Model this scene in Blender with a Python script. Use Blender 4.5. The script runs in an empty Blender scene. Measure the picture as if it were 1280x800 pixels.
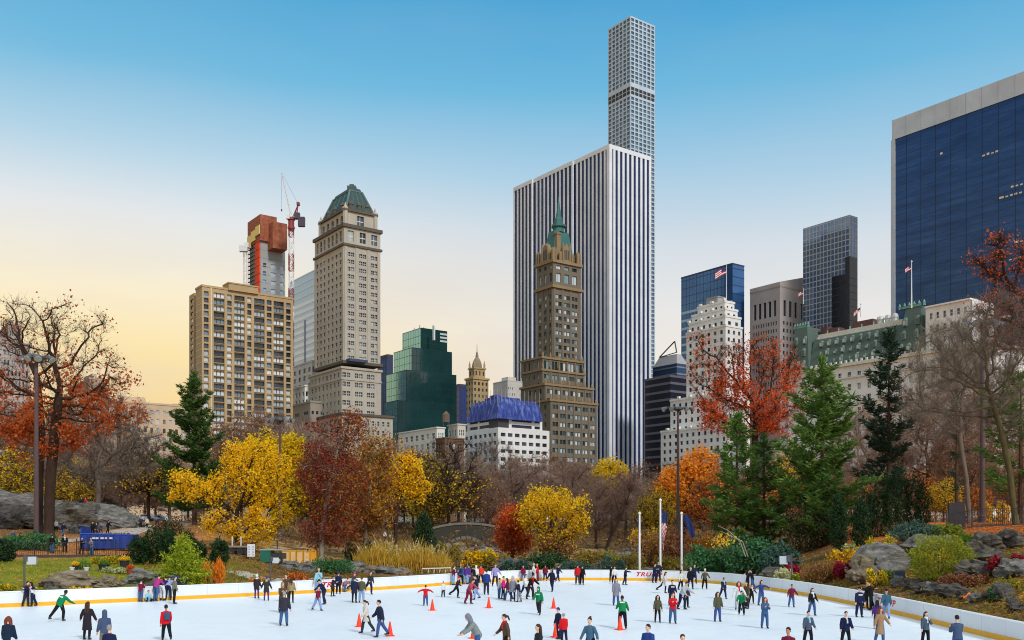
import bpy, bmesh, math, random
import numpy as np
from mathutils import Vector, Matrix, noise as mnoise
R = math.radians
F = 1208.0; HY = 658.0; CH = 5.4          # focal length in photo pixels, horizon row, eye height
sc = bpy.context.scene
COL = sc.collection

# ------------------------------------------------------------------ helpers
def XY(px, Y): return ((px - 640.0) / F * Y, Y)
def Zy(py, Y): return CH + (HY - py) * Y / F
def ICE(px, py):
 Y = CH * F / (py - HY)
 return ((px - 640.0) / F * Y, Y)

class MB:
 """collects geometry in world coordinates, links it as ONE mesh object"""
 def __init__(s): s.v = []; s.f = []; s.mi = []
 def add(s, vs, fs, m=0):
  o = len(s.v); s.v.extend([tuple(p) for p in vs]); s.f.extend([tuple(i + o for i in f) for f in fs]); s.mi.extend([m] * len(fs))
 def quad(s, a, b, c, d, m=0): s.add([a, b, c, d], [(0, 1, 2, 3)], m)
 def box(s, o, u, w, z0, z1, m=0, bottom=True):
  """o corner (x,y), u and w edge vectors in plan"""
  a = (o[0], o[1]); b = (a[0] + u[0], a[1] + u[1]); c = (b[0] + w[0], b[1] + w[1]); d = (a[0] + w[0], a[1] + w[1])
  vs = [(p[0], p[1], z0) for p in (a, b, c, d)] + [(p[0], p[1], z1) for p in (a, b, c, d)]
  cr = u[0] * w[1] - u[1] * w[0]
  fs = [(0, 1, 5, 4), (1, 2, 6, 5), (2, 3, 7, 6), (3, 0, 4, 7), (4, 5, 6, 7)]
  if bottom: fs.append((3, 2, 1, 0))
  if cr < 0: fs = [tuple(reversed(f)) for f in fs]
  s.add(vs, fs, m)
 def cbox(s, c, size, rz=0.0, m=0):
  """centre of base, size"""
  cs, sn = math.cos(rz), math.sin(rz); x, y, z = c; a, b, h = size
  u = (cs * a, sn * a); w = (-sn * b, cs * b)
  s.box((x - u[0] / 2 - w[0] / 2, y - u[1] / 2 - w[1] / 2), u, w, z, z + h, m)
 def hull(s, bot, top, m=0, cap=True):
  """two rings of equal length"""
  n = len(bot); fs = [(i, (i + 1) % n, n + (i + 1) % n, n + i) for i in range(n)]
  if cap: fs += [tuple(range(n, 2 * n)), tuple(reversed(range(n)))]
  s.add(list(bot) + list(top), fs, m)
 def tube(s, pts, rad, n=8, m=0, cap=True):
  pts = [Vector(p) for p in pts]
  if not isinstance(rad, (list, tuple)): rad = [rad] * len(pts)
  rings = []; ref = None
  for i, p in enumerate(pts):
   t = (pts[min(i + 1, len(pts) - 1)] - pts[max(i - 1, 0)])
   if t.length < 1e-9: t = Vector((0, 0, 1))
   t.normalize()
   if ref is None: ref = t.orthogonal().normalized()
   else:
    ref = ref - t * ref.dot(t)
    ref = ref.normalized() if ref.length > 1e-6 else t.orthogonal().normalized()
   q = t.cross(ref)
   rings.append([p + (ref * math.cos(2 * math.pi * k / n) + q * math.sin(2 * math.pi * k / n)) * rad[i] for k in range(n)])
  vs = [v for r in rings for v in r]; fs = []
  for i in range(len(pts) - 1):
   for k in range(n):
    fs.append((i * n + k, i * n + (k + 1) % n, (i + 1) * n + (k + 1) % n, (i + 1) * n + k))
  if cap:
   fs.append(tuple(reversed(range(n)))); L = (len(pts) - 1) * n; fs.append(tuple(range(L, L + n)))
  s.add(vs, fs, m)
 def lathe(s, c, prof, n=12, m=0, sq=None):
  vs = []; fs = []
  for (r, z) in prof:
   for k in range(n):
    a = 2 * math.pi * (k + .5) / n
    vs.append((c[0] + r * math.cos(a), c[1] + r * math.sin(a), c[2] + z))
  for i in range(len(prof) - 1):
   for k in range(n):
    fs.append((i * n + k, i * n + (k + 1) % n, (i + 1) * n + (k + 1) % n, (i + 1) * n + k))
  fs.append(tuple(reversed(range(n)))); L = (len(prof) - 1) * n; fs.append(tuple(range(L, L + n)))
  s.add(vs, fs, m)
 def build(s, name, mats, parent=None, org=None, smooth=False):
  if parent is not None: org = ORG[parent.name]
  elif org is None: org = (0, 0, 0)
  me = bpy.data.meshes.new(name)
  v = np.array(s.v, dtype=np.float64).reshape(-1, 3) - np.array(org)
  me.from_pydata(v.tolist(), [], s.f)
  if not isinstance(mats, (list, tuple)): mats = [mats]
  for mm in mats: me.materials.append(mm)
  if len(mats) > 1: me.polygons.foreach_set('material_index', s.mi)
  if smooth: me.polygons.foreach_set('use_smooth', [True] * len(s.f))
  me.update()
  return link(name, me, parent, org)

ORG = {}
def link(name, me, parent=None, org=(0, 0, 0)):
 o = bpy.data.objects.new(name, me); COL.objects.link(o)
 if parent is not None: o.parent = parent
 else: o.location = org
 ORG[o.name] = tuple(org)
 return o

def tag(o, label=None, cat=None, group=None, kind=None):
 if label: o['label'] = label
 if cat: o['category'] = cat
 if group: o['group'] = group
 if kind: o['kind'] = kind
 return o

def thing(name, loc, label, cat, group=None):
 o = bpy.data.objects.new(name, None); COL.objects.link(o); o.location = loc
 o.empty_display_size = .3
 ORG[o.name] = tuple(loc)
 return tag(o, label, cat, group)

def mesh_quads(name, V, mats, parent=None, org=(0, 0, 0)):
 """V (n,k,3) numpy array of separate k-gons"""
 n, k = V.shape[0], V.shape[1]
 if parent is not None: org = ORG[parent.name]
 me = bpy.data.meshes.new(name)
 me.vertices.add(n * k); me.loops.add(n * k); me.polygons.add(n)
 me.vertices.foreach_set('co', (V.reshape(-1, 3) - np.array(org)).astype(np.float32).ravel())
 me.loops.foreach_set('vertex_index', np.arange(n * k, dtype=np.int32))
 me.polygons.foreach_set('loop_start', np.arange(0, n * k, k, dtype=np.int32))
 if not isinstance(mats, (list, tuple)): mats = [mats]
 for mm in mats: me.materials.append(mm)
 me.update(calc_edges=True)
 return link(name, me, parent, org)

def copy_thing(root, loc, rz=0.0, scale=1.0, label=None, cat=None, group=None):
 r = root.copy(); COL.objects.link(r); r.location = loc; r.rotation_euler = (0, 0, rz)
 r.scale = (scale, scale, scale) if not isinstance(scale, tuple) else scale
 tag(r, label, cat, group)
 for ch in root.children:
  c = ch.copy(); COL.objects.link(c); c.parent = r
  for g in ch.children:
   d = g.copy(); COL.objects.link(d); d.parent = c
 return r

# ------------------------------------------------------------------ materials
def lin(c):
 """sRGB 0-255 to linear"""
 return tuple((x / 255 / 12.92) if x / 255 <= .04045 else ((x / 255 + .055) / 1.055) ** 2.4 for x in c)

class NT:
 def __init__(s, name):
  s.m = bpy.data.materials.new(name); s.m.use_nodes = True
  s.t = s.m.node_tree; s.b = s.t.nodes['Principled BSDF']; s.out = s.t.nodes['Material Output']
 def n(s, typ, **kw):
  x = s.t.nodes.new(typ)
  for k, v in kw.items():
   if k.startswith('i_'):
    x.inputs[k[2:]].default_value = v
   else: setattr(x, k, v)
  return x
 def l(s, a, b): s.t.links.new(a, b)
 def coord(s, kind='Object'):
  return s.n('ShaderNodeTexCoord').outputs[kind]
 def noise(s, vec, scale, detail=4, rough=.6):
  x = s.n('ShaderNodeTexNoise'); x.inputs['Scale'].default_value = scale; x.inputs['Detail'].default_value = detail
  x.inputs['Roughness'].default_value = rough
  if vec is not None: s.l(vec, x.inputs['Vector'])
  return x.outputs['Fac']
 def ramp(s, fac, stops, interp='LINEAR'):
  x = s.n('ShaderNodeValToRGB'); cr = x.color_ramp; cr.interpolation = interp
  while len(cr.elements) < len(stops): cr.elements.new(.5)
  for e, (p, c) in zip(cr.elements, stops):
   e.position = p; e.color = (c[0], c[1], c[2], 1)
  s.l(fac, x.inputs['Fac']); return x.outputs['Color']
 def mix(s, fac, a, b, mode='MIX'):
  x = s.n('ShaderNodeMix', data_type='RGBA', blend_type=mode)
  for k, v in ((0, fac), (6, a), (7, b)):
   if isinstance(v, (int, float)): x.inputs[k].default_value = v
   elif isinstance(v, tuple): x.inputs[k].default_value = (v[0], v[1], v[2], 1)
   else: s.l(v, x.inputs[k])
  return x.outputs[2]
 def math(s, op, a, b=None):
  x = s.n('ShaderNodeMath', operation=op)
  for k, v in ((0, a), (1, b)):
   if v is None: continue
   if isinstance(v, (int, float)): x.inputs[k].default_value = v
   else: s.l(v, x.inputs[k])
  return x.outputs[0]
 def bump(s, h, strength, dist=.05):
  x = s.n('ShaderNodeBump'); x.inputs['Strength'].default_value = strength; x.inputs['Distance'].default_value = dist
  s.l(h, x.inputs['Height']); s.l(x.outputs['Normal'], s.b.inputs['Normal'])

def M_plain(name, c, rough=.7, var=.18, scale=1.2, bump=0.0, metal=0.0, spec=.4):
 """solid material with two scales of tone variation"""
 t = NT(name); v = t.coord()
 a = t.noise(v, scale, 5); b = t.noise(v, scale * 9, 3)
 f = t.math('ADD', t.math('MULTIPLY', a, .65), t.math('MULTIPLY', b, .35))
 lo = tuple(x * (1 - var) for x in c); hi = tuple(min(1, x * (1 + var)) for x in c)
 t.l(t.ramp(f, [(.3, lo), (.7, hi)]), t.b.inputs['Base Color'])
 t.b.inputs['Roughness'].default_value = rough; t.b.inputs['Metallic'].default_value = metal
 t.b.inputs['Specular IOR Level'].default_value = spec
 if bump: t.bump(b, bump, .03)
 return t.m

def M_wall(name, c, streak=.22, course=0.0, rough=.85, dirt=(.10, .09, .08)):
 """masonry: blotches, vertical rain streaks, optional courses"""
 t = NT(name); v = t.coord()
 mp = t.n('ShaderNodeMapping'); mp.inputs['Scale'].default_value = (.8, .8, .05); t.l(v, mp.inputs['Vector'])
 st = t.noise(mp.outputs['Vector'], 1.0, 5, .7)
 bl = t.noise(v, .09, 4); fi = t.noise(v, 1.7, 3)
 col = t.ramp(bl, [(.25, tuple(x * .84 for x in c)), (.75, tuple(min(1, x * 1.12) for x in c))])
 col = t.mix(t.math('MULTIPLY', t.math('SUBTRACT', st, .38), streak * 3.0), col, tuple(d * .5 + x * .35 for d, x in zip(dirt, c)))
 col = t.mix(t.math('MULTIPLY', fi, .22), col, tuple(x * .6 for x in c))
 if course:
  sx = t.n('ShaderNodeSeparateXYZ'); t.l(v, sx.inputs[0])
  w = t.math('FRACT', t.math('DIVIDE', sx.outputs[2], course))
  w = t.math('LESS_THAN', w, .12)
  col = t.mix(t.math('MULTIPLY', w, .45), col, tuple(x * .55 for x in c))
 t.l(col, t.b.inputs['Base Color']); t.b.inputs['Roughness'].default_value = rough
 t.b.inputs['Specular IOR Level'].default_value = .3
 return t.m

def M_glass(name, cols, rough=.12, ior=1.7, pale=.0, palecol=(.5, .55, .56)):
 """opaque city window panes: each pane its own tone, mirror-like"""
 t = NT(name)
 g = t.n('ShaderNodeNewGeometry'); oi = t.n('ShaderNodeObjectInfo')
 r = t.math('FRACT', t.math('ADD', g.outputs['Random Per Island'], oi.outputs['Random']))
 n = len(cols); stops = [(i / n, c) for i, c in enumerate(cols)]
 t.l(t.ramp(r, stops, 'CONSTANT'), t.b.inputs['Base Color'])
 t.b.inputs['Roughness'].default_value = rough; t.b.inputs['IOR'].default_value = ior
 t.b.inputs['Specular IOR Level'].default_value = .5
 v = t.coord(); t.bump(t.noise(v, .6, 2), .03, .05)
 return t.m

def M_leaf(name, cols, clump=.35, trans=.45):
 """cols: from darker to lighter leaf tones, each leaf its own, drifting in clumps"""
 t = NT(name)
 g = t.n('ShaderNodeNewGeometry'); v = t.coord()
 nz = t.noise(v, clump, 3)
 r = t.math('ADD', t.math('MULTIPLY', g.outputs['Random Per Island'], .55), t.math('MULTIPLY', t.math('SUBTRACT', nz, .25), .9))
 n = len(cols)
 c = t.ramp(r, [(.08 + .84 * i / max(1, n - 1), k) for i, k in enumerate(cols)])
 t.l(c, t.b.inputs['Base Color']); t.b.inputs['Roughness'].default_value = .7
 t.b.inputs['Specular IOR Level'].default_value = .2
 tr = t.n('ShaderNodeBsdfTranslucent'); t.l(c, tr.inputs['Color'])
 ms = t.n('ShaderNodeMixShader'); ms.inputs[0].default_value = trans
 t.l(t.b.outputs[0], ms.inputs[1]); t.l(tr.outputs[0], ms.inputs[2]); t.l(ms.outputs[0], t.out.inputs['Surface'])
 return t.m

def M_tint(name, rough=.8, spec=.25, var=.25, scale=9, sheen=0.0):
 """takes its colour from the object: cloth, hair, plastic"""
 t = NT(name); oi = t.n('ShaderNodeObjectInfo'); v = t.coord()
 nz = t.noise(v, scale, 4)
 c = t.mix(t.math('MULTIPLY', nz, var * 2), oi.outputs['Color'], t.mix(1.0, oi.outputs['Color'], (.35, .35, .37), 'MULTIPLY'))
 t.l(c, t.b.inputs['Base Color']); t.b.inputs['Roughness'].default_value = rough
 t.b.inputs['Specular IOR Level'].default_value = spec
 t.bump(nz, .7, .04)
 return t.m

# ------------------------------------------------------------------ render, camera, sky, sun
sc.render.engine = 'CYCLES'
sc.view_settings.view_transform = 'Standard'; sc.view_settings.look = 'None'
sc.view_settings.exposure = 0.0; sc.view_settings.gamma = 1.0; sc.view_settings.use_curve_mapping = False
sc.cycles.max_bounces = 5; sc.cycles.diffuse_bounces = 2; sc.cycles.glossy_bounces = 3; sc.cycles.transmission_bounces = 3
sc.cycles.filter_width = 1.05; sc.cycles.caustics_reflective = False; sc.cycles.caustics_refractive = False
cam = bpy.data.cameras.new('camera'); co = bpy.data.objects.new('camera', cam); COL.objects.link(co)
co.location = (0, 0, CH); co.rotation_euler = (R(90), 0, 0)
cam.sensor_width = 36; cam.lens = 36 * F / 1280.0; cam.shift_y = (HY - 400) / 1280.0
cam.clip_start = .5; cam.clip_end = 6000
sc.camera = co

SUN_EL, SUN_AZ = 38, 148       # azimuth clockwise from +Y: behind the camera, to its right
sd = Vector((math.sin(R(SUN_AZ)) * math.cos(R(SUN_EL)), math.cos(R(SUN_AZ)) * math.cos(R(SUN_EL)), math.sin(R(SUN_EL))))
sl = bpy.data.lights.new('sun', 'SUN'); sl.energy = 2.5; sl.angle = R(10); sl.color = (1.0, .965, .92)
so = bpy.data.objects.new('sun', sl); COL.objects.link(so); so.location = (60, -60, 120)
so.rotation_euler = (-sd).to_track_quat('-Z', 'Y').to_euler()

wd = bpy.data.worlds.new('World'); sc.world = wd; wd.use_nodes = True
nt = wd.node_tree; bg = nt.nodes['Background']
def wn(t, **kw):
 x = nt.nodes.new(t)
 for k, v in kw.items(): setattr(x, k, v)
 return x
tc = wn('ShaderNodeTexCoord'); sx = wn('ShaderNodeSeparateXYZ'); nt.links.new(tc.outputs['Generated'], sx.inputs[0])
def wramp(stops):
 x = wn('ShaderNodeValToRGB'); cr = x.color_ramp; cr.interpolation = 'EASE' if False else 'LINEAR'
 while len(cr.elements) < len(stops): cr.elements.new(.5)
 for e, (p, c) in zip(cr.elements, stops):
  c = lin(c); e.position = p; e.color = (*c, 1)
 nt.links.new(sx.outputs[2], x.inputs['Fac']); return x.outputs['Color']
# sine of the elevation -> colour; warm bank of cloud low in the east, pale grey veil elsewhere; unseen zenith whitened to add light
pale = wramp([(0, (246, 232, 206)), (.13, (248, 238, 222)), (.20, (238, 235, 231)), (.27, (217, 225, 232)), (.335, (172, 208, 231)), (.41, (110, 185, 224)), (.48, (70, 163, 214)), (.62, (120, 185, 220)), (.85, (245, 246, 250))])
warm = wramp([(0, (246, 192, 116)), (.10, (254, 214, 134)), (.16, (255, 229, 164)), (.22, (254, 240, 206)), (.29, (232, 235, 236)), (.345, (184, 215, 233)), (.41, (118, 189, 225)), (.48, (76, 168, 216)), (.62, (120, 185, 220)), (.85, (245, 246, 250))])
mr = wn('ShaderNodeMapRange'); mr.inputs['From Min'].default_value = .22; mr.inputs['From Max'].default_value = -.38
mr.interpolation_type = 'SMOOTHSTEP'
nt.links.new(sx.outputs[0], mr.inputs['Value'])
mx = wn('ShaderNodeMix', data_type='RGBA'); nt.links.new(mr.outputs[0], mx.inputs[0]); nt.links.new(pale, mx.inputs[6]); nt.links.new(warm, mx.inputs[7])
# soft streaks of thin cloud
mp = wn('ShaderNodeMapping'); mp.inputs['Scale'].default_value = (2.2, 2.2, 9.0); nt.links.new(tc.outputs['Generated'], mp.inputs['Vector'])
nz = wn('ShaderNodeTexNoise'); nz.inputs['Scale'].default_value = 2.0; nz.inputs['Detail'].default_value = 6; nt.links.new(mp.outputs['Vector'], nz.inputs['Vector'])
cl = wn('ShaderNodeMapRange'); cl.inputs['From Min'].default_value = .42; cl.inputs['From Max'].default_value = .72; cl.inputs['To Max'].default_value = .45
nt.links.new(nz.outputs['Fac'], cl.inputs['Value'])
lo_ = wn('ShaderNodeMapRange'); lo_.inputs['From Min'].default_value = .36; lo_.inputs['From Max'].default_value = .16; lo_.inputs['To Min'].default_value = .1; nt.links.new(sx.outputs[2], lo_.inputs['Value'])
cm_ = wn('ShaderNodeMath', operation='MULTIPLY'); nt.links.new(cl.outputs[0], cm_.inputs[0]); nt.links.new(lo_.outputs[0], cm_.inputs[1])
mc = wn('ShaderNodeMix', data_type='RGBA'); nt.links.new(cm_.outputs[0], mc.inputs[0]); nt.links.new(mx.outputs[2], mc.inputs[6]); mc.inputs[7].default_value = (*lin((222, 212, 208)), 1)
sky = wn('ShaderNodeTexSky', sky_type='NISHITA'); sky.sun_disc = False; sky.sun_elevation = R(SUN_EL); sky.sun_rotation = R(SUN_AZ)
sv = wn('ShaderNodeVectorMath', operation='SCALE'); sv.inputs['Scale'].default_value = .12; nt.links.new(sky.outputs[0], sv.inputs[0])
mk = wn('ShaderNodeMix', data_type='RGBA'); mk.inputs[0].default_value = .03
nt.links.new(mc.outputs[2], mk.inputs[6]); nt.links.new(sv.outputs[0], mk.inputs[7]); nt.links.new(mk.outputs[2], bg.inputs['Color'])
bg.inputs['Strength'].default_value = 1.0
# ------------------------------------------------------------------ rink outline and terrain
def catmull(P, sub=8):
 out = []; n = len(P)
 for i in range(n - 1):
  p0 = P[max(0, i - 1)]; p1 = P[i]; p2 = P[i + 1]; p3 = P[min(n - 1, i + 2)]
  for k in range(sub):
   t = k / sub
   out.append(tuple(.5 * (2 * p1[j] + (p2[j] - p0[j]) * t + (2 * p0[j] - 5 * p1[j] + 4 * p2[j] - p3[j]) * t * t + (3 * p1[j] - p0[j] - 3 * p2[j] + p3[j]) * t ** 3) for j in (0, 1)))
 out.append(tuple(P[-1])); return out
edge_px = [(0, 759.5), (80, 756), (160, 752.5), (240, 748.8), (320, 745), (400, 741), (480, 737), (560, 731.5), (610, 728), (660, 726), (720, 725.4), (800, 726), (860, 727.6), (910, 731), (960, 737.5), (1010, 745.5), (1060, 755), (1110, 766), (1160, 778), (1240, 798)]
rink = [(-60, 4), (-59, 26), (-54, 44), (-45, 56)] + [ICE(a, b) for a, b in edge_px] + [(23.0, 36), (22.6, 20), (22, 4)]
RK = catmull(rink, 8)
RKA = np.array(RK)
def rink_s(x, y):
 """signed distance to the rink edge, positive outside"""
 x = np.asarray(x, float); y = np.asarray(y, float); sh = x.shape
 p = np.stack([x.ravel(), y.ravel()], 1); a = RKA[:-1]; b = RKA[1:]
 best = np.full(len(p), 1e9); ins = np.zeros(len(p), bool)
 A = np.vstack([RKA, RKA[:1]])
 for i in range(len(a)):
  d = b[i] - a[i]; L = (d * d).sum() + 1e-12
  t = np.clip(((p - a[i]) @ d) / L, 0, 1)
  q = a[i] + t[:, None] * d
  best = np.minimum(best, ((p - q) ** 2).sum(1))
 for i in range(len(A) - 1):
  x1, y1 = A[i]; x2, y2 = A[i + 1]
  c = ((y1 > p[:, 1]) != (y2 > p[:, 1]))
  with np.errstate(divide='ignore', invalid='ignore'):
   xi = (x2 - x1) * (p[:, 1] - y1) / (y2 - y1 if y2 != y1 else 1e-9) + x1
  ins ^= c & (p[:, 0] < xi)
 s = np.sqrt(best); s[ins] *= -1
 return s.reshape(sh)
def smooth(a, b, x):
 t = np.clip((x - a) / (b - a), 0, 1); return t * t * (3 - 2 * t)
def vnoise(x, y, sc_, seed=0):
 v = np.zeros_like(x); amp = 1.0
 for k in range(3):
  v = v + amp * np.sin(x / sc_ * 2.1 + seed + k * 1.7 + 1.3 * np.sin(y / sc_ * 1.3 + k)) * np.cos(y / sc_ * 1.9 + seed * 1.3 + k * 2.3 + 1.1 * np.sin(x / sc_ * 1.1))
  amp *= .5; sc_ *= .47
 return v
def ground(x, y):
 x = np.atleast_1d(np.asarray(x, float)); y = np.atleast_1d(np.asarray(y, float))
 s = rink_s(x, y); t = x / np.maximum(y, 1)
 left = np.interp(s, [0, 2, 12, 24, 40, 55, 110, 300], [.45, .6, 1.6, 2.5, 3.6, 4.3, 6.2, 5.3])
 mid = np.interp(s, [0, 4, 30, 60, 110, 160, 300], [.5, .6, 1.4, 2.2, 4.2, 5.0, 5.1])
 right = np.interp(s, [0, 1.5, 6, 12, 20, 30, 120, 300], [.45, .8, 2.1, 3.8, 5.2, 5.7, 6.0, 5.3])
 wl = 1 - smooth(-.30, -.16, t); wr = smooth(.2, .38, t)
 z = left * wl + right * wr + mid * (1 - wl - wr)
 bump = vnoise(x, y, 4.5) * .10 * smooth(1, 8, s) + vnoise(x, y, 17, 2) * .22 * smooth(8, 30, s)
 z = z + bump * (1 - smooth(150, 300, s))
 z = np.where((s < 0.3) | (y < 34), -.5, z)
 return z
def gz(x, y): return float(ground(x, y)[0])
def onG(px, Y, dz=0.0):
 """point on the terrain under a photo column at depth Y"""
 x = (px - 640.0) / F * Y
 return (x, Y, gz(x, Y) + dz)

def make_terrain():
 ys = np.concatenate([np.linspace(2, 40, 12)[:-1], np.geomspace(40, 330, 300), np.geomspace(345, 5500, 34)])
 ts = np.concatenate([np.linspace(-1.6, -.62, 14)[:-1], np.linspace(-.62, .62, 300), np.linspace(.62, 1.6, 14)[1:]])
 T, Y = np.meshgrid(ts, ys); X = T * np.maximum(Y, 20)
 Z = ground(X.ravel(), Y.ravel()).reshape(X.shape)
 nr, nc = X.shape
 me = bpy.data.meshes.new('park_ground')
 co_ = np.stack([X, Y, Z], -1).reshape(-1, 3)
 idx = np.arange(nr * nc).reshape(nr, nc)
 q = np.stack([idx[:-1, :-1], idx[:-1, 1:], idx[1:, 1:], idx[1:, :-1]], -1).reshape(-1, 4)
 me.from_pydata(co_.tolist(), [], q.tolist())
 me.polygons.foreach_set('use_smooth', [True] * len(q))
 # what covers the soil: grass, leaf litter, bare earth
 s = rink_s(X.ravel(), Y.ravel()); t = (X / np.maximum(Y, 1)).ravel(); x = X.ravel(); y = Y.ravel()
 grass = np.array(lin((118, 128, 40))); leafy = np.array(lin((176, 122, 74))); earth = np.array(lin((112, 92, 62))); dark = np.array(lin((74, 68, 40))); tan = np.array(lin((186, 156, 112)))
 wl = 1 - smooth(-.34, -.24, t); wr = smooth(.28, .36, t); n = vnoise(x, y, 6, 4); n2 = vnoise(x, y, 2.2, 9)
 c = np.zeros((len(x), 3)) + earth
 c = c * (1 - wl[:, None]) + wl[:, None] * grass
 up = (smooth(23, 27, s) * wl)[:, None]; c = c * (1 - up) + leafy * up
 far = (smooth(48, 60, s + 6 * n) * wl)[:, None]; c = c * (1 - far) + (earth * .6 + leafy * .4) * far
 mid = ((1 - wl - wr).clip(0, 1) * smooth(-.2, .6, n))[:, None]; c = c * (1 - mid) + dark * mid
 t2 = ((1 - wl - wr).clip(0, 1) * smooth(18, 26, s) * (1 - smooth(55, 70, s)) * smooth(-.3, .5, n2))[:, None]; c = c * (1 - t2 * .8) + tan * t2 * .8
 rr = (wr * smooth(11, 15, s + n))[:, None]; c = c * (1 - rr) + np.array(lin((190, 112, 58))) * rr
 rg = (wr * (1 - smooth(9, 13, s)) * smooth(-.3, .5, n2))[:, None]; c = c * (1 - rg) + np.array(lin((92, 86, 38))) * rg
 city = smooth(260, 330, s)[:, None]; c = c * (1 - city) + np.array([.10, .10, .10]) * city
 at = me.color_attributes.new('cover', 'FLOAT_COLOR', 'POINT')
 at.data.foreach_set('color', np.hstack([c, np.ones((len(c), 1))]).astype(np.float32).ravel())
 m = NT('soil_and_leaves'); v = m.coord()
 vc = m.n('ShaderNodeVertexColor', layer_name='cover')
 big = m.noise(v, .35, 4); sm = m.noise(v, 6.0, 4, .7); vo = m.n('ShaderNodeTexVoronoi'); vo.inputs['Scale'].default_value = 7; m.l(v, vo.inputs['Vector'])
 col = m.mix(1.0, vc.outputs[0], m.ramp(sm, [(.3, (.45, .45, .45)), (.68, (1.35, 1.3, 1.25))]), 'MULTIPLY')
 col = m.mix(1.0, col, m.ramp(big, [(.3, (.7, .72, .7)), (.7, (1.2, 1.15, 1.1))]), 'MULTIPLY')
 sp = m.n('ShaderNodeSeparateColor'); m.l(vo.outputs['Color'], sp.inputs[0])
 lf = m.ramp(sp.outputs[0], [(0, lin((210, 120, 40))), (.35, lin((150, 80, 40))), (.6, lin((226, 178, 60))), (.8, lin((122, 92, 60)))], 'CONSTANT')
 msk = m.math('MULTIPLY', m.math('GREATER_THAN', sp.outputs[1], .62), m.ramp(m.noise(v, .5, 3), [(.4, (0, 0, 0)), (.6, (.8, .8, .8))]))
 m.l(m.mix(msk, col, lf), m.b.inputs['Base Color']); m.b.inputs['Roughness'].default_value = .95; m.b.inputs['Specular IOR Level'].default_value = .1
 m.bump(sm, .6, .12)
 me.materials.append(m.m); me.update()
 o = link('park_ground', me); o['kind'] = 'structure'
make_terrain()

# ------------------------------------------------------------------ ice
def make_ice():
 poly = [p for p in RK] + [(22, -8), (-60, -8)]
 # subdivided sheet is not needed: one flat ngon, lit evenly
 me = bpy.data.meshes.new('ice_sheet')
 me.from_pydata([(p[0], p[1], 0) for p in poly], [], [tuple(reversed(range(len(poly))))])
 m = NT('skated_ice'); v = m.coord()
 big = m.noise(v, .07, 4); mid = m.noise(v, .6, 4)
 mp = m.n('ShaderNodeMapping'); mp.inputs['Rotation'].default_value = (0, 0, .5); mp.inputs['Scale'].default_value = (.4, 5, 1); m.l(v, mp.inputs['Vector'])
 scr = m.noise(mp.outputs['Vector'], 1.4, 6, .75)
 c = m.ramp(big, [(.3, (.76, .835, .905)), (.7, (.84, .89, .935))])
 c = m.mix(m.math('MULTIPLY', mid, .35), c, (.84, .885, .93))
 c = m.mix(m.ramp(scr, [(.5, (0, 0, 0)), (.7, (.8, .8, .8))]), c, (.91, .935, .955))
 m2_ = m.n('ShaderNodeMapping'); m2_.inputs['Rotation'].default_value = (0, 0, -.7); m2_.inputs['Scale'].default_value = (.25, 7, 1); m.l(v, m2_.inputs['Vector']); s2 = m.noise(m2_.outputs['Vector'], 1.1, 5, .8)
 c = m.mix(m.ramp(s2, [(.58, (0, 0, 0)), (.66, (.55, .55, .55))]), c, (.66, .76, .85))
 c = m.mix(m.ramp(m.noise(v, .16, 5, .7), [(.5, (0, 0, 0)), (.75, (.5, .5, .5))]), c, (.70, .79, .87))
 m.l(c, m.b.inputs['Base Color'])
 m.l(m.ramp(scr, [(.3, (.22,) * 3), (.7, (.55,) * 3)]), m.b.inputs['Roughness'])
 m.b.inputs['Specular IOR Level'].default_value = .35
 m.bump(scr, .12, .01)
 me.materials.append(m.m); me.update(); o = link('ice_sheet', me); o['kind'] = 'structure'
make_ice()

# ------------------------------------------------------------------ dasher boards round the ice
WALL_H = 1.06
def normals(P):
 N = []
 for i in range(len(P)):
  a = P[max(0, i - 1)]; b = P[min(len(P) - 1, i + 1)]
  d = (b[0] - a[0], b[1] - a[1]); L = math.hypot(*d) or 1
  N.append((-d[1] / L, d[0] / L))       # outward (the outline runs clockwise seen from above)
 return N
RN = normals(RK)
def strip(off0, off1, z0, z1):
 mb = MB(); n = len(RK); vs = []
 for (p, q) in zip(RK, RN):
  for (o, z) in ((off0, z0), (off0, z1), (off1, z1), (off1, z0)):
   vs.append((p[0] + q[0] * o, p[1] + q[1] * o, z))
 fs = []
 for i in range(n - 1):
  for k in range(4):
   a, b = i * 4 + k, i * 4 + (k + 1) % 4
   fs.append((a, b, b + 4, a + 4))
 fs.append((0, 3, 2, 1)); L = 4 * (n - 1); fs.append((L, L + 1, L + 2, L + 3))
 mb.add(vs, fs); return mb
arc = [0.0]
for i in range(1, len(RK)): arc.append(arc[-1] + math.dist(RK[i - 1], RK[i]))
def along(s):
 s = max(0, min(arc[-1] - 1e-6, s)); i = int(np.searchsorted(arc, s, 'right')) - 1
 f = (s - arc[i]) / max(1e-9, arc[i + 1] - arc[i]); p, q = RK[i], RK[i + 1]; a, b = RN[i], RN[i + 1]
 return (p[0] + (q[0] - p[0]) * f, p[1] + (q[1] - p[1]) * f), (a[0] + (b[0] - a[0]) * f, a[1] + (b[1] - a[1]) * f)
def arc_of_px(px):
 best = None
 for i in range(len(RK)):
  if RK[i][1] < 30: continue
  e = abs(640 + RK[i][0] / RK[i][1] * F - px)
  if best is None or e < best[0]: best = (e, arc[i])
 s0 = best[1]
 for k in range(-60, 61):
  p, _ = along(s0 + k * .05); e = abs(640 + p[0] / p[1] * F - px)
  if e < best[0]: best = (e, s0 + k * .05)
 return best[1]
white_board = M_wall('white_board', (.78, .80, .83), .10, 0, .45)
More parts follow.
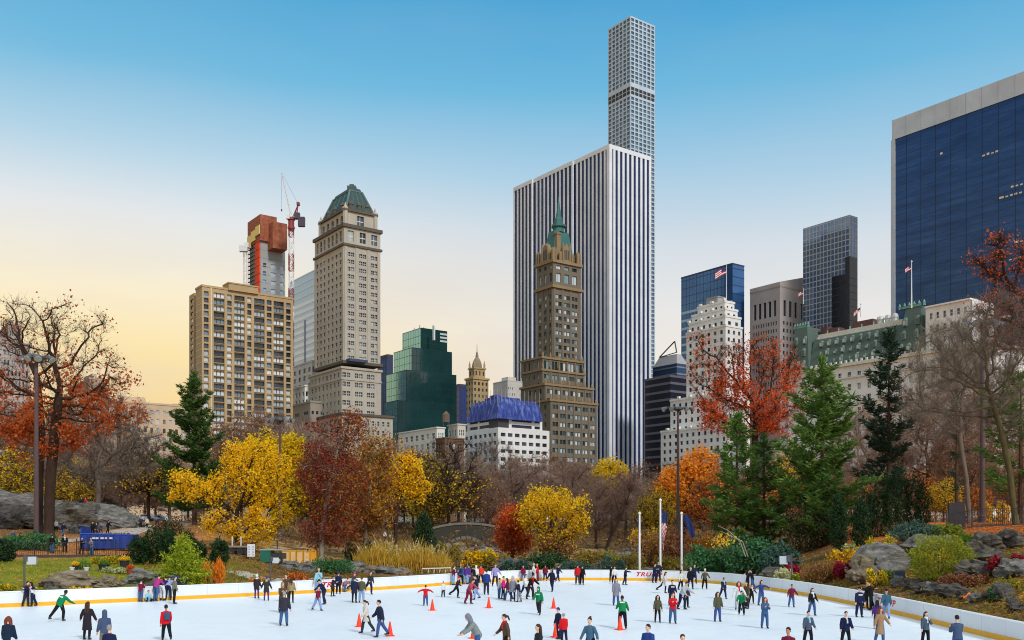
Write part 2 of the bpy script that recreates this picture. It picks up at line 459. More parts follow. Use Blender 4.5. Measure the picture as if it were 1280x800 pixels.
yellow_strip = M_plain('yellow_kickplate', lin((232, 168, 22)), .5, .12, 1.5)
cap_mat = M_plain('board_cap', (.82, .84, .86), .4, .04)
seam_mat = M_plain('board_seam', (.52, .55, .6), .6, .05)
red_paint = M_plain('red_paint', lin((214, 26, 40)), .5, .05)
teal_trim = M_plain('teal_trim', lin((70, 140, 120)), .6, .1)
rw = thing('rink_wall', (0, 96, 0), 'white boards with a yellow kick strip curving round the ice rink', 'rink wall')
strip(0, .16, .26, WALL_H - .06).build('board_panel', white_board, rw)
strip(-.035, .16, -.02, .258).build('kick_strip', yellow_strip, rw)
strip(-.02, .20, WALL_H - .058, WALL_H).build('top_rail', cap_mat, rw)
strip(.203, .26, WALL_H - .12, WALL_H - .03).build('trim', teal_trim, rw)
mb = MB(); s_ = 3.0
while s_ < arc[-1] - 1:
 (p, n_) = along(s_); d = (-n_[1], n_[0])
 mb.box((p[0] - d[0] * .012 - n_[0] * .004, p[1] - d[1] * .012 - n_[1] * .004), (d[0] * .024, d[1] * .024), (n_[0] * .02, n_[1] * .02), .26, WALL_H - .06)
 s_ += 2.44
mb.build('panel_seam', seam_mat, rw)
def lettering(px0, px1, z0, z1):
 cu = bpy.data.curves.new('lettering', 'FONT'); cu.body = 'TRUMP'; cu.shear = .3; cu.offset = .028; cu.space_character = 1.12; cu.resolution_u = 3
 ob = bpy.data.objects.new('tmp', cu); COL.objects.link(ob)
 dg = bpy.context.evaluated_depsgraph_get(); me = bpy.data.meshes.new_from_object(ob.evaluated_get(dg)); bpy.data.objects.remove(ob)
 bm = bmesh.new(); bm.from_mesh(me)
 bmesh.ops.triangulate(bm, faces=bm.faces[:])
 x0 = min(v.co.x for v in bm.verts); x1 = max(v.co.x for v in bm.verts); y0 = min(v.co.y for v in bm.verts); y1 = max(v.co.y for v in bm.verts)
 a, b = arc_of_px(px0), arc_of_px(px1)
 ret = bmesh.ops.extrude_face_region(bm, geom=bm.faces[:]); ex = {e for e in ret['geom'] if isinstance(e, bmesh.types.BMVert)}
 for v in bm.verts:
  (p, n_) = along(a + (v.co.x - x0) / (x1 - x0) * (b - a)); o = -.012 if v in ex else .004
  z = z0 + (v.co.y - y0) / (y1 - y0) * (z1 - z0)
  v.co = Vector((p[0] + n_[0] * o, p[1] + n_[1] * o, z)) - Vector(ORG[rw.name])
 bmesh.ops.recalc_face_normals(bm, faces=bm.faces[:])
 bm.to_mesh(me); bm.free(); me.materials.clear(); me.materials.append(red_paint)
 link('lettering', me, rw, ORG[rw.name])
lettering(403, 438, .42, .86); lettering(795.5, 828, .44, .86); lettering(1097, 1119.5, .44, .86)
# ------------------------------------------------------------------ the city
GL = (-.589, .808); GR = (.808, .589)       # street grid: away to the left, away to the right
def solve(C, d, px):
 k = (px - 640.0) / F
 return (k * C[1] - C[0]) / (d[0] - k * d[1])
def adv(C, d, t): return (C[0] + d[0] * t, C[1] + d[1] * t)
class Blk:
 """a block on the street grid given by photo columns: left edge, near corner, right edge and a depth"""
 def __init__(s, l, c, r, Y):
  s.C = XY(c, Y); s.Y = Y; s.c = c
  s.wl = solve(s.C, GL, l); s.wr = solve(s.C, GR, r)
 def zy(s, py): return Zy(py, s.Y)
 def uL(s, px): return solve(s.C, GL, px)
 def uR(s, px): return solve(s.C, GR, px)
 def face(s, side):
  """origin, direction, outward normal, width"""
  if side == 'L': return s.C, GL, (-GR[0], -GR[1]), s.wl
  if side == 'R': return s.C, GR, (-GL[0], -GL[1]), s.wr
  if side == 'B': return adv(s.C, GL, s.wl), GR, GL, s.wr
  return adv(s.C, GR, s.wr), GL, GR, s.wl
 def solid(s, mb, z0, z1, inset=0.0, m=0, out=None):
  C = s.C; o = (C[0] + (GL[0] + GR[0]) * inset, C[1] + (GL[1] + GR[1]) * inset)
  mb.box(o, (GL[0] * (s.wl - 2 * inset), GL[1] * (s.wl - 2 * inset)), (GR[0] * (s.wr - 2 * inset), GR[1] * (s.wr - 2 * inset)), z0, z1, m)
 def rectring(s, inset):
  C = s.C; i = inset
  P = lambda a, b: (C[0] + GL[0] * a + GR[0] * b, C[1] + GL[1] * a + GR[1] * b)
  return [P(i, i), P(i, s.wr - i), P(s.wl - i, s.wr - i), P(s.wl - i, i)]
 def frustum(s, mb, z0, z1, in0, in1, m=0):
  a = [(x, y, z0) for x, y in s.rectring(in0)]; b = [(x, y, z1) for x, y in s.rectring(in1)]
  mb.hull(a, b, m)
 def band(s, mb, z0, z1, out=.4, m=0):
  """a cornice or string course: a ring set proud of the walls"""
  s.solid(mb, z0, z1, -out, m)

def facade(mb, wins, O, U, N, W, z0, z1, cols, rows, d=.45, m=0):
 """wall with real recessed openings; the panes go to wins as (centre, U, N, w, h)"""
 P = lambda u, z, k=0.0: (O[0] + U[0] * u - N[0] * k, O[1] + U[1] * u - N[1] * k, z)
 flip = (U[0] * N[1] - U[1] * N[0]) > 0
 def q(a, b, c, e):
  mb.add([a, b, c, e], [(0, 1, 2, 3) if not flip else (3, 2, 1, 0)], m)
 u = 0.0
 for (a, b) in cols:
  if a > u: q(P(u, z0), P(a, z0), P(a, z1), P(u, z1))
  z = z0
  for (c, e) in rows:
   q(P(a, z), P(b, z), P(b, c), P(a, c))
   q(P(a, c), P(b, c), P(b, c, d), P(a, c, d)); q(P(a, e, d), P(b, e, d), P(b, e), P(a, e))
   q(P(a, c), P(a, c, d), P(a, e, d), P(a, e)); q(P(b, c, d), P(b, c), P(b, e), P(b, e, d))
   ce = P((a + b) / 2, (c + e) / 2, d - .04); wins.append((ce, U, N, b - a, e - c)); z = e
  q(P(a, z), P(b, z), P(b, z1), P(a, z1)); u = b
 q(P(u, z0), P(W, z0), P(W, z1), P(u, z1))
def evenly(W, n, frac, m0=0.0, m1=None):
 m1 = m0 if m1 is None else m1; p = (W - m0 - m1) / n
 return [(m0 + p * (i + .5 - frac / 2), m0 + p * (i + .5 + frac / 2)) for i in range(n)]
def storeys(z0, z1, h, frac=.55, first=None):
 out = []; n = max(1, round((z1 - z0) / h)); p = (z1 - z0) / n
 for i in range(n): out.append((z0 + p * (i + .5 - frac / 2), z0 + p * (i + .5 + frac / 2)))
 return out
def block_walls(mb, wins, b, z0, z1, colsL, rowsL, colsR, rowsR, d=.45, m=0, roof=True):
 for side, cols, rows in (('L', colsL, rowsL), ('R', colsR, rowsR)):
  O, U, N, W = b.face(side)
  facade(mb, wins, O, U, N, W, z0, z1, cols, rows, d, m)
 r = b.rectring(0)
 mb.quad((*r[1], z0), (*r[2], z0), (*r[2], z1), (*r[1], z1), m); mb.quad((*r[2], z0), (*r[3], z0), (*r[3], z1), (*r[2], z1), m)
 if roof: mb.quad((*r[0], z1), (*r[1], z1), (*r[2], z1), (*r[3], z1), m)

def unit_window(name, glass, frame, mull=1, rail=0):
 mb = MB(); mb.cbox((0, 0, -.5), (1, 1, 1), 0, 0)
 for i in range(mull):
  mb.cbox(((i + 1) / (mull + 1) - .5, -.9, -.499), (.07, .8, .998), 0, 1)
 if rail: mb.cbox((0, -.8, -.04), (.99, .6, .08), 0, 1)
 me = bpy.data.meshes.new(name); me.from_pydata(mb.v, [], mb.f)
 me.materials.append(glass); me.materials.append(frame); me.polygons.foreach_set('material_index', mb.mi)
 return me
def put_windows(root, wins, unit, name='window', most=100):
 """the hundred largest in the picture one by one, the rest as one part"""
 wins = sorted(wins, key=lambda w: -(w[3] * w[4]) / (w[0][1] ** 2) * max(.05, -(w[2][0] * w[0][0] + w[2][1] * w[0][1]) / math.hypot(w[0][0], w[0][1])))
 org = Vector(ORG[root.name]); rest = MB()
 uv = [tuple(v.co) for v in unit.vertices]; uf = [tuple(p.vertices) for p in unit.polygons]; um = [p.material_index for p in unit.polygons]
 for i, (c, U, N, w, h) in enumerate(wins):
  cr = U[0] * N[1] - U[1] * N[0]
  Ux = (U[0], U[1]) if cr < 0 else (-U[0], -U[1])
  Mx = Matrix(((Ux[0] * w, -N[0] * .08, 0, c[0] - org[0]), (Ux[1] * w, -N[1] * .08, 0, c[1] - org[1]), (0, 0, h, c[2] - org[2]), (0, 0, 0, 1)))
  if i < most:
   o = bpy.data.objects.new(name, unit); COL.objects.link(o); o.parent = root; o.matrix_local = Mx
  else:
   A = np.array(Mx); vv = (np.hstack([np.array(uv), np.ones((len(uv), 1))]) @ A.T)[:, :3] + np.array(org)
   o_ = len(rest.v); rest.v.extend(map(tuple, vv)); rest.f.extend([tuple(k + o_ for k in f) for f in uf]); rest.mi.extend(um)
 if rest.v:
  o = rest.build(name, list(unit.materials), root); o['kind'] = 'stuff'
def bars(mb, face, us, w, z0, z1, dep, proud, m=0):
 """vertical bars on a face"""
 O, U, N, W = face
 for u in us:
  o = (O[0] + U[0] * (u - w / 2) + N[0] * proud, O[1] + U[1] * (u - w / 2) + N[1] * proud)
  mb.box(o, (U[0] * w, U[1] * w), (-N[0] * dep, -N[1] * dep), z0, z1, m)
def hbars(mb, face, zs, h, dep, proud, u0=0.0, u1=None, m=0):
 O, U, N, W = face; u1 = W if u1 is None else u1
 for z in zs:
  o = (O[0] + U[0] * u0 + N[0] * proud, O[1] + U[1] * u0 + N[1] * proud)
  mb.box(o, (U[0] * (u1 - u0), U[1] * (u1 - u0)), (-N[0] * dep, -N[1] * dep), z - h / 2, z + h / 2, m)

def part_band(b, m, T, z0, z1, out, name='cornice'):
 mb = MB(); b.band(mb, z0, z1, out); mb.build(name, m, T)
def pinnacle(T, m, c, prof):
 mb = MB(); mb.lathe(c, prof, 6); mb.build('pinnacle', m, T)
dark_frame = M_plain('dark_frame', (.06, .06, .07), .5)
pale_frame = M_plain('pale_frame', (.62, .62, .6), .6)
bronze_frame = M_plain('bronze_frame', (.16, .12, .08), .5)
old_glass = M_glass('old_sash_glass', [(.02, .025, .03), (.05, .07, .09), (.03, .035, .04), (.16, .2, .24), (.02, .02, .03), (.38, .40, .38), (.08, .10, .13), (.025, .03, .035)], .1, 1.6)
flat_glass = M_glass('apartment_glass', [(.02, .03, .04), (.55, .62, .68), (.05, .07, .10), (.36, .44, .50), (.02, .03, .04), (.66, .70, .72), (.16, .22, .28), (.02, .025, .03), (.5, .56, .6)], .1, 1.6)
blue_glass = M_glass('blue_sash_glass', [(.05, .13, .26), (.20, .34, .5), (.08, .16, .25), (.35, .45, .55), (.02, .04, .07)], .1, 1.7)
unit_old = unit_window('old_window', old_glass, pale_frame, 1, 1)
unit_flat = unit_window('flat_window', flat_glass, dark_frame, 2)
unit_one = unit_window('single_window', flat_glass, dark_frame, 0)
unit_dark = unit_window('dark_window', M_glass('dark_office_glass', [(.015, .02, .03), (.03, .04, .06), (.02, .03, .04), (.06, .08, .11)], .1, 1.6), dark_frame, 0)
unit_blue = unit_window('blue_window', blue_glass, pale_frame, 0, 1)
G0 = 4.5
def ctr(b): return (b.C[0] + GL[0] * b.wl / 2 + GR[0] * b.wr / 2, b.C[1] + GL[1] * b.wl / 2 + GR[1] * b.wr / 2, G0)

# ---- tan apartment slab
def apartment_slab():
 b = Blk(244.6, 252.5, 366.5, 430); T = thing('apartment_tower', ctr(b), 'wide tan brick apartment slab with columns of triple windows, left of the copper topped tower', 'apartment building')
 brick = M_wall('tan_brick', lin((182, 156, 118)), .16, 0); top = b.zy(358)
 mb = MB(); wins = []
 fl = 2.92; rows = [(z, z + 2.15) for z in np.arange(top - 4.0 - fl * 30, top - 2.6, fl)]
 cols = []
 k = 4.447; tri = []
 for (a, c) in ((110, 137), (165, 225), (240, 265), (280, 337), (352, 375), (390, 448), (460, 487), (498, 555), (568, 593)):
  u0, u1 = b.uR(230 + a / k), b.uR(230 + c / k); cols.append((u0, u1))
  if c - a > 40: tri.append((u0, u1))
 block_walls(mb, wins, b, G0 - 3, top, [], [], cols, rows, .9)
 b.solid(mb, top - .01, top + .9, -.25)
 # wing set back on the left
 b2 = Blk(236.5, 242.8, 250, 440); top2 = b2.zy(366)
 block_walls(mb, wins, b2, G0 - 3, top2, evenly(b2.wl, 1, .55), [(z, z + 1.7) for z in np.arange(top2 - 80, top2 - 3, fl)], [], [], .5)
 mb.build('wall', brick, T)
 be = M_plain('balcony_edge', lin((150, 122, 84)), .8)      # concrete balcony ledges across two triple bays
 for (u0, u1) in tri[1:2] + tri[0:1]:
  for r in rows[::2]: cb = MB(); hbars(cb, b.face('R'), [r[0] - .35], .25, .5, .35, u0, u1); cb.build('balcony_ledge', be, T)
 eb = MB(); hbars(eb, b.face('L'), [r[0] - .5 for r in rows], .22, .2, .06)
 bars(eb, b.face('R'), [b.uR(230 + 150 / k)], .5, G0, top, .5, .35); eb.build('string_course', M_plain('slab_edge', lin((214, 196, 160)), .85), T)
 p = Blk(279, 286, 323, 436); pm = MB(); p.solid(pm, top, p.zy(354)); p.band(pm, p.zy(354), p.zy(354) + .6, .3); pm.build('penthouse', brick, T)
 sm = MB()
 for (u0, u1) in tri: hbars(sm, b.face('R'), [r[0] - .4 for r in rows], .5, .3, .05, u0, u1)
 sm.build('spandrel', M_plain('spandrel_brown', lin((96, 84, 66)), .8), T)['kind'] = 'stuff'
 small = [w for w in wins if w[3] < 4]; big = [w for w in wins if w[3] >= 4]
 put_windows(T, big, unit_flat, 'triple_window', 80); put_windows(T, small, unit_one, 'window', 100)
apartment_slab()

# ---- tower under construction, and its crane
def construction():
 b = Blk(312, 325.6, 356.5, 520); T = thing('construction_tower', ctr(b), 'unfinished concrete tower wrapped in orange netting at its top', 'building')
 con = M_wall('raw_concrete', lin((164, 164, 162)), .2, 4.4); wins = []; mb = MB()
 z1 = b.zy(296); k = 4.571
 cols = [(b.uR(295 + a / k), b.uR(295 + c / k)) for a, c in ((155, 172), (199, 229), (252, 272))]
 rows = [(z, z + 2.3) for z in np.arange(z1 - 16 - 4.5 * 22, z1 - 14, 4.5)]
 block_walls(mb, wins, b, G0, z1, [], [], cols, rows, .5)
 mb.build('wall', con, T); put_windows(T, wins, unit_blue, 'window', 100)
 net = M_plain('orange_netting', lin((150, 86, 62)), .9, .5, .5, .6); nb = MB()
 n1 = Blk(309.5, 325.3, 346, 518.5); n2 = Blk(318, 341, 359, 516.5)
 n1.solid(nb, n1.zy(300), n1.zy(267.5)); n2.solid(nb, n2.zy(309.5), n2.zy(276.5)); nb.build('netting', net, T)
 yb = MB(); y_ = Blk(309.3, 325, 326, 517.8)
 O, U, N, W = y_.face('L'); zb, zt = y_.zy(298), y_.zy(282)
 for u0, u1, a, c in ((.3, W * .34, zb + 2.6, zt + .6), (W * .36, W * .68, zb + .6, zt - .6), (W * .7, W - .2, zb - 2, zt - 2)):
  o = adv(O, U, u0); yb.box((o[0] + N[0] * .3, o[1] + N[1] * .3), (U[0] * (u1 - u0), U[1] * (u1 - u0)), (-N[0] * .4, -N[1] * .4), a, c)
 yb.build('formwork_panel', M_plain('yellow_formwork', lin((222, 200, 120)), .7), T)
 ob = MB(); O, U, N, W = b.face('L')
 for z in np.arange(b.zy(372), b.zy(308), 4.4):
  ob.box((O[0] + U[0] * .4 + N[0] * .5, O[1] + U[1] * .4 + N[1] * .5), (U[0] * W * .40, U[1] * W * .40), (-N[0] * .6, -N[1] * .6), z, z + 4.1)
 ob.build('safety_net', M_plain('bright_orange_net', lin((236, 76, 36)), .8, .3, .5), T)
 sb = MB()
 for z in np.arange(b.zy(372), b.zy(303), 2.2):
  for u in np.linspace(W * .45, W * .98, 4):
   o = adv(O, U, u); sb.cbox((o[0] + N[0] * .9, o[1] + N[1] * .9, z), (.18, .18, 2.2))
  o = adv(O, U, W * .44); sb.box((o[0] + N[0] * 1.1, o[1] + N[1] * 1.1), (U[0] * W * .56, U[1] * W * .56), (-N[0] * .9, -N[1] * .9), z, z + .18)
 sb.build('scaffold', M_plain('scaffold_grey', (.10, .10, .12), .6), T)
 H = thing('construction_hoist', (XY(306.5, 521)[0], 521, G0), 'white construction hoist mast clipped to the unfinished orange netted tower', 'hoist')
 x, y = XY(306.5, 521); hm = MB()
 for dx in (-.8, .8):
  for dy in (-.8, .8): hm.cbox((x + dx, y + dy, G0), (.22, .22, Zy(309, 521) - G0))
 for i, z in enumerate(np.arange(G0, Zy(309, 521), 2.0)):
  s = 1 if i % 2 else -1; hm.tube([(x - .8 * s, y - .8, z), (x + .8 * s, y - .8, z + 2)], .09, 4); hm.cbox((x, y - .8, z), (1.7, .15, .15))
 hm.build('mast', M_plain('hoist_grey', (.55, .55, .58), .5), H)
 hc = MB(); hc.cbox((x - .2, y - 2.2, Zy(316, 521)), (4.4, 2.4, 3.0)); hc.cbox((x + 1.2, y - 1.4, Zy(310.5, 521)), (2.6, 2.2, 2.4)); hc.build('cage', M_plain('hoist_cage', (.62, .63, .66), .5, .3), H)
construction()

def crane():
 x, y = XY(364, 508); T = thing('tower_crane', (x, y, G0), 'red and white luffing tower crane beside the orange netted tower', 'crane')
 zt = Zy(274, 508); w = 1.15
 white = M_plain('crane_white', (.72, .70, .70), .5); red = M_plain('crane_red', lin((134, 54, 56)), .5); dark = M_plain('crane_dark', (.07, .05, .07), .6)
 for nm, mat_, par in (('mast', white, 0), ('mast_band', red, 1)):
  mb = MB(); z = G0; i = 0
  while z < zt - 1:
   if (i // 3) % 2 == par:
    h = min(3.0, zt - z)
    for dx in (-w, w):
     for dy in (-w, w): mb.cbox((x + dx, y + dy, z), (.3, .3, h))
    s = 1 if i % 2 else -1
    for dy in (-w, w): mb.tube([(x - w * s, y + dy, z), (x + w * s, y + dy, z + h)], .13, 4)
    for dx in (-w, w): mb.tube([(x + dx, y - w * s, z), (x + dx, y + w * s, z + h)], .13, 4)
    mb.cbox((x, y - w, z), (2 * w, .2, .2)); mb.cbox((x, y + w, z), (2 * w, .2, .2))
   z += 3.0; i += 1
  mb.build(nm, mat_, T)
 P = lambda px, py: Vector((XY(px, 508)[0], 508, Zy(py, 508)))
 mb = MB(); mb.lathe((x, y, zt - 6), [(1.3, 0), (1.9, 1), (1.9, 2), (1.5, 2.2), (1.5, 5.4), (2.1, 5.6), (2.1, 6.4)], 10); mb.build('slewing_ring', red, T)
 mb = MB(); a, e = P(360.5, 272.5), P(381, 270.5); 
 mb.box((a.x, a.y - 1.3), (e.x - a.x, 0), (0, 2.6), a.z - .5, a.z + .3); mb.box((e.x - 3.4, e.y - 1.2), (3.4, 0), (0, 2.4), a.z - 4.5, a.z - .4); mb.box((a.x + 3.5, a.y - 1.1), (2.5, 0), (0, 2.2), a.z + .32, a.z + 2.6)
 mb.build('counter_jib', dark, T)
 mb = MB(); mb.cbox((P(361, 272).x, 506.2, P(361, 275).z), (1.9, 1.6, 2.4)); mb.build('cab', white, T)
 mb = MB(); top = P(372.8, 255)
 for dy in (-1.1, 1.1):
  mb.tube([(P(365.5, 272).x, 508 + dy, zt), top], .22, 4); mb.tube([(P(370, 272).x, 508 + dy, zt), top], .22, 4)
 mb.cbox((top.x, top.y, top.z - .8), (1.4, 2, 1.6)); mb.build('mast_head', red, T)
 mb = MB(); j0, j1 = P(363.5, 268), P(352, 216); n = 16
 for i in range(n):
  p = j0.lerp(j1, i / n); q = j0.lerp(j1, (i + 1) / n); ww = .75 * (1 - .5 * i / n)
  c0 = [p + Vector((ww * .5, -ww, 0)), p + Vector((ww * .5, ww, 0)), p + Vector((-ww * .7, 0, 0))]; c1 = [q + Vector((ww * .5, -ww, 0)), q + Vector((ww * .5, ww, 0)), q + Vector((-ww * .7, 0, 0))]
  for k in range(3):
   mb.tube([c0[k], c1[k]], .13, 4); mb.tube([c0[k], c1[(k + 1) % 3]], .08, 3)
 mb.build('jib', white, T)
 mb = MB(); mb.tube([j1, top], .06, 4); mb.tube([j1, j1 - Vector((0, 0, 0)), (j1.x, j1.y, P(0, 262).z)], .06, 4); mb.cbox((j1.x, j1.y, P(0, 264).z), (.6, .6, 1)); mb.build('cable', dark, T)
crane()

# ---- horizontally striped pale glass tower
def striped_glass():
 b = Blk(362, 401, 412, 560); T = thing('glass_tower', ctr(b), 'pale blue glass tower with white horizontal stripes behind the grey stone tower', 'office tower')
 gl = M_glass('pale_blue_glass', [(.28, .48, .70)], .08, 1.9); wh = M_plain('white_band', (.78, .82, .86), .4, .05); top = b.zy(333)
 mb = MB(); b.solid(mb, G0, top); mb.build('glass', gl, T)
 hb = MB(); zs = np.arange(G0 + 10, top - 14, 4.0)
 for s in 'LR': hbars(hb, b.face(s), zs, 2.0, .3, .12)
 hb.build('band', wh, T)
 hb = MB()
 for s in 'LR': hbars(hb, b.face(s), np.arange(top - 13, top, 4.2), .7, .3, .12)
 hb.build('crown_band', M_plain('teal_band', (.55, .72, .74), .4), T)
 vb = MB(); bars(vb, b.face('L'), [b.uL(381.5)], 2.4, G0, b.zy(392), .3, .16); vb.build('dark_notch', M_plain('navy_notch', (.06, .12, .26), .3), T)
striped_glass()

def low_white():
 T = None
 for i, (l, c, r, Y, t, col, lab) in enumerate(((366, 390, 400, 470, 452, (214, 214, 212), 'white stepped building at the left foot of the grey stone tower'), (364, 381, 396, 455, 483, (222, 220, 214), 'lower white block with a flat roof at the left foot of the grey stone tower'), (366, 388, 405, 440, 503, (150, 140, 128), 'small grey brown blank building at the left foot of the grey stone tower'))):
  b = Blk(l, c, r, Y); T = thing('low_building', ctr(b), lab, 'building'); mb = MB(); wins = []; top = b.zy(t)
  rows = storeys(top - 28, top - 1.5, 4.0, .6) if i < 2 else storeys(top - 12, top - 2, 5, .3)
  block_walls(mb, wins, b, G0, top, evenly(b.wl, 4 if i < 2 else 2, .5), rows, evenly(b.wr, 3, .5), rows, .4)
  b.solid(mb, top - .01, top + .8, -.3); mb.build('wall', M_wall('low_wall_%d' % i, lin(col), .2), T); put_windows(T, wins, unit_dark, 'window', 60)
low_white()

# ---- grey stone hotel tower with copper mansard
def mansard_tower():
 Y = 432; b = Blk(393.5, 430, 475.5, Y); T = thing('stone_tower', ctr(b), 'tall grey stone tower crowned by a green copper mansard roof', 'tower')
 stone = M_wall('grey_limestone', lin((180, 172, 158)), .34, 0); dk = M_wall('dark_cornice', lin((96, 88, 78)), .35)
 z = b.zy; mb = MB(); wins = []
 kL = lambda px: b.uL(px); kR = lambda px: b.uR(px)
 s = 4.575
 colsR = []
 for x in (267, 336, 402):
  u = kR(380 + x / s); colsR.append((u - 1.75, u - .15)); colsR.append((u + .15, u + 1.75))
 colsL = sorted((u - 1.0, u + 1.0) for u in (kL(380 + x / s) for x in (77, 97, 117, 141, 163, 186, 209)))
 fl = 3.32; zt, z1, z2, z3, zb = z(262), z(281.5), z(305), z(452), z(460)
 rows = [(a, a + 1.75) for a in np.arange(z3 + 1.2, z2 - 2.5, fl)]
 block_walls(mb, wins, b, z3, z2, colsL, rows, colsR, rows, .5)
 rows = [(z2 + 1.8, z2 + 6.6)]
 cR = [(kR(380 + x / s) - 1.5, kR(380 + x / s) + 1.5) for x in (267, 336, 402)]
 block_walls(mb, wins, b, z2, z1, colsL, rows, cR, rows, .7)
 part_band(b, dk, T, z2 - .5, z2 + .5, .7); part_band(b, dk, T, z1 - .6, z1 + .9, .8); part_band(b, dk, T, z3 - .6, z3 + .6, .8)
 # set back crown storey
 c = Blk(400.5, 431.5, 469.5, Y + 4); zc = c.zy(262); cw = evenly(c.wl, 5, .5, 1.0); cr = [(c.wr / 2 - 1.7, c.wr / 2 + 1.7)]
 block_walls(mb, wins, c, z1, zc, cw, [(z1 + 2, zc - 2)], cr, [(z1 + 2, zc - 1.6)], .8)
 part_band(c, dk, T, zc - .4, zc + .6, .9)
 # corner pavilions of the crown
 for q in c.rectring(.2)[:2] + c.rectring(.2)[3:]:
  mb.lathe((q[0], q[1], z1), [(1.2, 0), (1.2, zc - z1 + .3), (1.4, zc - z1 + .5), (1.4, zc - z1 + 1.0), (.7, zc - z1 + 1.6), (.3, zc - z1 + 3.0), (.06, zc - z1 + 3.6)], 6)
 # buttress strips between window pairs
 for side, us in (('R', [.9, kR(380 + 301 / s), kR(380 + 369 / s), b.wr - .9]), ('L', [.9, b.wl - .9])):
  bars(mb, b.face(side), us, 1.5, z3 + .7, z2 - .6, .5, .28)
 # lower block and base
 d = Blk(387, 427, 476.5, Y - 5); zd = d.zy(459); cd = [(d.uR(370 + x / 4.21) - 1.9, d.uR(370 + x / 4.21) - .2) for x in (265, 330, 393)]; cd = sorted(cd + [(a + 2.1, e + 2.1) for a, e in cd])
 ld = evenly(d.wl, 8, .42, 1); rows = [(a, a + 2.0) for a in np.arange(d.zy(517), zd - 3.4, 4.1)]
 block_walls(mb, wins, d, d.zy(520), zd, ld, rows, cd, rows, .5); d.band(mb, zd - .5, zd + .5, .5); d.band(mb, zd - 5.4, zd - 4.7, .3)
 e = Blk(384, 427.5, 491, Y - 10); ze = e.zy(516.5); rows = storeys(G0, ze - 1.5, 4.2, .48)
 block_walls(mb, wins, e, G0 - 2, ze, evenly(e.wl, 8, .4, 1), rows, evenly(e.wr, 9, .42, 1), rows, .5); part_band(e, dk, T, ze - .6, ze + .4, .7)
 # terrace awning
 am = MB(); O, U, N, W = b.face('R'); o = adv(O, U, b.uR(432)); am.box((o[0] + N[0] * 4, o[1] + N[1] * 4), (U[0] * 9, U[1] * 9), (-N[0] * 4, -N[1] * 4), zd + 3.2, zd + 4.4); am.build('awning', M_plain('navy_awning', (.05, .06, .11), .8), T)
 mb.build('wall', stone, T); put_windows(T, wins, unit_old, 'window', 100)
 # mansard roof
 copper = M_wall('green_copper', lin((50, 76, 76)), .3, 0, .6, (.06, .09, .08)); rm = MB()
 ct = c.zy(231.5); mx_ = min(c.wl, c.wr) / 2
 C0 = c.rectring(.5); C1 = c.rectring(mx_ * .60); C2 = c.rectring(mx_ * .68)
 rm.hull([(x, y, zc + .6) for x, y in C0], [(x, y, ct) for x, y in C1]); rm.hull([(x, y, ct + .01) for x, y in C1], [(x, y, ct + 1.6) for x, y in C2])
 roof = rm.build('roof', copper, T)
 rb = MB()
 for i in range(4):
  rb.tube([(*C0[i], zc + .6), (*C1[i], ct + .2)], .5, 6); a, a2 = C1[i], C1[(i + 1) % 4]; rb.tube([(*a, ct), (*a2, ct)], .35, 6)
  for f in (.25, .5, .75):
   p = [C0[i][j] * (1 - f) + C0[(i + 1) % 4][j] * f for j in (0, 1)]; q = [a[j] * (1 - f) + a2[j] * f for j in (0, 1)]
   rb.tube([(*p, zc + .6), (*q, ct)], .16, 5)
 rb.build('roof_rib', M_wall('pale_copper', lin((98, 124, 118)), .2), T)
 # round dormers with stone surrounds on the roof foot
 dm = MB()
 for side in 'LR':
  O, U, N, W = c.face(side)
  for f in (.22, .5, .78):
   o = adv(O, U, W * f); dm.lathe((o[0] - N[0] * 1.5, o[1] - N[1] * 1.5, zc + .6), [(1.1, 0), (1.1, 2.6), (1.4, 2.8), (.8, 4.2), (.1, 4.6)], 8)
 dm.build('dormer', dk, T)
 hm = MB(); q = c.rectring(mx_ * .8); hm.cbox(((q[0][0] + q[2][0]) / 2 + 2, (q[0][1] + q[2][1]) / 2, ct + 1.6), (4, 3.4, 3.0)); hm.cbox(((q[0][0] + q[2][0]) / 2 + 2, (q[0][1] + q[2][1]) / 2, ct + 4.6), (2, 2, .9)); hm.build('chimney', M_plain('roof_plant', (.08, .09, .09), .7), T)
mansard_tower()

def navy_slabs():
 for (l, c, r, Y, t, col, lab) in ((472, 484, 491, 560, 444, (54, 76, 124), 'narrow navy glass slab squeezed between the stone tower and the green glass block'), (566, 574, 583, 600, 481, (48, 66, 132), 'narrow blue slab between the green glass block and the domed beige tower')):
  b = Blk(l, c, r, Y); T = thing('glass_slab', ctr(b), lab, 'office tower'); top = b.zy(t)
  mb = MB(); b.solid(mb, G0, top); mb.build('glass', M_glass('navy_glass_%d' % l, [lin(col)], .15, 1.6), T)
  hb = MB()
  for s in 'LR': hbars(hb, b.face(s), np.arange(G0 + 30, top, 4), .35, .2, .06); bars(hb, b.face(s), np.linspace(0, b.face(s)[3], 6), .25, G0, top, .2, .08)
  b.band(hb, top - 1, top + .6, .1); hb.build('mullion', dark_frame, T)
navy_slabs()

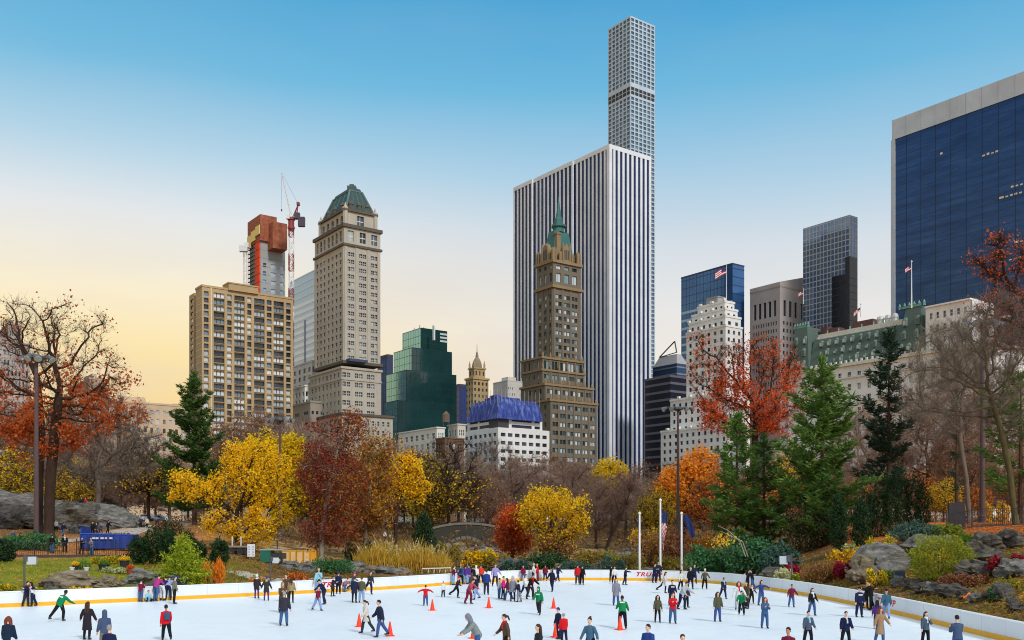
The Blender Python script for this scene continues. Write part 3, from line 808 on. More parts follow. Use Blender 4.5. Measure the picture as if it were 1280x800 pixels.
# ---- stepped green glass block
def green_glass():
 spec = [(503, 526, 559, 512, 409.5), (492, 515, 565, 506, 434), (483, 508, 570.5, 500, 462), (481, 497, 570.3, 494, 500)]
 b0 = Blk(*spec[1][:4]); T = thing('stepped_glass_building', ctr(b0), 'dark green reflective glass block stepping down to the left, beside the grey stone tower', 'office tower')
 gm = MB(); mm = MB()
 for (l, c, r, Y, t) in spec:
  b = Blk(l, c, r, Y); top = b.zy(t); b.solid(gm, G0, top)
  for s in 'LR':
   fc = b.face(s); hbars(mm, fc, np.arange(top - 90, top, 3.9), .22, .2, .05); bars(mm, fc, np.arange(0, fc[3], 2.6), .14, top - 95, top, .2, .07)
 t = NT('green_mirror_glass'); v = t.coord(); nz = t.noise(v, .06, 3)
 t.l(t.ramp(nz, [(.35, (.006, .030, .034)), (.65, (.011, .05, .052))]), t.b.inputs['Base Color'])
 t.b.inputs['Roughness'].default_value = .08; t.b.inputs['IOR'].default_value = 1.6; t.bump(t.noise(v, .22, 2), .12, .3)
 q_ = NT('teal_mirror_glass'); q_.b.inputs['Base Color'].default_value = (.24, .50, .56, 1); q_.b.inputs['Metallic'].default_value = .75; q_.b.inputs['Roughness'].default_value = .1; q_.bump(q_.noise(q_.coord(), .2, 3), .1, .3); sg = MB()  # paler copy of the glass: reflected bright sky painted on the left faces
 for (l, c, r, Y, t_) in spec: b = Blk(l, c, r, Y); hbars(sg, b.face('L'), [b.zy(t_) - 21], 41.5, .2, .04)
 sg.build('sky_side_glass', q_.m, T)
 gm.build('glass', t.m, T); mm.build('mullion', M_plain('green_mullion', (.012, .035, .032), .4), T)
 pb = MB(); b = Blk(540.5, 542.2, 544, 508); b.solid(pb, b.zy(425), b.zy(406.5)); pb.build('roof_fin', M_plain('pale_fin', (.6, .66, .64), .5), T)
 lb = MB(); b = Blk(*spec[0][:4]); hbars(lb, b.face('R'), [b.zy(y) for y in (414, 418.5, 423)], 1.0, .3, .12, b.uR(550), b.uR(558.5)); lb.build('louvre', M_plain('pale_louvre', (.5, .56, .54), .5), T)
 am = MB(); x, y = XY(524, 516); 
 for dx, h in ((0, 3), (2.2, 2), (-3, 1.6)): am.cbox((x + dx, y + 3, b.zy(410)), (.3, .3, h))
 am.build('antenna', dark_frame, T)
green_glass()

def domed_tower():
 b = Blk(582, 591.5, 610.5, 620); T = thing('domed_tower', ctr(b), 'small beige tower with a domed crown and needle spire between two glass blocks', 'tower')
 st = M_wall('beige_stone', lin((184, 156, 112)), .22); mb = MB(); wins = []; z = b.zy; top = z(472)
 rows = storeys(z(560), top - 1.5, 4.0, .5); block_walls(mb, wins, b, G0, top, evenly(b.wl, 3, .45), rows, evenly(b.wr, 4, .45), rows, .5); b.band(mb, top - .8, top + .4, .6)
 c = Blk(586, 593, 606.5, 622); t2 = c.zy(459.5); block_walls(mb, wins, c, top, t2, evenly(c.wl, 2, .4), [(top + 2, t2 - 2)], evenly(c.wr, 3, .35), [(top + 2, t2 - 2)], .5); c.band(mb, t2 - .6, t2 + .3, .5)
 for q in c.rectring(.4): mb.lathe((*q, t2 + .3), [(.7, 0), (.7, 2.4), (.15, 4.6)], 6)
 mb.build('wall', st, T); put_windows(T, wins, unit_dark, 'window', 60)
 q = c.rectring(0); cx, cy = (q[0][0] + q[2][0]) / 2, (q[0][1] + q[2][1]) / 2; r = min(c.wl, c.wr) / 2 * 1.02
 dm = MB(); dm.lathe((cx, cy, t2 + .3), [(r, 0), (r, 1.2), (r * .92, 3), (r * .7, 5), (r * .42, 6.6), (r * .3, 7), (r * .3, 8.4), (.7, 8.8), (.7, 10.2), (.25, 10.6), (.15, 15.5)], 12); dm.build('dome', M_wall('dome_stone', lin((150, 134, 112)), .25), T)
domed_tower()
def pale_box():
 b = Blk(616.5, 634.5, 656, 560); T = thing('pale_box_building', ctr(b), 'plain pale grey box building left of the brown spired tower', 'building'); mb = MB(); wins = []; top = b.zy(476)
 rows = storeys(top - 40, top - 2.5, 3.3, .4); block_walls(mb, wins, b, G0, top, evenly(b.wl, 6, .25), rows[:2], evenly(b.wr, 9, .3), rows, .15); b.band(mb, top, top + .5, .1)
 b2 = Blk(627, 635, 645, 566); b2.solid(mb, top, b2.zy(471)); mb.build('wall', M_wall('pale_panel', lin((206, 200, 192)), .12), T); put_windows(T, wins, unit_one, 'window', 100)
pale_box()

# ---- white block wrapped in blue sheeting
def blue_wrapped():
 Y = 400; b = Blk(579, 622.5, 686.8, Y); T = thing('wrapped_building', ctr(b), 'white office block with its top wrapped in blue sheeting', 'office building')
 wh = M_wall('white_concrete', lin((224, 222, 220)), .14); mb = MB(); wins = []; t1 = b.zy(534)
 rows = storeys(G0, t1 - 1.2, 3.5, .45); block_walls(mb, wins, b, G0 - 2, t1, evenly(b.wl, 7, .62, .6), rows, evenly(b.wr, 7, .66, .8), rows, .6)
 c = Blk(584, 622.5, 677.8, Y + 6); t2 = c.zy(517); rows = [(t1 + .9, t1 + 2.2), (t1 + 3.5, t1 + 4.8)]
 block_walls(mb, wins, c, t1, t2, [(c.wl * .25, c.wl * .6), (c.wl * .65, c.wl * .92)], rows, [(c.wr * .3, c.wr * .76), (c.wr * .82, c.wr * .95)], rows, .6)
 mb.build('wall', wh, T); put_windows(T, wins, unit_dark, 'window', 100)
 bm = MB(); cc = c.C; d = Blk(611, 622.6, 636, Y + 5.4); d.solid(bm, t1 + .02, t2 - .4); bm.build('corner_screen', M_plain('dark_screen', (.045, .045, .05), .5), T)
 t = NT('blue_sheeting'); v = t.coord(); mp_ = t.n('ShaderNodeMapping'); mp_.inputs['Scale'].default_value = (1, 1, .25); t.l(v, mp_.inputs['Vector']); nz = t.noise(mp_.outputs['Vector'], .8, 5)
 t.l(t.ramp(nz, [(.32, lin((22, 36, 100))), (.5, lin((40, 60, 140))), (.66, lin((98, 114, 172)))]), t.b.inputs['Base Color']); t.b.inputs['Roughness'].default_value = .45; t.bump(nz, .45, .5)
 sm = MB(); e = Blk(583, 622, 679, Y + 3); n = 26; e2 = Blk(590, 619, 677, Y + 10)
 rnd = random.Random(4)
 # four sloped wrapped faces, wrinkled row by row
 e.frustum(sm, t2 - 2.2, t2 + 4.2, 0, 1.2); e.frustum(sm, t2 + 4.21, e.zy(497), 1.2, 2.2)
 sm.build('sheeting', t.m, T)
 pm = MB(); p = Blk(606, 622, 650, Y + 14); p.solid(pm, e.zy(498), e.zy(491)); p2 = Blk(612, 620, 628, Y + 16); p2.solid(pm, e.zy(492), e.zy(488)); pm.build('roof_plant', t.m, T)
 fm = MB()
 for u in np.linspace(1, e.wr - 1, 12):
  o = adv(e.C, GR, u); fm.cbox((o[0] - GL[0] * -1.4, o[1] + GL[1] * 1.4, t2 + 1), (.12, .12, 9.4))
 for u in np.linspace(1, e.wl - 1, 8):
  o = adv(e.C, GL, u); fm.cbox((o[0] + GR[0] * 1.4, o[1] + GR[1] * 1.4, t2 + 1), (.12, .12, 9.4))
 fm.build('scaffold_pole', M_plain('pole_grey', (.3, .3, .33), .5), T)
blue_wrapped()

def townhouses():
 for (l, c, r, Y, t, col, n, lab) in ((498, 546, 556, 385, 535, (214, 214, 208), 7, 'low white building with a row of dormers under the green glass block'), (560, 572, 582, 390, 531, (200, 196, 184), 3, 'small pale building beside the white block with blue sheeting'), (545, 556, 580, 380, 548, (120, 92, 74), 4, 'low brown brick house behind bare trees under the blue slab')):
  b = Blk(l, c, r, Y); T = thing('town_house', ctr(b), lab, 'building'); mb = MB(); wins = []; top = b.zy(t)
  rows = storeys(G0, top - 1, 4, .55); block_walls(mb, wins, b, G0 - 2, top, evenly(b.wl, n, .5, .5), rows, evenly(b.wr, 3, .5, .5), rows, .4); b.band(mb, top, top + .5, .3)
  mb.build('wall', M_wall('house_wall_%d' % l, lin(col), .2), T); put_windows(T, wins, unit_old, 'window', 60)
 x, y = XY(557.5, 392); T = thing('water_tank', (x, y, Zy(533, 392)), 'round wooden water tank on stilts on a low roof below the blue slab', 'water tank')
 mb = MB(); mb.lathe((x, y, Zy(528, 392)), [(1.5, 0), (1.55, 3), (1.6, 3.1), (.2, 4.6)], 12); mb.build('tank', M_wall('old_wood', lin((110, 92, 82)), .3), T)
 mb = MB()
 for a in range(4): mb.cbox((x + 1.0 * (1 if a & 1 else -1), y + 1.0 * (1 if a & 2 else -1), Zy(536, 392)), (.2, .2, Zy(528, 392) - Zy(536, 392)))
 mb.build('stilt', dark_frame, T)
townhouses()

# ---- brown tower with copper spire
def spired_tower():
 Y = 480; b = Blk(670.5, 691.3, 726, Y); T = thing('spired_tower', ctr(b), 'brown brick tower with gilded pinnacles and a slender green copper spire', 'tower')
 br = M_wall('brown_brick', lin((120, 109, 93)), .3); gd = M_wall('gilt_stone', lin((146, 124, 92)), .3); z = b.zy; wins = []; mb = MB()
 s = 4.325; kx = lambda x: 640 + x / s
 cR = []
 for x in (252, 296, 338):
  u = b.uR(kx(x)); cR += [(u - 1.9, u - .15), (u + .15, u + 1.9)]
 cL = sorted((u - .95, u + .95) for u in (b.uL(kx(x)) for x in (151, 180, 209)))
 zt = z(326); z2 = z(357.5); z3 = z(447)
 fl = 3.6; rows = [(a, a + 2.0) for a in np.arange(z3 + 1, z2 - 3, fl)]
 block_walls(mb, wins, b, z3, z2, cL, rows, cR, rows, .5)
 rows = [(z2 + 2.5, z2 + 7.0), (z2 + 9, z2 + 10.8)]
 wide = [(b.uR(kx(x)) - 1.5, b.uR(kx(x)) + 1.5) for x in (252, 296, 338)]
 block_walls(mb, wins, b, z2, zt, cL, rows, wide, rows, .7)
 for side, us in (('R', [.8, b.uR(kx(274)), b.uR(kx(317)), b.wr - .8]), ('L', [.8, b.uL(kx(194)), b.uL(kx(166)), b.wl - .8])): bars(mb, b.face(side), us, 1.1, z3 + .5, z2 - .6, .5, .3)
 part_band(b, gd, T, z2 - .7, z2 + .7, 1.0); part_band(b, gd, T, zt - .6, zt + .8, .8)
 # stepped base
 steps = [(651.5, 677.5, 729, Y - 8, 446.5, 462.5), (653, 677.5, 730.5, Y - 9.5, 462, 480.5), (651, 681, 741, Y - 12, 480, 501), (650, 688, 746, Y - 16, 500, 600)]
 for i, (l, c, r, yy, ta, tb) in enumerate(steps):
  e = Blk(l, c, r, yy); za, zb = e.zy(ta), (G0 - 2 if i == 3 else e.zy(tb) - 2)
  cols = []
  for f in np.linspace(.1, .9, 5 + i // 2): cols += [(e.wr * f - 1.7, e.wr * f - .15), (e.wr * f + .15, e.wr * f + 1.7)]
  rows = storeys(zb, za - 1.0, 4.1, .5) if i != 0 else [(zb + 2.4, za - 1.4)]
  block_walls(mb, wins, e, zb, za, evenly(e.wl, 4, .3, 1.2), rows, cols, rows, .5); part_band(e, gd, T, za - .5, za + .5, .6)
  for f in np.linspace(0, 1, 6 + i // 2):
   bars(mb, e.face('R'), [min(max(e.wr * f, .7), e.wr - .7)], .8, zb, za - .6, .4, .25)
   o = adv(e.C, GR, min(max(e.wr * f, .5), e.wr - .5)); pinnacle(T, gd, (*o, za + .5), [(.55, 0), (.55, 1.2), (.1, 2.6)])
 mb.build('wall', br, T); put_windows(T, wins, unit_window('bright_window', M_glass('bright_sash', [(.03, .05, .06), (.5, .6, .66), (.05, .09, .12), (.22, .36, .42), (.02, .03, .03), (.62, .68, .7)], .1, 1.6), dark_frame, 1), 'window', 100)
 # copper spire
 cop = M_wall('bright_copper', lin((60, 112, 108)), .35, 0, .6, (.05, .07, .06)); q = b.rectring(0); cx, cy = (q[0][0] + q[2][0]) / 2, (q[0][1] + q[2][1]) / 2
 rm = MB(); r0 = b.rectring(2.2); hw = min(b.wl, b.wr) / 2; r1 = b.rectring(hw - 2.4); dz = zt + .8
 rm.hull([(x, y, dz) for x, y in r0], [(cx + (x - cx) * 1.0, cy + (y - cy) * 1.0, z(283)) for x, y in r1])
 sp = lambda y_: z(y_) - z(283)
 rm.lathe((cx, cy, z(283)), [(3.2, 0), (2.9, sp(277)), (3.9, sp(276)), (3.9, sp(273.5)), (2.3, sp(272.5)), (2.1, sp(266)), (1.5, sp(263)), (1.0, sp(254)), (.35, sp(242)), (.08, sp(236))], 8); rm.build('spire', cop, T)
 dm = MB()
 for side in 'LR':
  O, U, N, W = b.face(side)
  for f, wd_, h in ((.5, 4.4, 9.5), (.06, 1.8, 6.5), (.94, 1.8, 6.5), (.28, 1.0, 5), (.72, 1.0, 5)):
   if f in (.06, .94) and side == 'L' and f == .06: continue
   o = adv(O, U, W * f - wd_ / 2); a = (o[0] - N[0] * .3, o[1] - N[1] * .3); e = adv(a, U, wd_)
   dep = 3.4 if f == .5 else wd_; A2 = (a[0] - N[0] * dep, a[1] - N[1] * dep); E2 = (e[0] - N[0] * dep, e[1] - N[1] * dep)
   dm.hull([(*a, dz), (*e, dz), (*E2, dz), (*A2, dz)], [(*a, dz + h * .68), (*e, dz + h * .68), (*E2, dz + h * .68), (*A2, dz + h * .68)])
   m_ = ((a[0] + e[0]) / 2, (a[1] + e[1]) / 2); m2 = ((A2[0] + E2[0]) / 2, (A2[1] + E2[1]) / 2)
   dm.add([(*a, dz + h * .68), (*e, dz + h * .68), (*m_, dz + h), (*A2, dz + h * .68), (*E2, dz + h * .68), (*m2, dz + h)], [(0, 1, 2), (4, 3, 5), (0, 2, 5, 3), (1, 4, 5, 2)])
   for p in (a, e): dm.lathe((*p, dz), [(.5, 0), (.5, h * .75), (.08, h * 1.02)], 6)
 dm.build('dormer', gd, T)
 wm = MB()
 for side in 'LR':
  O, U, N, W = b.face(side)
  for k in (-1, 0, 1):
   o = adv(O, U, W * .5 + k * 1.1 - .35); wm.box((o[0] - N[0] * .22, o[1] - N[1] * .22), (U[0] * .7, U[1] * .7), (-N[0] * .3, -N[1] * .3), dz + 1.2, dz + 6)
 wm.build('dormer_window', dark_frame, T)
 km = MB(); o = adv(adv(b.C, GR, b.wr * .30), GL, b.wl * .25); km.cbox((*o, dz), (2.6, 2.6, z(289) - dz), R(36)); km.cbox((*o, z(289)), (3.2, 3.2, .8), R(36)); km.build('chimney', gd, T)
spired_tower()

# ---- white ribbed slab
def ribbed_slab():
 Y = 533; c = Blk(717, 761.5, 812, Y); T = thing('ribbed_tower', ctr(c), 'broad office slab of white vertical ribs and dark glass behind the brown spired tower', 'office tower')
 gm = MB(); pm = MB(); km = MB(); top = c.zy(182)
 gl = M_glass('dark_ribbon_glass', [(.010, .02, .07), (.014, .03, .10), (.008, .014, .05)], .12, 1.3)
 wh = M_wall('white_marble', lin((222, 224, 230)), .12)
 segs = []; O = c.C
 a1 = c.wl; far2 = solve(c.C, GL, 668); far3 = solve(c.C, GL, 646)
 segs = [(0, a1, 0.0, 9), (a1, far2, .9, 10), (far2, far3, 1.8, 5)]
 N = (-GR[0], -GR[1]); blocks = []
 for (u0, u1, off, n) in segs:
  o = adv(c.C, GL, u0); o = (o[0] + N[0] * off, o[1] + N[1] * off)
  gm.box(o, (GL[0] * (u1 - u0), GL[1] * (u1 - u0)), (GR[0] * (c.wr if u0 == 0 else 24), GR[1] * (c.wr if u0 == 0 else 24)), G0, top - 1.0)
  fc = (o, GL, N, u1 - u0); p = (u1 - u0) / n
  bars(pm, fc, [p * i for i in range(n)] + ([u1 - u0 - .01] if u0 == segs[-1][0] else []), 1.25, G0, top + .6, .9, .38)
  hbars(km, fc, [top - .4], 2.4, 1.2, .42)
  # slim mechanical bands seen through the ribs
  hbars(km, fc, [], .6, .3, .2)
 R_ = c.face('R'); n = 9; p = c.wr / n
 bars(pm, R_, [p * i for i in range(1, n + 1)], 1.6, G0, top + .6, .9, .5); hbars(km, R_, [top - .4], 2.4, 1.2, .55)
 o = adv(c.C, GL, 0); pm.box((o[0] - GL[0] * .5 + N[0] * .4, o[1] - GL[1] * .5 + N[1] * .4), (GL[0] * 2.2, GL[1] * 2.2), (GR[0] * 2.2, GR[1] * 2.2), G0, top + .6)
 gm.build('glass', gl, T)
 pm.build('rib', wh, T); km.build('parapet', wh, T)
 fm = MB()
 for (u0, u1, off, n_) in segs:
  o = adv(c.C, GL, u0); o = (o[0] + N[0] * off, o[1] + N[1] * off); hbars(fm, (o, GL, N, u1 - u0), np.arange(60, top - 3, 4.0), .5, .3, .12)
 hbars(fm, R_, np.arange(60, top - 3, 4.0), .5, .3, .12)
 fm.build('floor_band', M_plain('spandrel_navy', (.02, .028, .055), .35), T)
ribbed_slab()

# ---- slender white gridded tower
def grid_tower():
 Y = 800; b = Blk(760, 788, 818.8, Y); T = thing('gridded_tower', ctr(b), 'very tall slender tower of white square grid windows rising behind the ribbed slab', 'skyscraper')
 z = b.zy; top = z(19.5); fl = 3.62; con = M_wall('white_grid', lin((184, 195, 207)), .06); wins = []; mb = MB()
 mech = (z(117.5), z(107)); zb = z(480); rows = []; k = top - 1.0
 while k > zb:
  a = k - fl; 
  if not (a < mech[1] and k > mech[0]): rows.append((a + .62, k - .35))
  k = a
 rows = sorted(rows)
 block_walls(mb, wins, b, zb - 60, top, evenly(b.wl, 6, .74, .3), rows, evenly(b.wr, 6, .74, .3), rows, .7)
 # open mechanical floors
 for side in 'LR':
  O, U, N, W = b.face(side)
  for (u0, u1) in evenly(W, 6, .8, .3):
   for f in (0, 1):
    z0 = mech[0] + .5 + f * (mech[1] - mech[0]) * .5; o = adv(O, U, u0); wins_ = None
    P = lambda u, zz: (O[0] + U[0] * u + N[0] * .06, O[1] + U[1] * u + N[1] * .06, zz)
 mb.build('frame', con, T)
 dm = MB()
 for side in 'LR':
  O, U, N, W = b.face(side)
  for (u0, u1) in evenly(W, 6, .8, .3):
   for f in (0, 1):
    z0 = mech[0] + .4 + f * 3.4; o = adv(O, U, u0); dm.box((o[0] + N[0] * .12, o[1] + N[1] * .12), (U[0] * (u1 - u0), U[1] * (u1 - u0)), (-N[0] * .3, -N[1] * .3), z0, z0 + 2.7)
 dm.build('open_floor', M_plain('void_dark', (.02, .022, .026), .6), T)
 u = unit_window('square_window', M_glass('grid_glass', [(.06, .12, .19), (.10, .19, .28), (.05, .10, .17), (.14, .25, .34), (.08, .17, .22)], .08, 1.8), pale_frame, 0)
 put_windows(T, wins, u, 'window', 100)
grid_tower()

# ---- right hand group
def dark_pitched():
 b = Blk(816, 846, 860, 560); T = thing('pitched_roof_tower', ctr(b), 'blue glass tower with a grey sloping top behind the red leaved tree', 'office tower'); top = b.zy(441)
 gm = MB(); b.solid(gm, G0, top - 6); gm.build('glass', M_glass('steel_blue_glass', [(.05, .09, .16)], .12, 1.7), T)
 hb = MB()
 for s in 'LR': hbars(hb, b.face(s), np.arange(top - 60, top - 6, 4), .8, .2, .08)
 hb.build('band', M_plain('steel_band', (.22, .26, .33), .5), T)
 rm = MB(); r = b.rectring(0); r2 = b.rectring(min(b.wl, b.wr) * .3)
 rm.hull([(*p, top - 6) for p in r], [(*p, top) for p in r2]); rm.build('roof', M_plain('grey_roof', (.36, .36, .37), .6), T)
 fm = MB(); a, c = Vector((*r2[3], top)), Vector((*r2[0], top + 1)); apex = (a + c) / 2 + Vector((4, 0, 8)); fm.tube([a, apex], .4, 5); fm.tube([apex, c], .4, 5); fm.tube([a, c], .3, 5); fm.build('roof_frame', dark_frame, T)
 b = Blk(806, 838, 858, 500); T = thing('dark_office_block', ctr(b), 'dark banded office block right of the white ribbed slab', 'office building'); top = b.zy(470)
 gm = MB(); b.solid(gm, G0, top); gm.build('glass', M_glass('brown_black_glass', [(.02, .022, .035)], .12, 1.6), T)
 hb = MB()
 for s in 'LR': hbars(hb, b.face(s), np.arange(G0 + 8, top, 4.2), 1.2, .2, .1)
 b.band(hb, top - .5, top + .6, .2); hb.build('band', M_plain('grey_spandrel', (.12, .12, .14), .6), T)
dark_pitched()

def blue_office():
 b = Blk(851.5, 915.5, 930.3, 600); T = thing('blue_office_tower', ctr(b), 'blue glass office tower with white floor lines behind the white terraced building', 'office tower'); top = b.zy(329.5)
 gl = NT('royal_glass'); v = gl.coord(); sz = gl.n('ShaderNodeSeparateXYZ'); gl.l(v, sz.inputs[0])
 gl.l(gl.ramp(gl.noise(v, .05, 3), [(.3, (.03, .10, .27)), (.7, (.05, .16, .38))]), gl.b.inputs['Base Color']); gl.b.inputs['Roughness'].default_value = .12; gl.b.inputs['Metallic'].default_value = .45
 mb = MB(); b.solid(mb, G0, top); mb.build('glass', gl.m, T)
 hb = MB(); hbars(hb, b.face('L'), np.arange(b.zy(450), b.zy(368), 5.2), 1.5, .3, .1); hb.build('floor_line', M_plain('pale_blue_line', (.55, .68, .78), .5), T)
 vb = MB(); hbars(vb, b.face('R'), np.arange(b.zy(450), top, 5.2), .5, .3, .1); hbars(vb, b.face('L'), np.arange(b.zy(366), top - 2, 5.2), .3, .2, .05)
 bars(vb, b.face('L'), np.arange(0, b.wl, 3), .18, G0, top, .2, .07); b.band(vb, top - .4, top + .5, .12); vb.build('mullion', M_plain('navy_mullion', (.02, .04, .09), .4), T)
blue_office()

def terraced_white():
 Y = 420; spec = [(872, 906, 918, Y + 10, 377, 386), (865, 906.5, 922, Y + 6, 386, 396), (861, 906.7, 926, Y + 3, 395, 408), (858, 907, 928, Y, 407, 492), (838, 909, 931, Y - 6, 491, 532), (826, 910, 933, Y - 12, 531, 640)]
 b = Blk(*spec[3][:4]); T = thing('terraced_building', ctr(b), 'white brick building rising in stepped terraces behind the red leaved tree', 'building')
 mb = MB(); wins = []; pw = M_wall('parapet_white', lin((228, 226, 222)), .14)
 for i, (l, c, r, yy, ta, tb) in enumerate(spec):
  e = Blk(l, c, r, yy); za = e.zy(ta); zb = max(G0 - 2, e.zy(tb) - 1); n = max(5, int(e.wl / 3.6)); nr = max(2, int(e.wr / 3.6))
  rows = storeys(zb, za - .8, 3.5, .52); block_walls(mb, wins, e, zb, za, evenly(e.wl, n, .42, .6), rows, evenly(e.wr, nr, .42, .4), rows, .4)
  cm = MB(); e.band(cm, za - .3, za + .6, .25)
  for u in np.arange(0.5, e.wl, 7): o = adv(e.C, GL, u); cm.cbox((*o, za + .6), (1.2, 1.2, .9), R(36))
  cm.build('parapet', pw, T)
 mb.build('wall', M_wall('white_brick', lin((224, 222, 218)), .14), T); put_windows(T, wins, unit_dark, 'window', 100)
 pm = MB(); e = Blk(883, 897, 906, Y + 16); e.solid(pm, b.zy(378), e.zy(371)); e.band(pm, e.zy(371), e.zy(370), .3); pm.build('roof_plant', M_plain('plant_grey', (.32, .32, .31), .7), T)
terraced_white()

def gabled_granite():
 b = Blk(937.5, 975, 1034, 580); T = thing('gabled_tower', ctr(b), 'pinkish grey granite tower with a broad gable and tall dark window slots', 'office tower'); top = b.zy(352)
 gr = M_wall('pink_granite', lin((178, 170, 167)), .10); mb = MB(); wins = []
 z = b.zy; rows = [(z(394), z(374))] ; low = storeys(z(520), z(398), 4.4, .5)
 cl_ = evenly(b.wl, 5, .55, 2); cr_ = evenly(b.wr, 8, .5, 2)
 block_walls(mb, wins, b, z(396), top, cl_, rows, cr_, rows, .8, roof=False); tall = list(wins); wins = []
 block_walls(mb, wins, b, G0, z(396), evenly(b.wl, 10, .5, 2), low, evenly(b.wr, 13, .5, 2), low, .5, roof=False)
 r = b.rectring(0); m0 = ((r[0][0] + r[1][0]) / 2, (r[0][1] + r[1][1]) / 2); m1 = ((r[3][0] + r[2][0]) / 2, (r[3][1] + r[2][1]) / 2); ap = top + 6
 mb.add([(*r[0], top), (*r[1], top), (*m0, ap), (*r[3], top), (*r[2], top), (*m1, ap)], [(0, 1, 2), (4, 3, 5), (0, 2, 5, 3), (1, 4, 5, 2)])
 mb.build('wall', gr, T); put_windows(T, tall, unit_dark, 'tall_window', 60); put_windows(T, wins, unit_dark, 'window', 100)
 cm = MB(); b.band(cm, top - 3, top - 2.2, .15); cm.build('cornice', M_wall('granite_trim', lin((168, 154, 146)), .1), T)
gabled_granite()

def bronze_tower():
 b = Blk(1003.8, 1061.8, 1071.8, 560); T = thing('mirrored_tower', ctr(b), 'mirrored glass tower with a fine pale grid above the green roofed hotel', 'office tower'); top = b.zy(268.5)
 g = NT('mirror_sky_tint'); v = g.coord(); sz = g.n('ShaderNodeSeparateXYZ'); g.l(v, sz.inputs[0])
 g.l(g.ramp(g.noise(v, .035, 3), [(.35, (.07, .15, .33)), (.65, (.22, .29, .40))]), g.b.inputs['Base Color']); g.b.inputs['Roughness'].default_value = .06; g.b.inputs['Metallic'].default_value = .4; g.bump(g.noise(v, .25, 2), .05, .3)  # base tint lightened in place of the bright sky reflection
 mb = MB(); b.solid(mb, G0, top); mb.build('glass', g.m, T)
 hb = MB()
 for s in 'LR':
  fc = b.face(s); hbars(hb, fc, np.arange(top - 90, top, 3.3), .55, .25, .1); bars(hb, fc, np.arange(0, fc[3], 2.5), .45, top - 95, top, .25, .13)
 hb.build('mullion', M_plain('bronze_grid', (.44, .43, .40), .45), T)
 km = MB(); e = Blk(1040, 1061.5, 1070, 548); e.solid(km, G0, e.zy(341)); f = Blk(1056.5, 1062, 1071.5, 546); f.solid(km, G0, f.zy(320)); km.build('dark_reflection', M_glass('black_reflection', [(.012, .013, .018)], .15, 1.5), T)  # added black boxes standing in for a dark reflection low on the glass
 jm = MB()
 for q in (e, f):
  for s in 'LR': hbars(jm, q.face(s), np.arange(70, q.zy(341), 4), .3, .2, .06)
 jm.build('dark_reflection_band', M_plain('black_band', (.03, .03, .035), .5), T)
bronze_tower()

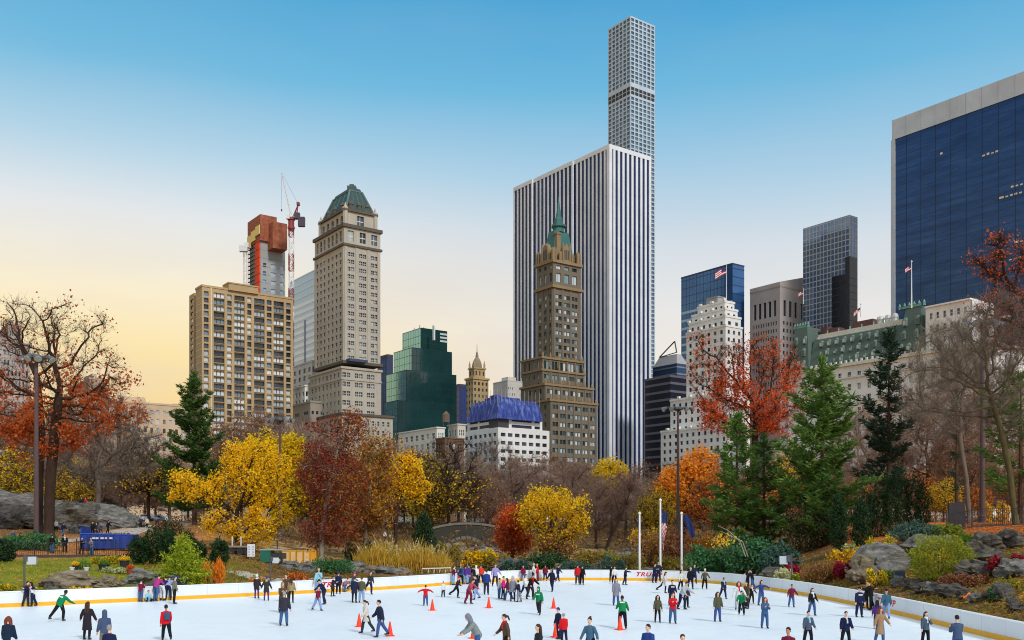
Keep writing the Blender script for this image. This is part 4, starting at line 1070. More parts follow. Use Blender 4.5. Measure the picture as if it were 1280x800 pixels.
# ---- hotel with green mansard roofs
def hotel():
 Y0 = 318; c = Blk(985, 1236, 1300, Y0); T = thing('grand_hotel', (*adv(c.C, GL, c.wl / 2), G0), 'white hotel with a long green mansard roof full of small dormers', 'hotel')
 st = M_wall('white_hotel_brick', lin((232, 232, 230)), .14); gn = M_wall('mansard_green', lin((88, 106, 98)), .3, 1.1, .7, (.05, .06, .06)); wh = M_wall('pale_ridge', lin((214, 214, 204)), .2)
 N = (-GR[0], -GR[1]); P = lambda px: solve(c.C, GL, px); W = c.wl
 def hz(px, py):
  o = adv(c.C, GL, P(px)); return Zy(py, o[1])
 ze = hz(1046, 459); ztop = hz(1040, 419); zr = hz(1040, 411)
 mb = MB(); wins = []
 nb = int(W / 4.2); cols = evenly(W, nb, .36, 1.0); rows = storeys(G0 + 6, ze - 1.5, 4.6, .52)
 facade(mb, wins, c.C, GL, N, W, G0 - 2, ze, cols, rows, .6)
 O, U, N2, W2 = c.face('R'); facade(mb, wins, O, U, N2, W2, G0 - 2, ze, evenly(W2, 8, .36, 1), rows, .6)
 far = adv(c.C, GL, W); mb.quad((*far, G0), (*adv(far, GR, 24), G0), (*adv(far, GR, 24), ze), (*far, ze))
 mb.build('wall', st, T); put_windows(T, wins, unit_old, 'window', 100)
 cm = MB(); fc = (c.C, GL, N, W)
 hbars(cm, fc, [ze + .3], 1.2, 1.6, 1.0); hbars(cm, fc, [ze - 4.6, ze - 14], .6, .8, .5); hbars(cm, c.face('R'), [ze + .3], 1.2, 1.6, 1.0)
 for u in np.arange(1, W, 2.2): o = adv(c.C, GL, u); cm.cbox((o[0] + N[0] * .5, o[1] + N[1] * .5, ze + .9), (.7, .7, 1.0), R(36))
 cm.build('cornice', wh, T)
 # main roof between the pavilions, and the pavilions themselves
 rm = MB(); dm = MB(); wm = MB(); tm = MB()
 def roofpiece(u0, u1, zt, slope, dep=18, proud=0.0):
  a = adv(c.C, GL, u0); a = (a[0] + N[0] * proud, a[1] + N[1] * proud); e = adv(a, GL, u1 - u0); ins = slope
  A2 = adv(a, GR, dep); E2 = adv(e, GR, dep)
  q = lambda p, i, j: (p[0] + GR[0] * i + GL[0] * j, p[1] + GR[1] * i + GL[1] * j)
  s2 = ins if proud else 0
  rm.hull([(*a, ze + .9), (*e, ze + .9), (*E2, ze + .9), (*A2, ze + .9)][::-1], [(*q(a, ins, s2), zt), (*q(e, ins, -s2), zt), (*q(E2, -ins, -s2), zt), (*q(A2, -ins, s2), zt)][::-1])
 uA, uB = P(1118), P(1013)
 roofpiece(P(1160) + .5, uB + 1, ztop, 3.6)
 # a pale flat ridge with railings
 a = adv(c.C, GL, uA - 1); tm.box((a[0] + GR[0] * 3.6, a[1] + GR[1] * 3.6), (GL[0] * (uB - uA), GL[1] * (uB - uA)), (GR[0] * 9, GR[1] * 9), ztop + .01, zr - .5)
 tm.hull([(*adv(adv(c.C, GL, uA - 1), GR, 3.5), ztop + .3), (*adv(adv(c.C, GL, uB), GR, 3.5), ztop + .3), (*adv(adv(c.C, GL, uB), GR, 9), ztop + .3), (*adv(adv(c.C, GL, uA - 1), GR, 9), ztop + .3)][::-1],
   [(*adv(adv(c.C, GL, uA - 1), GR, 6), zr), (*adv(adv(c.C, GL, uB), GR, 6), zr), (*adv(adv(c.C, GL, uB), GR, 9), zr), (*adv(adv(c.C, GL, uA - 1), GR, 9), zr)][::-1])
 roofpiece(P(1157), uA, hz(1136, 383), 3.2, 15, .8); roofpiece(uB + .2, P(985), hz(998, 409), 2.6, 13, .8)
 rm.build('roof', gn, T); tm.build('ridge', wh, T)
 # upper white storeys nearer the camera
 um = MB(); uw = []; o = adv(c.C, GL, P(1214)); u1 = P(1157) - P(1214)
 facade(um, uw, o, GL, N, u1, ze + .95, hz(1180, 381), evenly(u1, 6, .4, .8), storeys(ze + 2, hz(1180, 381) - 1, 4.6, .5), .5)
 um.box((o[0] + GR[0] * .7, o[1] + GR[1] * .7), (GL[0] * u1, GL[1] * u1), (GR[0] * 14, GR[1] * 14), ze + .95, hz(1180, 381) - .02); um.box((o[0] + N[0] * .6 , o[1] + N[1] * .6), (GL[0] * u1, GL[1] * u1), (GR[0] * 15, GR[1] * 15), hz(1180, 381), hz(1180, 379)); um.build('upper_wing', st, T); put_windows(T, uw, unit_old, 'wing_window', 40)
 # dormers in three rows
 dmm = M_wall('dormer_trim', lin((112, 132, 122)), .2); dgm = M_glass('dormer_glass', [(.4, .43, .42), (.06, .08, .08), (.5, .5, .48)], .2, 1.5)
 zs = [ze + (ztop - ze) * f for f in (.16, .45, .73)]
 for r_, zz in enumerate(zs):
  ins = 3.6 * (zz - ze) / (ztop - ze)
  for k, u in enumerate(np.arange(uA + 2, uB - 1, 3.4)):
   big = (k % 2 == 0) or r_ == 2; w, h = (1.25, 1.9) if big else (.8, 1.0)
   o = adv(adv(c.C, GL, u), GR, ins - .7); w0 = (o[0] - GL[0] * w / 2, o[1] - GL[1] * w / 2)
   dm.box(w0, (GL[0] * w, GL[1] * w), (GR[0] * 2.4, GR[1] * 2.4), zz, zz + h); dm.lathe((o[0] + GR[0] * 1.0, o[1] + GR[1] * 1.0, zz + h), [(w * .62, 0), (w * .62, .2), (w * .3, .7)], 8)
   wm.box((o[0] - GL[0] * w * .32 + N[0] * .08, o[1] - GL[1] * w * .32 + N[1] * .08), (GL[0] * w * .64, GL[1] * w * .64), (GR[0] * .3, GR[1] * .3), zz + h * .2, zz + h * .88)
   wm.build('dormer_window', dgm, dm.build('dormer', dmm, T)); dm, wm = MB(), MB()
 for (ua, ub, zt) in ((P(1157), uA, hz(1136, 383)), (uB, P(985), hz(998, 409))):
  for r_ in range(3):
   for f in (.3, .7) if r_ else (.25, .5, .75):
    u = ua + (ub - ua) * f; zz = ze + 1.4 + r_ * (zt - ze) * .27; ins = 3.0 * (zz - ze) / (zt - ze); o = adv(adv(c.C, GL, u), GR, ins - 1.5)
    dm.box((o[0] - GL[0] * .75, o[1] - GL[1] * .75), (GL[0] * 1.5, GL[1] * 1.5), (GR[0] * 2.4, GR[1] * 2.4), zz, zz + 2.3); dm.lathe((o[0] + GR[0], o[1] + GR[1], zz + 2.3), [(.95, 0), (.4, .9)], 8)
    wm.box((o[0] - GL[0] * .45 + N[0] * .08, o[1] - GL[1] * .45 + N[1] * .08), (GL[0] * .9, GL[1] * .9), (GR[0] * .3, GR[1] * .3), zz + .4, zz + 2.0)
    wm.build('dormer_window', dgm, dm.build('dormer', dmm, T)); dm, wm = MB(), MB()
 xm = MB(); cop = M_wall('verdigris', lin((116, 158, 146)), .2)
 for (ua, ub, zt) in ((P(1155), uA + 1, hz(1136, 383)), (uB + 2, P(986), hz(998, 409))):
  for f in np.linspace(.12, .88, 6): o = adv(adv(c.C, GL, ua + (ub - ua) * f), GR, 2.6); xm.lathe((*o, zt), [(.5, 0), (.35, .8), (.5, 1.1), (.1, 2.1)], 6)
  o = adv(adv(c.C, GL, ua + 2.4), GR, 2.2); xm.box(o, (GL[0] * (ub - ua - 4.8), GL[1] * (ub - ua - 4.8)), (GR[0] * .4, GR[1] * .4), zt + .02, zt + .8)
 for u in np.arange(uA + 1, uB, 5): o = adv(adv(c.C, GL, u), GR, 4); xm.cbox((*o, zr - .6), (.4, .4, 1.2))
 xm.build('roof_crest', cop, T)
 km = MB()
 for u, w, h, d_ in ((P(1075), 9, 2.8, 8), (P(1030), 6, 2.4, 9), (P(1018), 3, 3.2, 8)): o = adv(adv(c.C, GL, u), GR, d_); km.box(o, (GL[0] * w, GL[1] * w), (GR[0] * 4, GR[1] * 4), zr - .4, zr + h)
 km.build('roof_hut', M_plain('oxblood_roof_hut', lin((92, 58, 54)), .7), T)
 vm = MB()
 for u, r0 in ((P(1088), 1.1), (P(1097), .9), (P(1106), .9)): o = adv(adv(c.C, GL, u), GR, 6.5); vm.lathe((*o, zr - .4), [(r0, 0), (r0, 1.4), (r0 * 1.3, 1.8), (r0 * 1.1, 2.8), (r0 * .4, 3.2)], 8)
 vm.build('roof_vent', M_plain('vent_grey', (.5, .5, .5), .5), T)
 return c, P
HC, HP = hotel()

# ---- flags on the roofs
us_red = M_plain('flag_red', lin((190, 40, 52)), .8); us_white = M_plain('flag_white', (.8, .78, .76), .8); us_blue = M_plain('flag_blue', lin((44, 54, 110)), .8)
flag_cloth = [us_red, us_white, us_blue]
def striped_flag(mb, o, d, w, h, droop=0.0, wave=.12, n=14):
 """thin cloth with stripes and a blue canton, hanging from o along direction d"""
 for i in range(n):
  for j in range(7):
   def p(a, b, k):
    x = a / n * w; z = -b / 7 * h
    off = wave * math.sin(a * .9 + b * .25) * (a / n)
    return (o[0] + d[0] * x - d[1] * off + k * .012 * d[1], o[1] + d[1] * x + d[0] * off - k * .012 * d[0], o[2] + z - droop * (a / n) ** 1.3 * w)
   m = 2 if (i < n * .42 and j < 4) else (0 if j % 2 == 0 else 1)
   mb.quad(p(i, j, 1), p(i + 1, j, 1), p(i + 1, j + 1, 1), p(i, j + 1, 1), m); mb.quad(p(i, j + 1, -1), p(i + 1, j + 1, -1), p(i + 1, j, -1), p(i, j, -1), m)
def roof_pole(px, Y, y0, y1, lab, fw, fh, dirn, dr):
 x, y = XY(px, Y); T = thing('flagpole', (x, y, Zy(y0, Y)), lab, 'flagpole'); mb = MB(); mb.tube([(x, y, Zy(y0, Y)), (x, y, Zy(y1, Y))], [.22, .1], 8); mb.lathe((x, y, Zy(y1, Y)), [(.12, 0), (.28, .2), (.28, .4), (.05, .6)], 8); mb.build('pole', M_plain('pole_white_%d' % px, (.75, .75, .75), .4), T)
 f = thing('flag', (x, y, Zy(y1, Y) - .8), 'striped flag flying from the ' + lab, 'flag'); g = MB(); striped_flag(g, (x + dirn * .2, y, Zy(y1, Y) - .9), (dirn, .12), fw, fh, dr); g.build('cloth', flag_cloth, f)
roof_pole(908, 428, 392, 331, 'tall pole on the white terraced building', 4.6, 3.0, -1, .55)
roof_pole(1139.5, 297, 385, 328, 'slim pole on the hotel roof pavilion', 1.7, 1.3, -1, .6)
roof_pole(1076, 340, 396, 381, 'short pole on the middle of the hotel roof', 2.2, 1.3, -1, .9)
roof_pole(1004.5, 540, 380, 361, 'short pole beside the gabled granite tower', 2.6, 2.0, -1, .6)

# ---- dark glass wall of the slab on the right edge
def glass_wall():
 far = XY(1115.5, 520); d = (-GL[0], -GL[1]); L = 190.0; near = adv(far, d, L); N = (-GR[0], -GR[1])
 T = thing('glass_slab', (far[0], far[1], G0), 'huge dark blue glass wall framed in white stone at the right edge', 'office tower'); top = Zy(151, 520)
 dep = 34; gt = top - 10.6
 gl = NT('deep_blue_glass'); v = gl.coord(); sz = gl.n('ShaderNodeSeparateXYZ'); gl.l(v, sz.inputs[0])
 wv = gl.n('ShaderNodeMapping'); wv.inputs['Scale'].default_value = (.05, .05, .30); gl.l(v, wv.inputs['Vector']); n1 = gl.noise(wv.outputs['Vector'], 1.0, 5, .65)
 gl.l(gl.ramp(n1, [(.3, (.018, .046, .12)), (.52, (.026, .068, .175)), (.74, (.04, .095, .225))]), gl.b.inputs['Base Color']); gl.b.inputs['Roughness'].default_value = .14; gl.b.inputs['Metallic'].default_value = .5; gl.b.inputs['IOR'].default_value = 1.3
 gl.bump(gl.noise(v, .15, 2), .04, .3)
 mb = MB(); o = (far[0], far[1]); mb.box(o, (d[0] * L, d[1] * L), (GR[0] * dep, GR[1] * dep), G0, gt); mb.build('glass', gl.m, T)
 fr = M_wall('white_travertine', lin((190, 198, 208)), .08); fm = MB(); fc = (far, d, N, L)
 o = (far[0] + N[0] * .5, far[1] + N[1] * .5); fm.box(o, (d[0] * L, d[1] * L), (GR[0] * dep, GR[1] * dep), gt + .01, top)
 bars(fm, fc, [.6], 2.4, G0, gt, 1.4, .5); fm.build('stone_frame', fr, T)
 sm = MB(); bars(sm, fc, np.arange(8.2, L, 8.2), .16, gt + .3, top, .3, .53); sm.build('panel_joint', M_plain('joint_grey', (.3, .3, .31), .7), T)
 mm = MB(); hbars(mm, fc, np.arange(G0 + 4, gt, 3.9), .3, .3, .08); mm.build('floor_line', M_plain('floor_navy', (.03, .04, .07), .3), T)
 mm = MB(); bars(mm, fc, np.arange(8.2, L, 8.2), .16, G0, gt, .3, .12); mm.build('mullion', M_plain('mullion_navy', (.01, .014, .028), .3), T)
 lit = NT('lit_office'); lit.b.inputs['Emission Color'].default_value = (1, .8, .5, 1); lit.b.inputs['Emission Strength'].default_value = .18; lit.l(lit.ramp(lit.noise(lit.coord(), 1.0, 2), [(.3, (.3, .24, .14)), (.7, (.5, .4, .24))]), lit.b.inputs['Base Color'])
 lm = MB(); rnd = random.Random(7)
 for _ in range(18):
  z = G0 + 4 + 3.9 * rnd.randint(14, 48) + 1.2; u = rnd.choice([rnd.uniform(20, 90), rnd.uniform(55, 85)]); n = rnd.randint(1, 6)
  if z > gt - 3: continue
  for k in range(n):
   a = adv(far, d, u + k * 2.2); lm.box((a[0] + N[0] * .06, a[1] + N[1] * .06), (d[0] * 1.3, d[1] * 1.3), (GR[0] * .1, GR[1] * .1), z, z + rnd.uniform(.5, 1.1))
 o_ = lm.build('lit_window', lit.m, T); o_['kind'] = 'stuff'
glass_wall()

# ---- pale buildings on the left skyline
def left_skyline():
 for (l, c, r, Y, t, col, nl, nr, lab) in ((-40, -8, 38, 330, 428, (176, 166, 158), 6, 9, 'grey stepped apartment building showing through the orange oak at the left edge'), (-30, 10, 27, 350, 406, (168, 158, 150), 5, 5, 'taller grey tower top behind the orange oak at the left edge'), (86, 112, 134, 380, 474, (190, 170, 148), 5, 5, 'pale stepped block behind the right branches of the orange oak'), (60, 92, 146, 360, 498, (184, 168, 150), 6, 8, 'broad low pale building behind the orange oak'), (140, 152, 226, 370, 503, (206, 180, 150), 2, 9, 'low cream building with square dark windows left of the tan apartment slab'), (200, 214, 240, 400, 512, (176, 160, 140), 2, 4, 'low grey building behind the tip of the tall pine')):
  b = Blk(l, c, r, Y); T = thing('apartment_building', ctr(b), lab, 'apartment building'); mb = MB(); wins = []; top = b.zy(t)
  rows = storeys(max(G0, top - 40), top - 1.2, 3.4, .5); block_walls(mb, wins, b, G0 - 2, top, evenly(b.wl, nl, .45, .5), rows, evenly(b.wr, nr, .45, .5), rows, .4); b.band(mb, top, top + .7, .2)
  e = Blk(c - (c - l) * .3, c + 3, c + (r - c) * .4, Y + 8); e.solid(mb, top, top + 3.5); mb.build('wall', M_wall('skyline_%d' % int(l + 100), lin(col), .15), T); put_windows(T, wins, unit_flat, 'window', 60)
left_skyline()
# ------------------------------------------------------------------ trees and shrubs
def rotrand(rng, n):
 v = rng.normal(size=(n, 3)); return v / np.linalg.norm(v, axis=1, keepdims=True)
def leaf_quads(rng, C, size, up=0.0, aspect=.62, droop=0.0):
 """one kite shaped leaf spray per centre"""
 n = len(C); a = rotrand(rng, n); a[:, 2] += up; a[:, 2] -= droop; a /= np.linalg.norm(a, axis=1, keepdims=True)
 b = np.cross(a, rotrand(rng, n)); b /= np.linalg.norm(b, axis=1, keepdims=True) + 1e-9
 s = (size * rng.uniform(.6, 1.4, n))[:, None]
 return np.stack([C - a * s * .5, C + b * s * aspect * .5 + a * s * .05, C + a * s * .5, C - b * s * aspect * .5 + a * s * .05], 1)

def colonise(rng, trunk, blobs, n_attr, step=.7, kill=1.3, infl=6.0, iters=90, shell=.5):
 """grow limbs from the trunk towards points scattered in the crown volume"""
 nodes = []; par = []
 tr = [np.array(p, float) for p in trunk]
 for i in range(len(tr) - 1):
  L = np.linalg.norm(tr[i + 1] - tr[i]); k = max(1, int(L / step))
  for j in range(k): nodes.append(tr[i] + (tr[i + 1] - tr[i]) * j / k); par.append(len(nodes) - 2)
 nodes.append(tr[-1]); par.append(len(nodes) - 2); par[0] = -1
 tot = sum(b[1][0] * b[1][1] * b[1][2] for b in blobs); A = []
 for (c, r) in blobs:
  k = max(6, int(n_attr * r[0] * r[1] * r[2] / tot)); d = rotrand(rng, k); rad = rng.uniform(shell ** 3, 1, k) ** (1 / 3)
  A.append(np.array(c) + d * rad[:, None] * np.array(r))
 A = np.vstack(A); N = np.array(nodes); ntr = len(N)
 best = np.full(len(A), 1e9); bi = np.zeros(len(A), int)
 def upd(s0):
  nonlocal best, bi
  D = np.linalg.norm(A[:, None, :] - N[None, s0:, :], axis=2); j = D.argmin(1); d = D[np.arange(len(A)), j]
  m = d < best; best[m] = d[m]; bi[m] = j[m] + s0
 lo = max(0, int(ntr * .3))
 upd(0)
 for it in range(iters):
  act = best < infl * (3 if it < 6 else 1)
  act &= best > kill
  if not act.any(): break
  d = A[act] - N[bi[act]]; d /= np.linalg.norm(d, axis=1, keepdims=True) + 1e-9
  S = np.zeros_like(N); np.add.at(S, bi[act], d); idx = np.unique(bi[act])
  g = S[idx]; g = g / (np.linalg.norm(g, axis=1, keepdims=True) + 1e-9) + rng.normal(size=g.shape) * .18
  g /= np.linalg.norm(g, axis=1, keepdims=True) + 1e-9
  s0 = len(N); N = np.vstack([N, N[idx] + g * step]); par.extend(idx.tolist())
  upd(s0)
  if len(N) > 2600: break
 return N, np.array(par), ntr

def limb_mesh(name, N, par, r_base, r_tip, mat, root, power=2.3, minr=None, parts=False, twigs=None):
 n = len(N); ch = [[] for _ in range(n)]
 for i, p in enumerate(par):
  if p >= 0: ch[p].append(i)
 acc = np.zeros(n)
 for i in range(n - 1, -1, -1):
  acc[i] = sum(acc[c] for c in ch[i]) if ch[i] else 1.0
 rr = acc ** (1 / power); rr = r_tip + (rr - 1) / max(1e-6, rr[0] - 1) * (r_base - r_tip)
 mb = MB(); st = [(0, None)]
 while st:
  i, p = st.pop(); pts = []; rad = []
  if p is not None: pts.append(N[p]); rad.append(min(rr[p], rr[i] * 1.25))
  while True:
   pts.append(N[i]); rad.append(rr[i])
   if not ch[i]: break
   m = max(ch[i], key=lambda c: acc[c])
   for c in ch[i]:
    if c != m: st.append((c, i))
   i = m
  if len(pts) > 1:
   mb.tube(pts, rad, 8 if max(rad) > .2 else (5 if max(rad) > .07 else 3), 0, True)
 return mb, rr, ch

def twig_tubes(rng, base, dirs, L, r):
 """many thin three-sided twigs at once; returns quads"""
 n = len(base); a = dirs / (np.linalg.norm(dirs, axis=1, keepdims=True) + 1e-9)
 u = np.cross(a, rotrand(rng, n)); u /= np.linalg.norm(u, axis=1, keepdims=True) + 1e-9; w = np.cross(a, u)
 tip = base + a * L[:, None]; Q = []
 rr = r[:, None]
 ring = [u * rr, (-.5 * u + .866 * w) * rr, (-.5 * u - .866 * w) * rr]
 for k in range(3):
  p, q = ring[k], ring[(k + 1) % 3]; Q.append(np.stack([base + p, base + q, tip + q * .3, tip + p * .3], 1))
 return np.vstack(Q), tip

def bark(name, c, var=.3):
 t = NT(name); v = t.coord(); mp_ = t.n('ShaderNodeMapping'); mp_.inputs['Scale'].default_value = (2.5, 2.5, .6); t.l(v, mp_.inputs['Vector'])
 nz = t.noise(mp_.outputs['Vector'], 1.6, 6, .7); c = lin(c)
 t.l(t.ramp(nz, [(.3, tuple(x * (1 - var) for x in c)), (.7, tuple(x * (1 + var) for x in c))]), t.b.inputs['Base Color']); t.b.inputs['Roughness'].default_value = .95; t.b.inputs['Specular IOR Level'].default_value = .1; t.bump(nz, .8, .08)
 return t.m
BK = {'dark': bark('dark_bark', (62, 48, 40)), 'grey': bark('grey_bark', (112, 100, 90)), 'brown': bark('brown_bark', (84, 64, 52)), 'moss': bark('mossy_bark', (90, 82, 58)), 'purple': bark('mauve_twig', (130, 105, 92)), 'pale': bark('pale_bark', (150, 138, 122))}
LF = {
 'rust': M_leaf('rust_leaf', [lin((136, 58, 26)), lin((184, 84, 34)), lin((212, 112, 52)), lin((158, 72, 38))]),
 'yellow': M_leaf('yellow_leaf', [lin((244, 170, 0)), lin((255, 198, 8)), lin((255, 220, 44)), lin((250, 182, 4))]),
 'gold': M_leaf('gold_leaf', [lin((160, 142, 20)), lin((214, 182, 24)), lin((240, 204, 34)), lin((150, 142, 30))]),
 'maroon': M_leaf('maroon_leaf', [lin((98, 36, 28)), lin((136, 54, 38)), lin((164, 78, 48)), lin((112, 44, 36))]),
 'copper': M_leaf('copper_leaf', [lin((128, 64, 36)), lin((160, 92, 48)), lin((188, 132, 54)), lin((140, 84, 44))]),
 'red': M_leaf('red_leaf', [lin((188, 60, 24)), lin((220, 86, 38)), lin((238, 118, 58)), lin((200, 74, 36))]),
 'orange': M_leaf('orange_leaf', [lin((216, 112, 24)), lin((240, 142, 34)), lin((250, 168, 60)), lin((222, 126, 44))]),
 'pine': M_leaf('pine_needle', [lin((38, 64, 34)), lin((58, 88, 40)), lin((92, 118, 50)), lin((46, 74, 44))], .5, .3),
 'pinelight': M_leaf('bright_pine_needle', [lin((44, 78, 40)), lin((74, 110, 48)), lin((120, 148, 64)), lin((54, 90, 50))], .5, .3),
 'spruce': M_leaf('dark_needle', [lin((28, 48, 40)), lin((42, 66, 50)), lin((62, 86, 62)), lin((36, 56, 48))], .5, .2),
 'yew': M_leaf('yew_needle', [lin((20, 40, 24)), lin((32, 56, 30)), lin((48, 76, 40)), lin((28, 48, 34))], .8, .2),
 'lime': M_leaf('lime_needle', [lin((92, 116, 24)), lin((138, 152, 30)), lin((172, 180, 44)), lin((104, 132, 36))], .8, .3),
 'juniper': M_leaf('juniper_spray', [lin((34, 74, 44)), lin((54, 104, 62)), lin((92, 142, 84)), lin((46, 88, 64))], .8, .25),
 'bluejuniper': M_leaf('blue_juniper_spray', [lin((36, 66, 60)), lin((58, 92, 84)), lin((92, 122, 104)), lin((44, 76, 66))], .8, .25),
 'willow': M_leaf('olive_leaf', [lin((98, 106, 30)), lin((140, 144, 40)), lin((168, 168, 56)), lin((116, 118, 40))], .8),
 'ochre': M_leaf('ochre_leaf', [lin((126, 92, 40)), lin((170, 126, 50)), lin((196, 156, 72)), lin((142, 100, 54))], .8),
 'crimson': M_leaf('crimson_leaf', [lin((120, 22, 44)), lin((164, 34, 60)), lin((190, 56, 78)), lin((140, 30, 50))], .8),
 'russet': M_leaf('russet_leaf', [lin((104, 70, 52)), lin((142, 96, 66)), lin((170, 124, 84)), lin((120, 82, 66))], .8),
 'green': M_leaf('green_leaf', [lin((60, 96, 36)), lin((92, 130, 44)), lin((130, 160, 60)), lin((76, 110, 44))], .8),
 'cream': M_leaf('cream_bloom', [lin((160, 170, 100)), lin((206, 206, 150)), lin((226, 222, 180)), lin((176, 186, 110))], .8),
 'bare': M_leaf('dry_twig', [lin((112, 88, 76)), lin((146, 120, 104)), lin((172, 148, 130)), lin((126, 102, 90))], .25, .1),
}

def broadleaf(name, seed, base, trunk, blobs, bk, r_base, leaves, label, group=None, n_attr=420, step=.7, twig=(2600, .9, .018), tip=.035, cat='tree', kill=1.3, shell=.5, twigmat=None, infl=6.0):
 """trunk: points relative to base; blobs: crown volumes relative to base;
 leaves: list of (material, count, size, chooser) chooser(points)->weights"""
 rng = np.random.default_rng(seed)
 T = thing(name, base, label, cat, group)
 N, par, ntr = colonise(rng, trunk, blobs, n_attr, step, kill, infl, shell=shell)
 mb, rr, ch = limb_mesh('trunk', N, par, r_base, tip, BK[bk], T)
 fl = [(x, y, z) for x, y, z in mb.v]; mb.v = [(x + base[0], y + base[1], z + base[2]) for x, y, z in fl]
 # root flare
 mb.tube([(base[0], base[1], base[2] - .6), (base[0], base[1], base[2] + .05), (base[0] + trunk[1][0] * .1, base[1] + trunk[1][1] * .1, base[2] + 1.1)], [r_base * 1.7, r_base * 1.35, r_base * .98], 9)
 mb.build('trunk', BK[bk], T, smooth=True)
 outer = np.array([i for i in range(ntr, len(N)) if rr[i] < max(tip * 2.6, .09)]) if len(N) > ntr else np.arange(len(N))
 nt_, tl, trd = twig
 i = rng.choice(outer, nt_); p = np.array(par)[i]; d = N[i] - N[np.maximum(p, 0)]
 d = d / (np.linalg.norm(d, axis=1, keepdims=True) + 1e-9) * .7 + rotrand(rng, nt_) * .75; d[:, 2] += .22
 Q, tips = twig_tubes(rng, N[i] + (N[np.maximum(p, 0)] - N[i]) * rng.uniform(0, 1, (nt_, 1)), d, tl * rng.uniform(.5, 1.3, nt_), np.full(nt_, trd))
 dn = d / (np.linalg.norm(d, axis=1, keepdims=True) + 1e-9); k2 = rng.choice(nt_, nt_)
 b2 = tips[k2] - dn[k2] * (tl * rng.uniform(.1, .6, nt_))[:, None]; Q2, tips2 = twig_tubes(rng, b2, dn[k2] * .6 + rotrand(rng, nt_) * .7 + np.array([0, 0, .15]), tl * .6 * rng.uniform(.5, 1.2, nt_), np.full(nt_, trd * .6))
 B = np.array(base)
 mesh_quads('crown' if not leaves else 'twig', np.vstack([Q, Q2]) + B, twigmat or BK[bk], T)
 pts = np.vstack([tips, tips2, N[outer]])
 for (m, cnt, size, choose) in leaves:
  w = choose(pts) if choose else np.ones(len(pts)); w = np.maximum(w, 0) * rng.random(len(pts)) ** 4.5
  if w.sum() <= 0: continue
  k = rng.choice(len(pts), cnt, p=w / w.sum()); C = pts[k] + rng.normal(size=(cnt, 3)) * size * 1.15
  mesh_quads('foliage', leaf_quads(rng, C, size) + B, LF[m], T)
 return T

def conifer(name, seed, base, H, prof, leafm, label, group=None, r=.35, gap=.95, nb=6, clump=.5, upturn=.18, first=.12, needles=13, cat='pine tree', lean=(0, 0), bk='brown', miss=.12, flat=.35):
 """prof(h) -> branch length for relative height h; tiers of boughs with needle sprays"""
 rng = np.random.default_rng(seed); T = thing(name, base, label, cat, group); mb = MB(); B = np.array(base)
 top = np.array([lean[0], lean[1], H])
 mb.tube([B + (0, 0, -.5), B + top * .3, B + top * .65, B + top], [r * 1.15, r * .85, r * .5, .04], 8)
 C = []; D = []; z = H * first
 while z < H * .985:
  h = z / H; L0 = prof(h); k = max(3, int(nb * (.6 + .4 * min(1, L0 / 3)))); a0 = rng.uniform(0, 6.28)
  for j in range(k):
   if rng.random() < miss: continue
   a = a0 + 6.283 * j / k + rng.normal() * .25; L = max(.25, L0 * rng.uniform(.62, 1.12)); zz = z + rng.normal() * gap * .22
   dr = np.array([math.cos(a), math.sin(a), 0]); st = B + top * (zz / H)
   n = max(3, int(L / .42)); rise = (upturn + .7 * h ** 2.2) * L
   pts = [st + dr * L * t + np.array([0, 0, rise * (t ** 1.6) - .16 * L * math.sin(math.pi * t)]) for t in np.linspace(0, 1, n + 1)]
   mb.tube(pts[::max(1, n // 4)] if n > 4 else pts, [max(.015, .05 * L / 3 + .02)] + [.015] * (len(pts[::max(1, n // 4)] if n > 4 else pts) - 1), 4)
   for t_, p in zip(np.linspace(0, 1, n + 1), pts):
    if t_ < .22: continue
    w = L * .28 * (1 - abs(t_ - .55)) + .12
    for s_ in range(2 if L > 1.2 else 1):
     side = np.array([-dr[1], dr[0], 0]) * rng.normal() * w * .55
     C.append(p + side + np.array([0, 0, rng.normal() * .08])); D.append(dr)
  z += gap * rng.uniform(.8, 1.2) * (1 - .35 * h)
 for q in range(8): C.append(B + top * (1 - q * .012)); D.append(np.array([0, 0, 1]))
 mb.build('trunk', BK[bk], T)
 C = np.repeat(np.array(C), needles, 0); D = np.repeat(np.array(D), needles, 0); n = len(C)
 a = D * .55 + rotrand(rng, n) * np.array([1, 1, flat]) + np.array([0, 0, .30]); a /= np.linalg.norm(a, axis=1, keepdims=True)
 b = np.cross(a, rotrand(rng, n)); b /= np.linalg.norm(b, axis=1, keepdims=True) + 1e-9; s = (clump * rng.uniform(.6, 1.3, n))[:, None]
 C = C + rng.normal(size=(n, 3)) * clump * .18
 V = np.stack([C - a * s * .2, C + b * s * .09 + a * s * .3, C + a * s * .8, C - b * s * .09 + a * s * .3], 1)
 mesh_quads('foliage', V, LF[leafm], T)
 return T

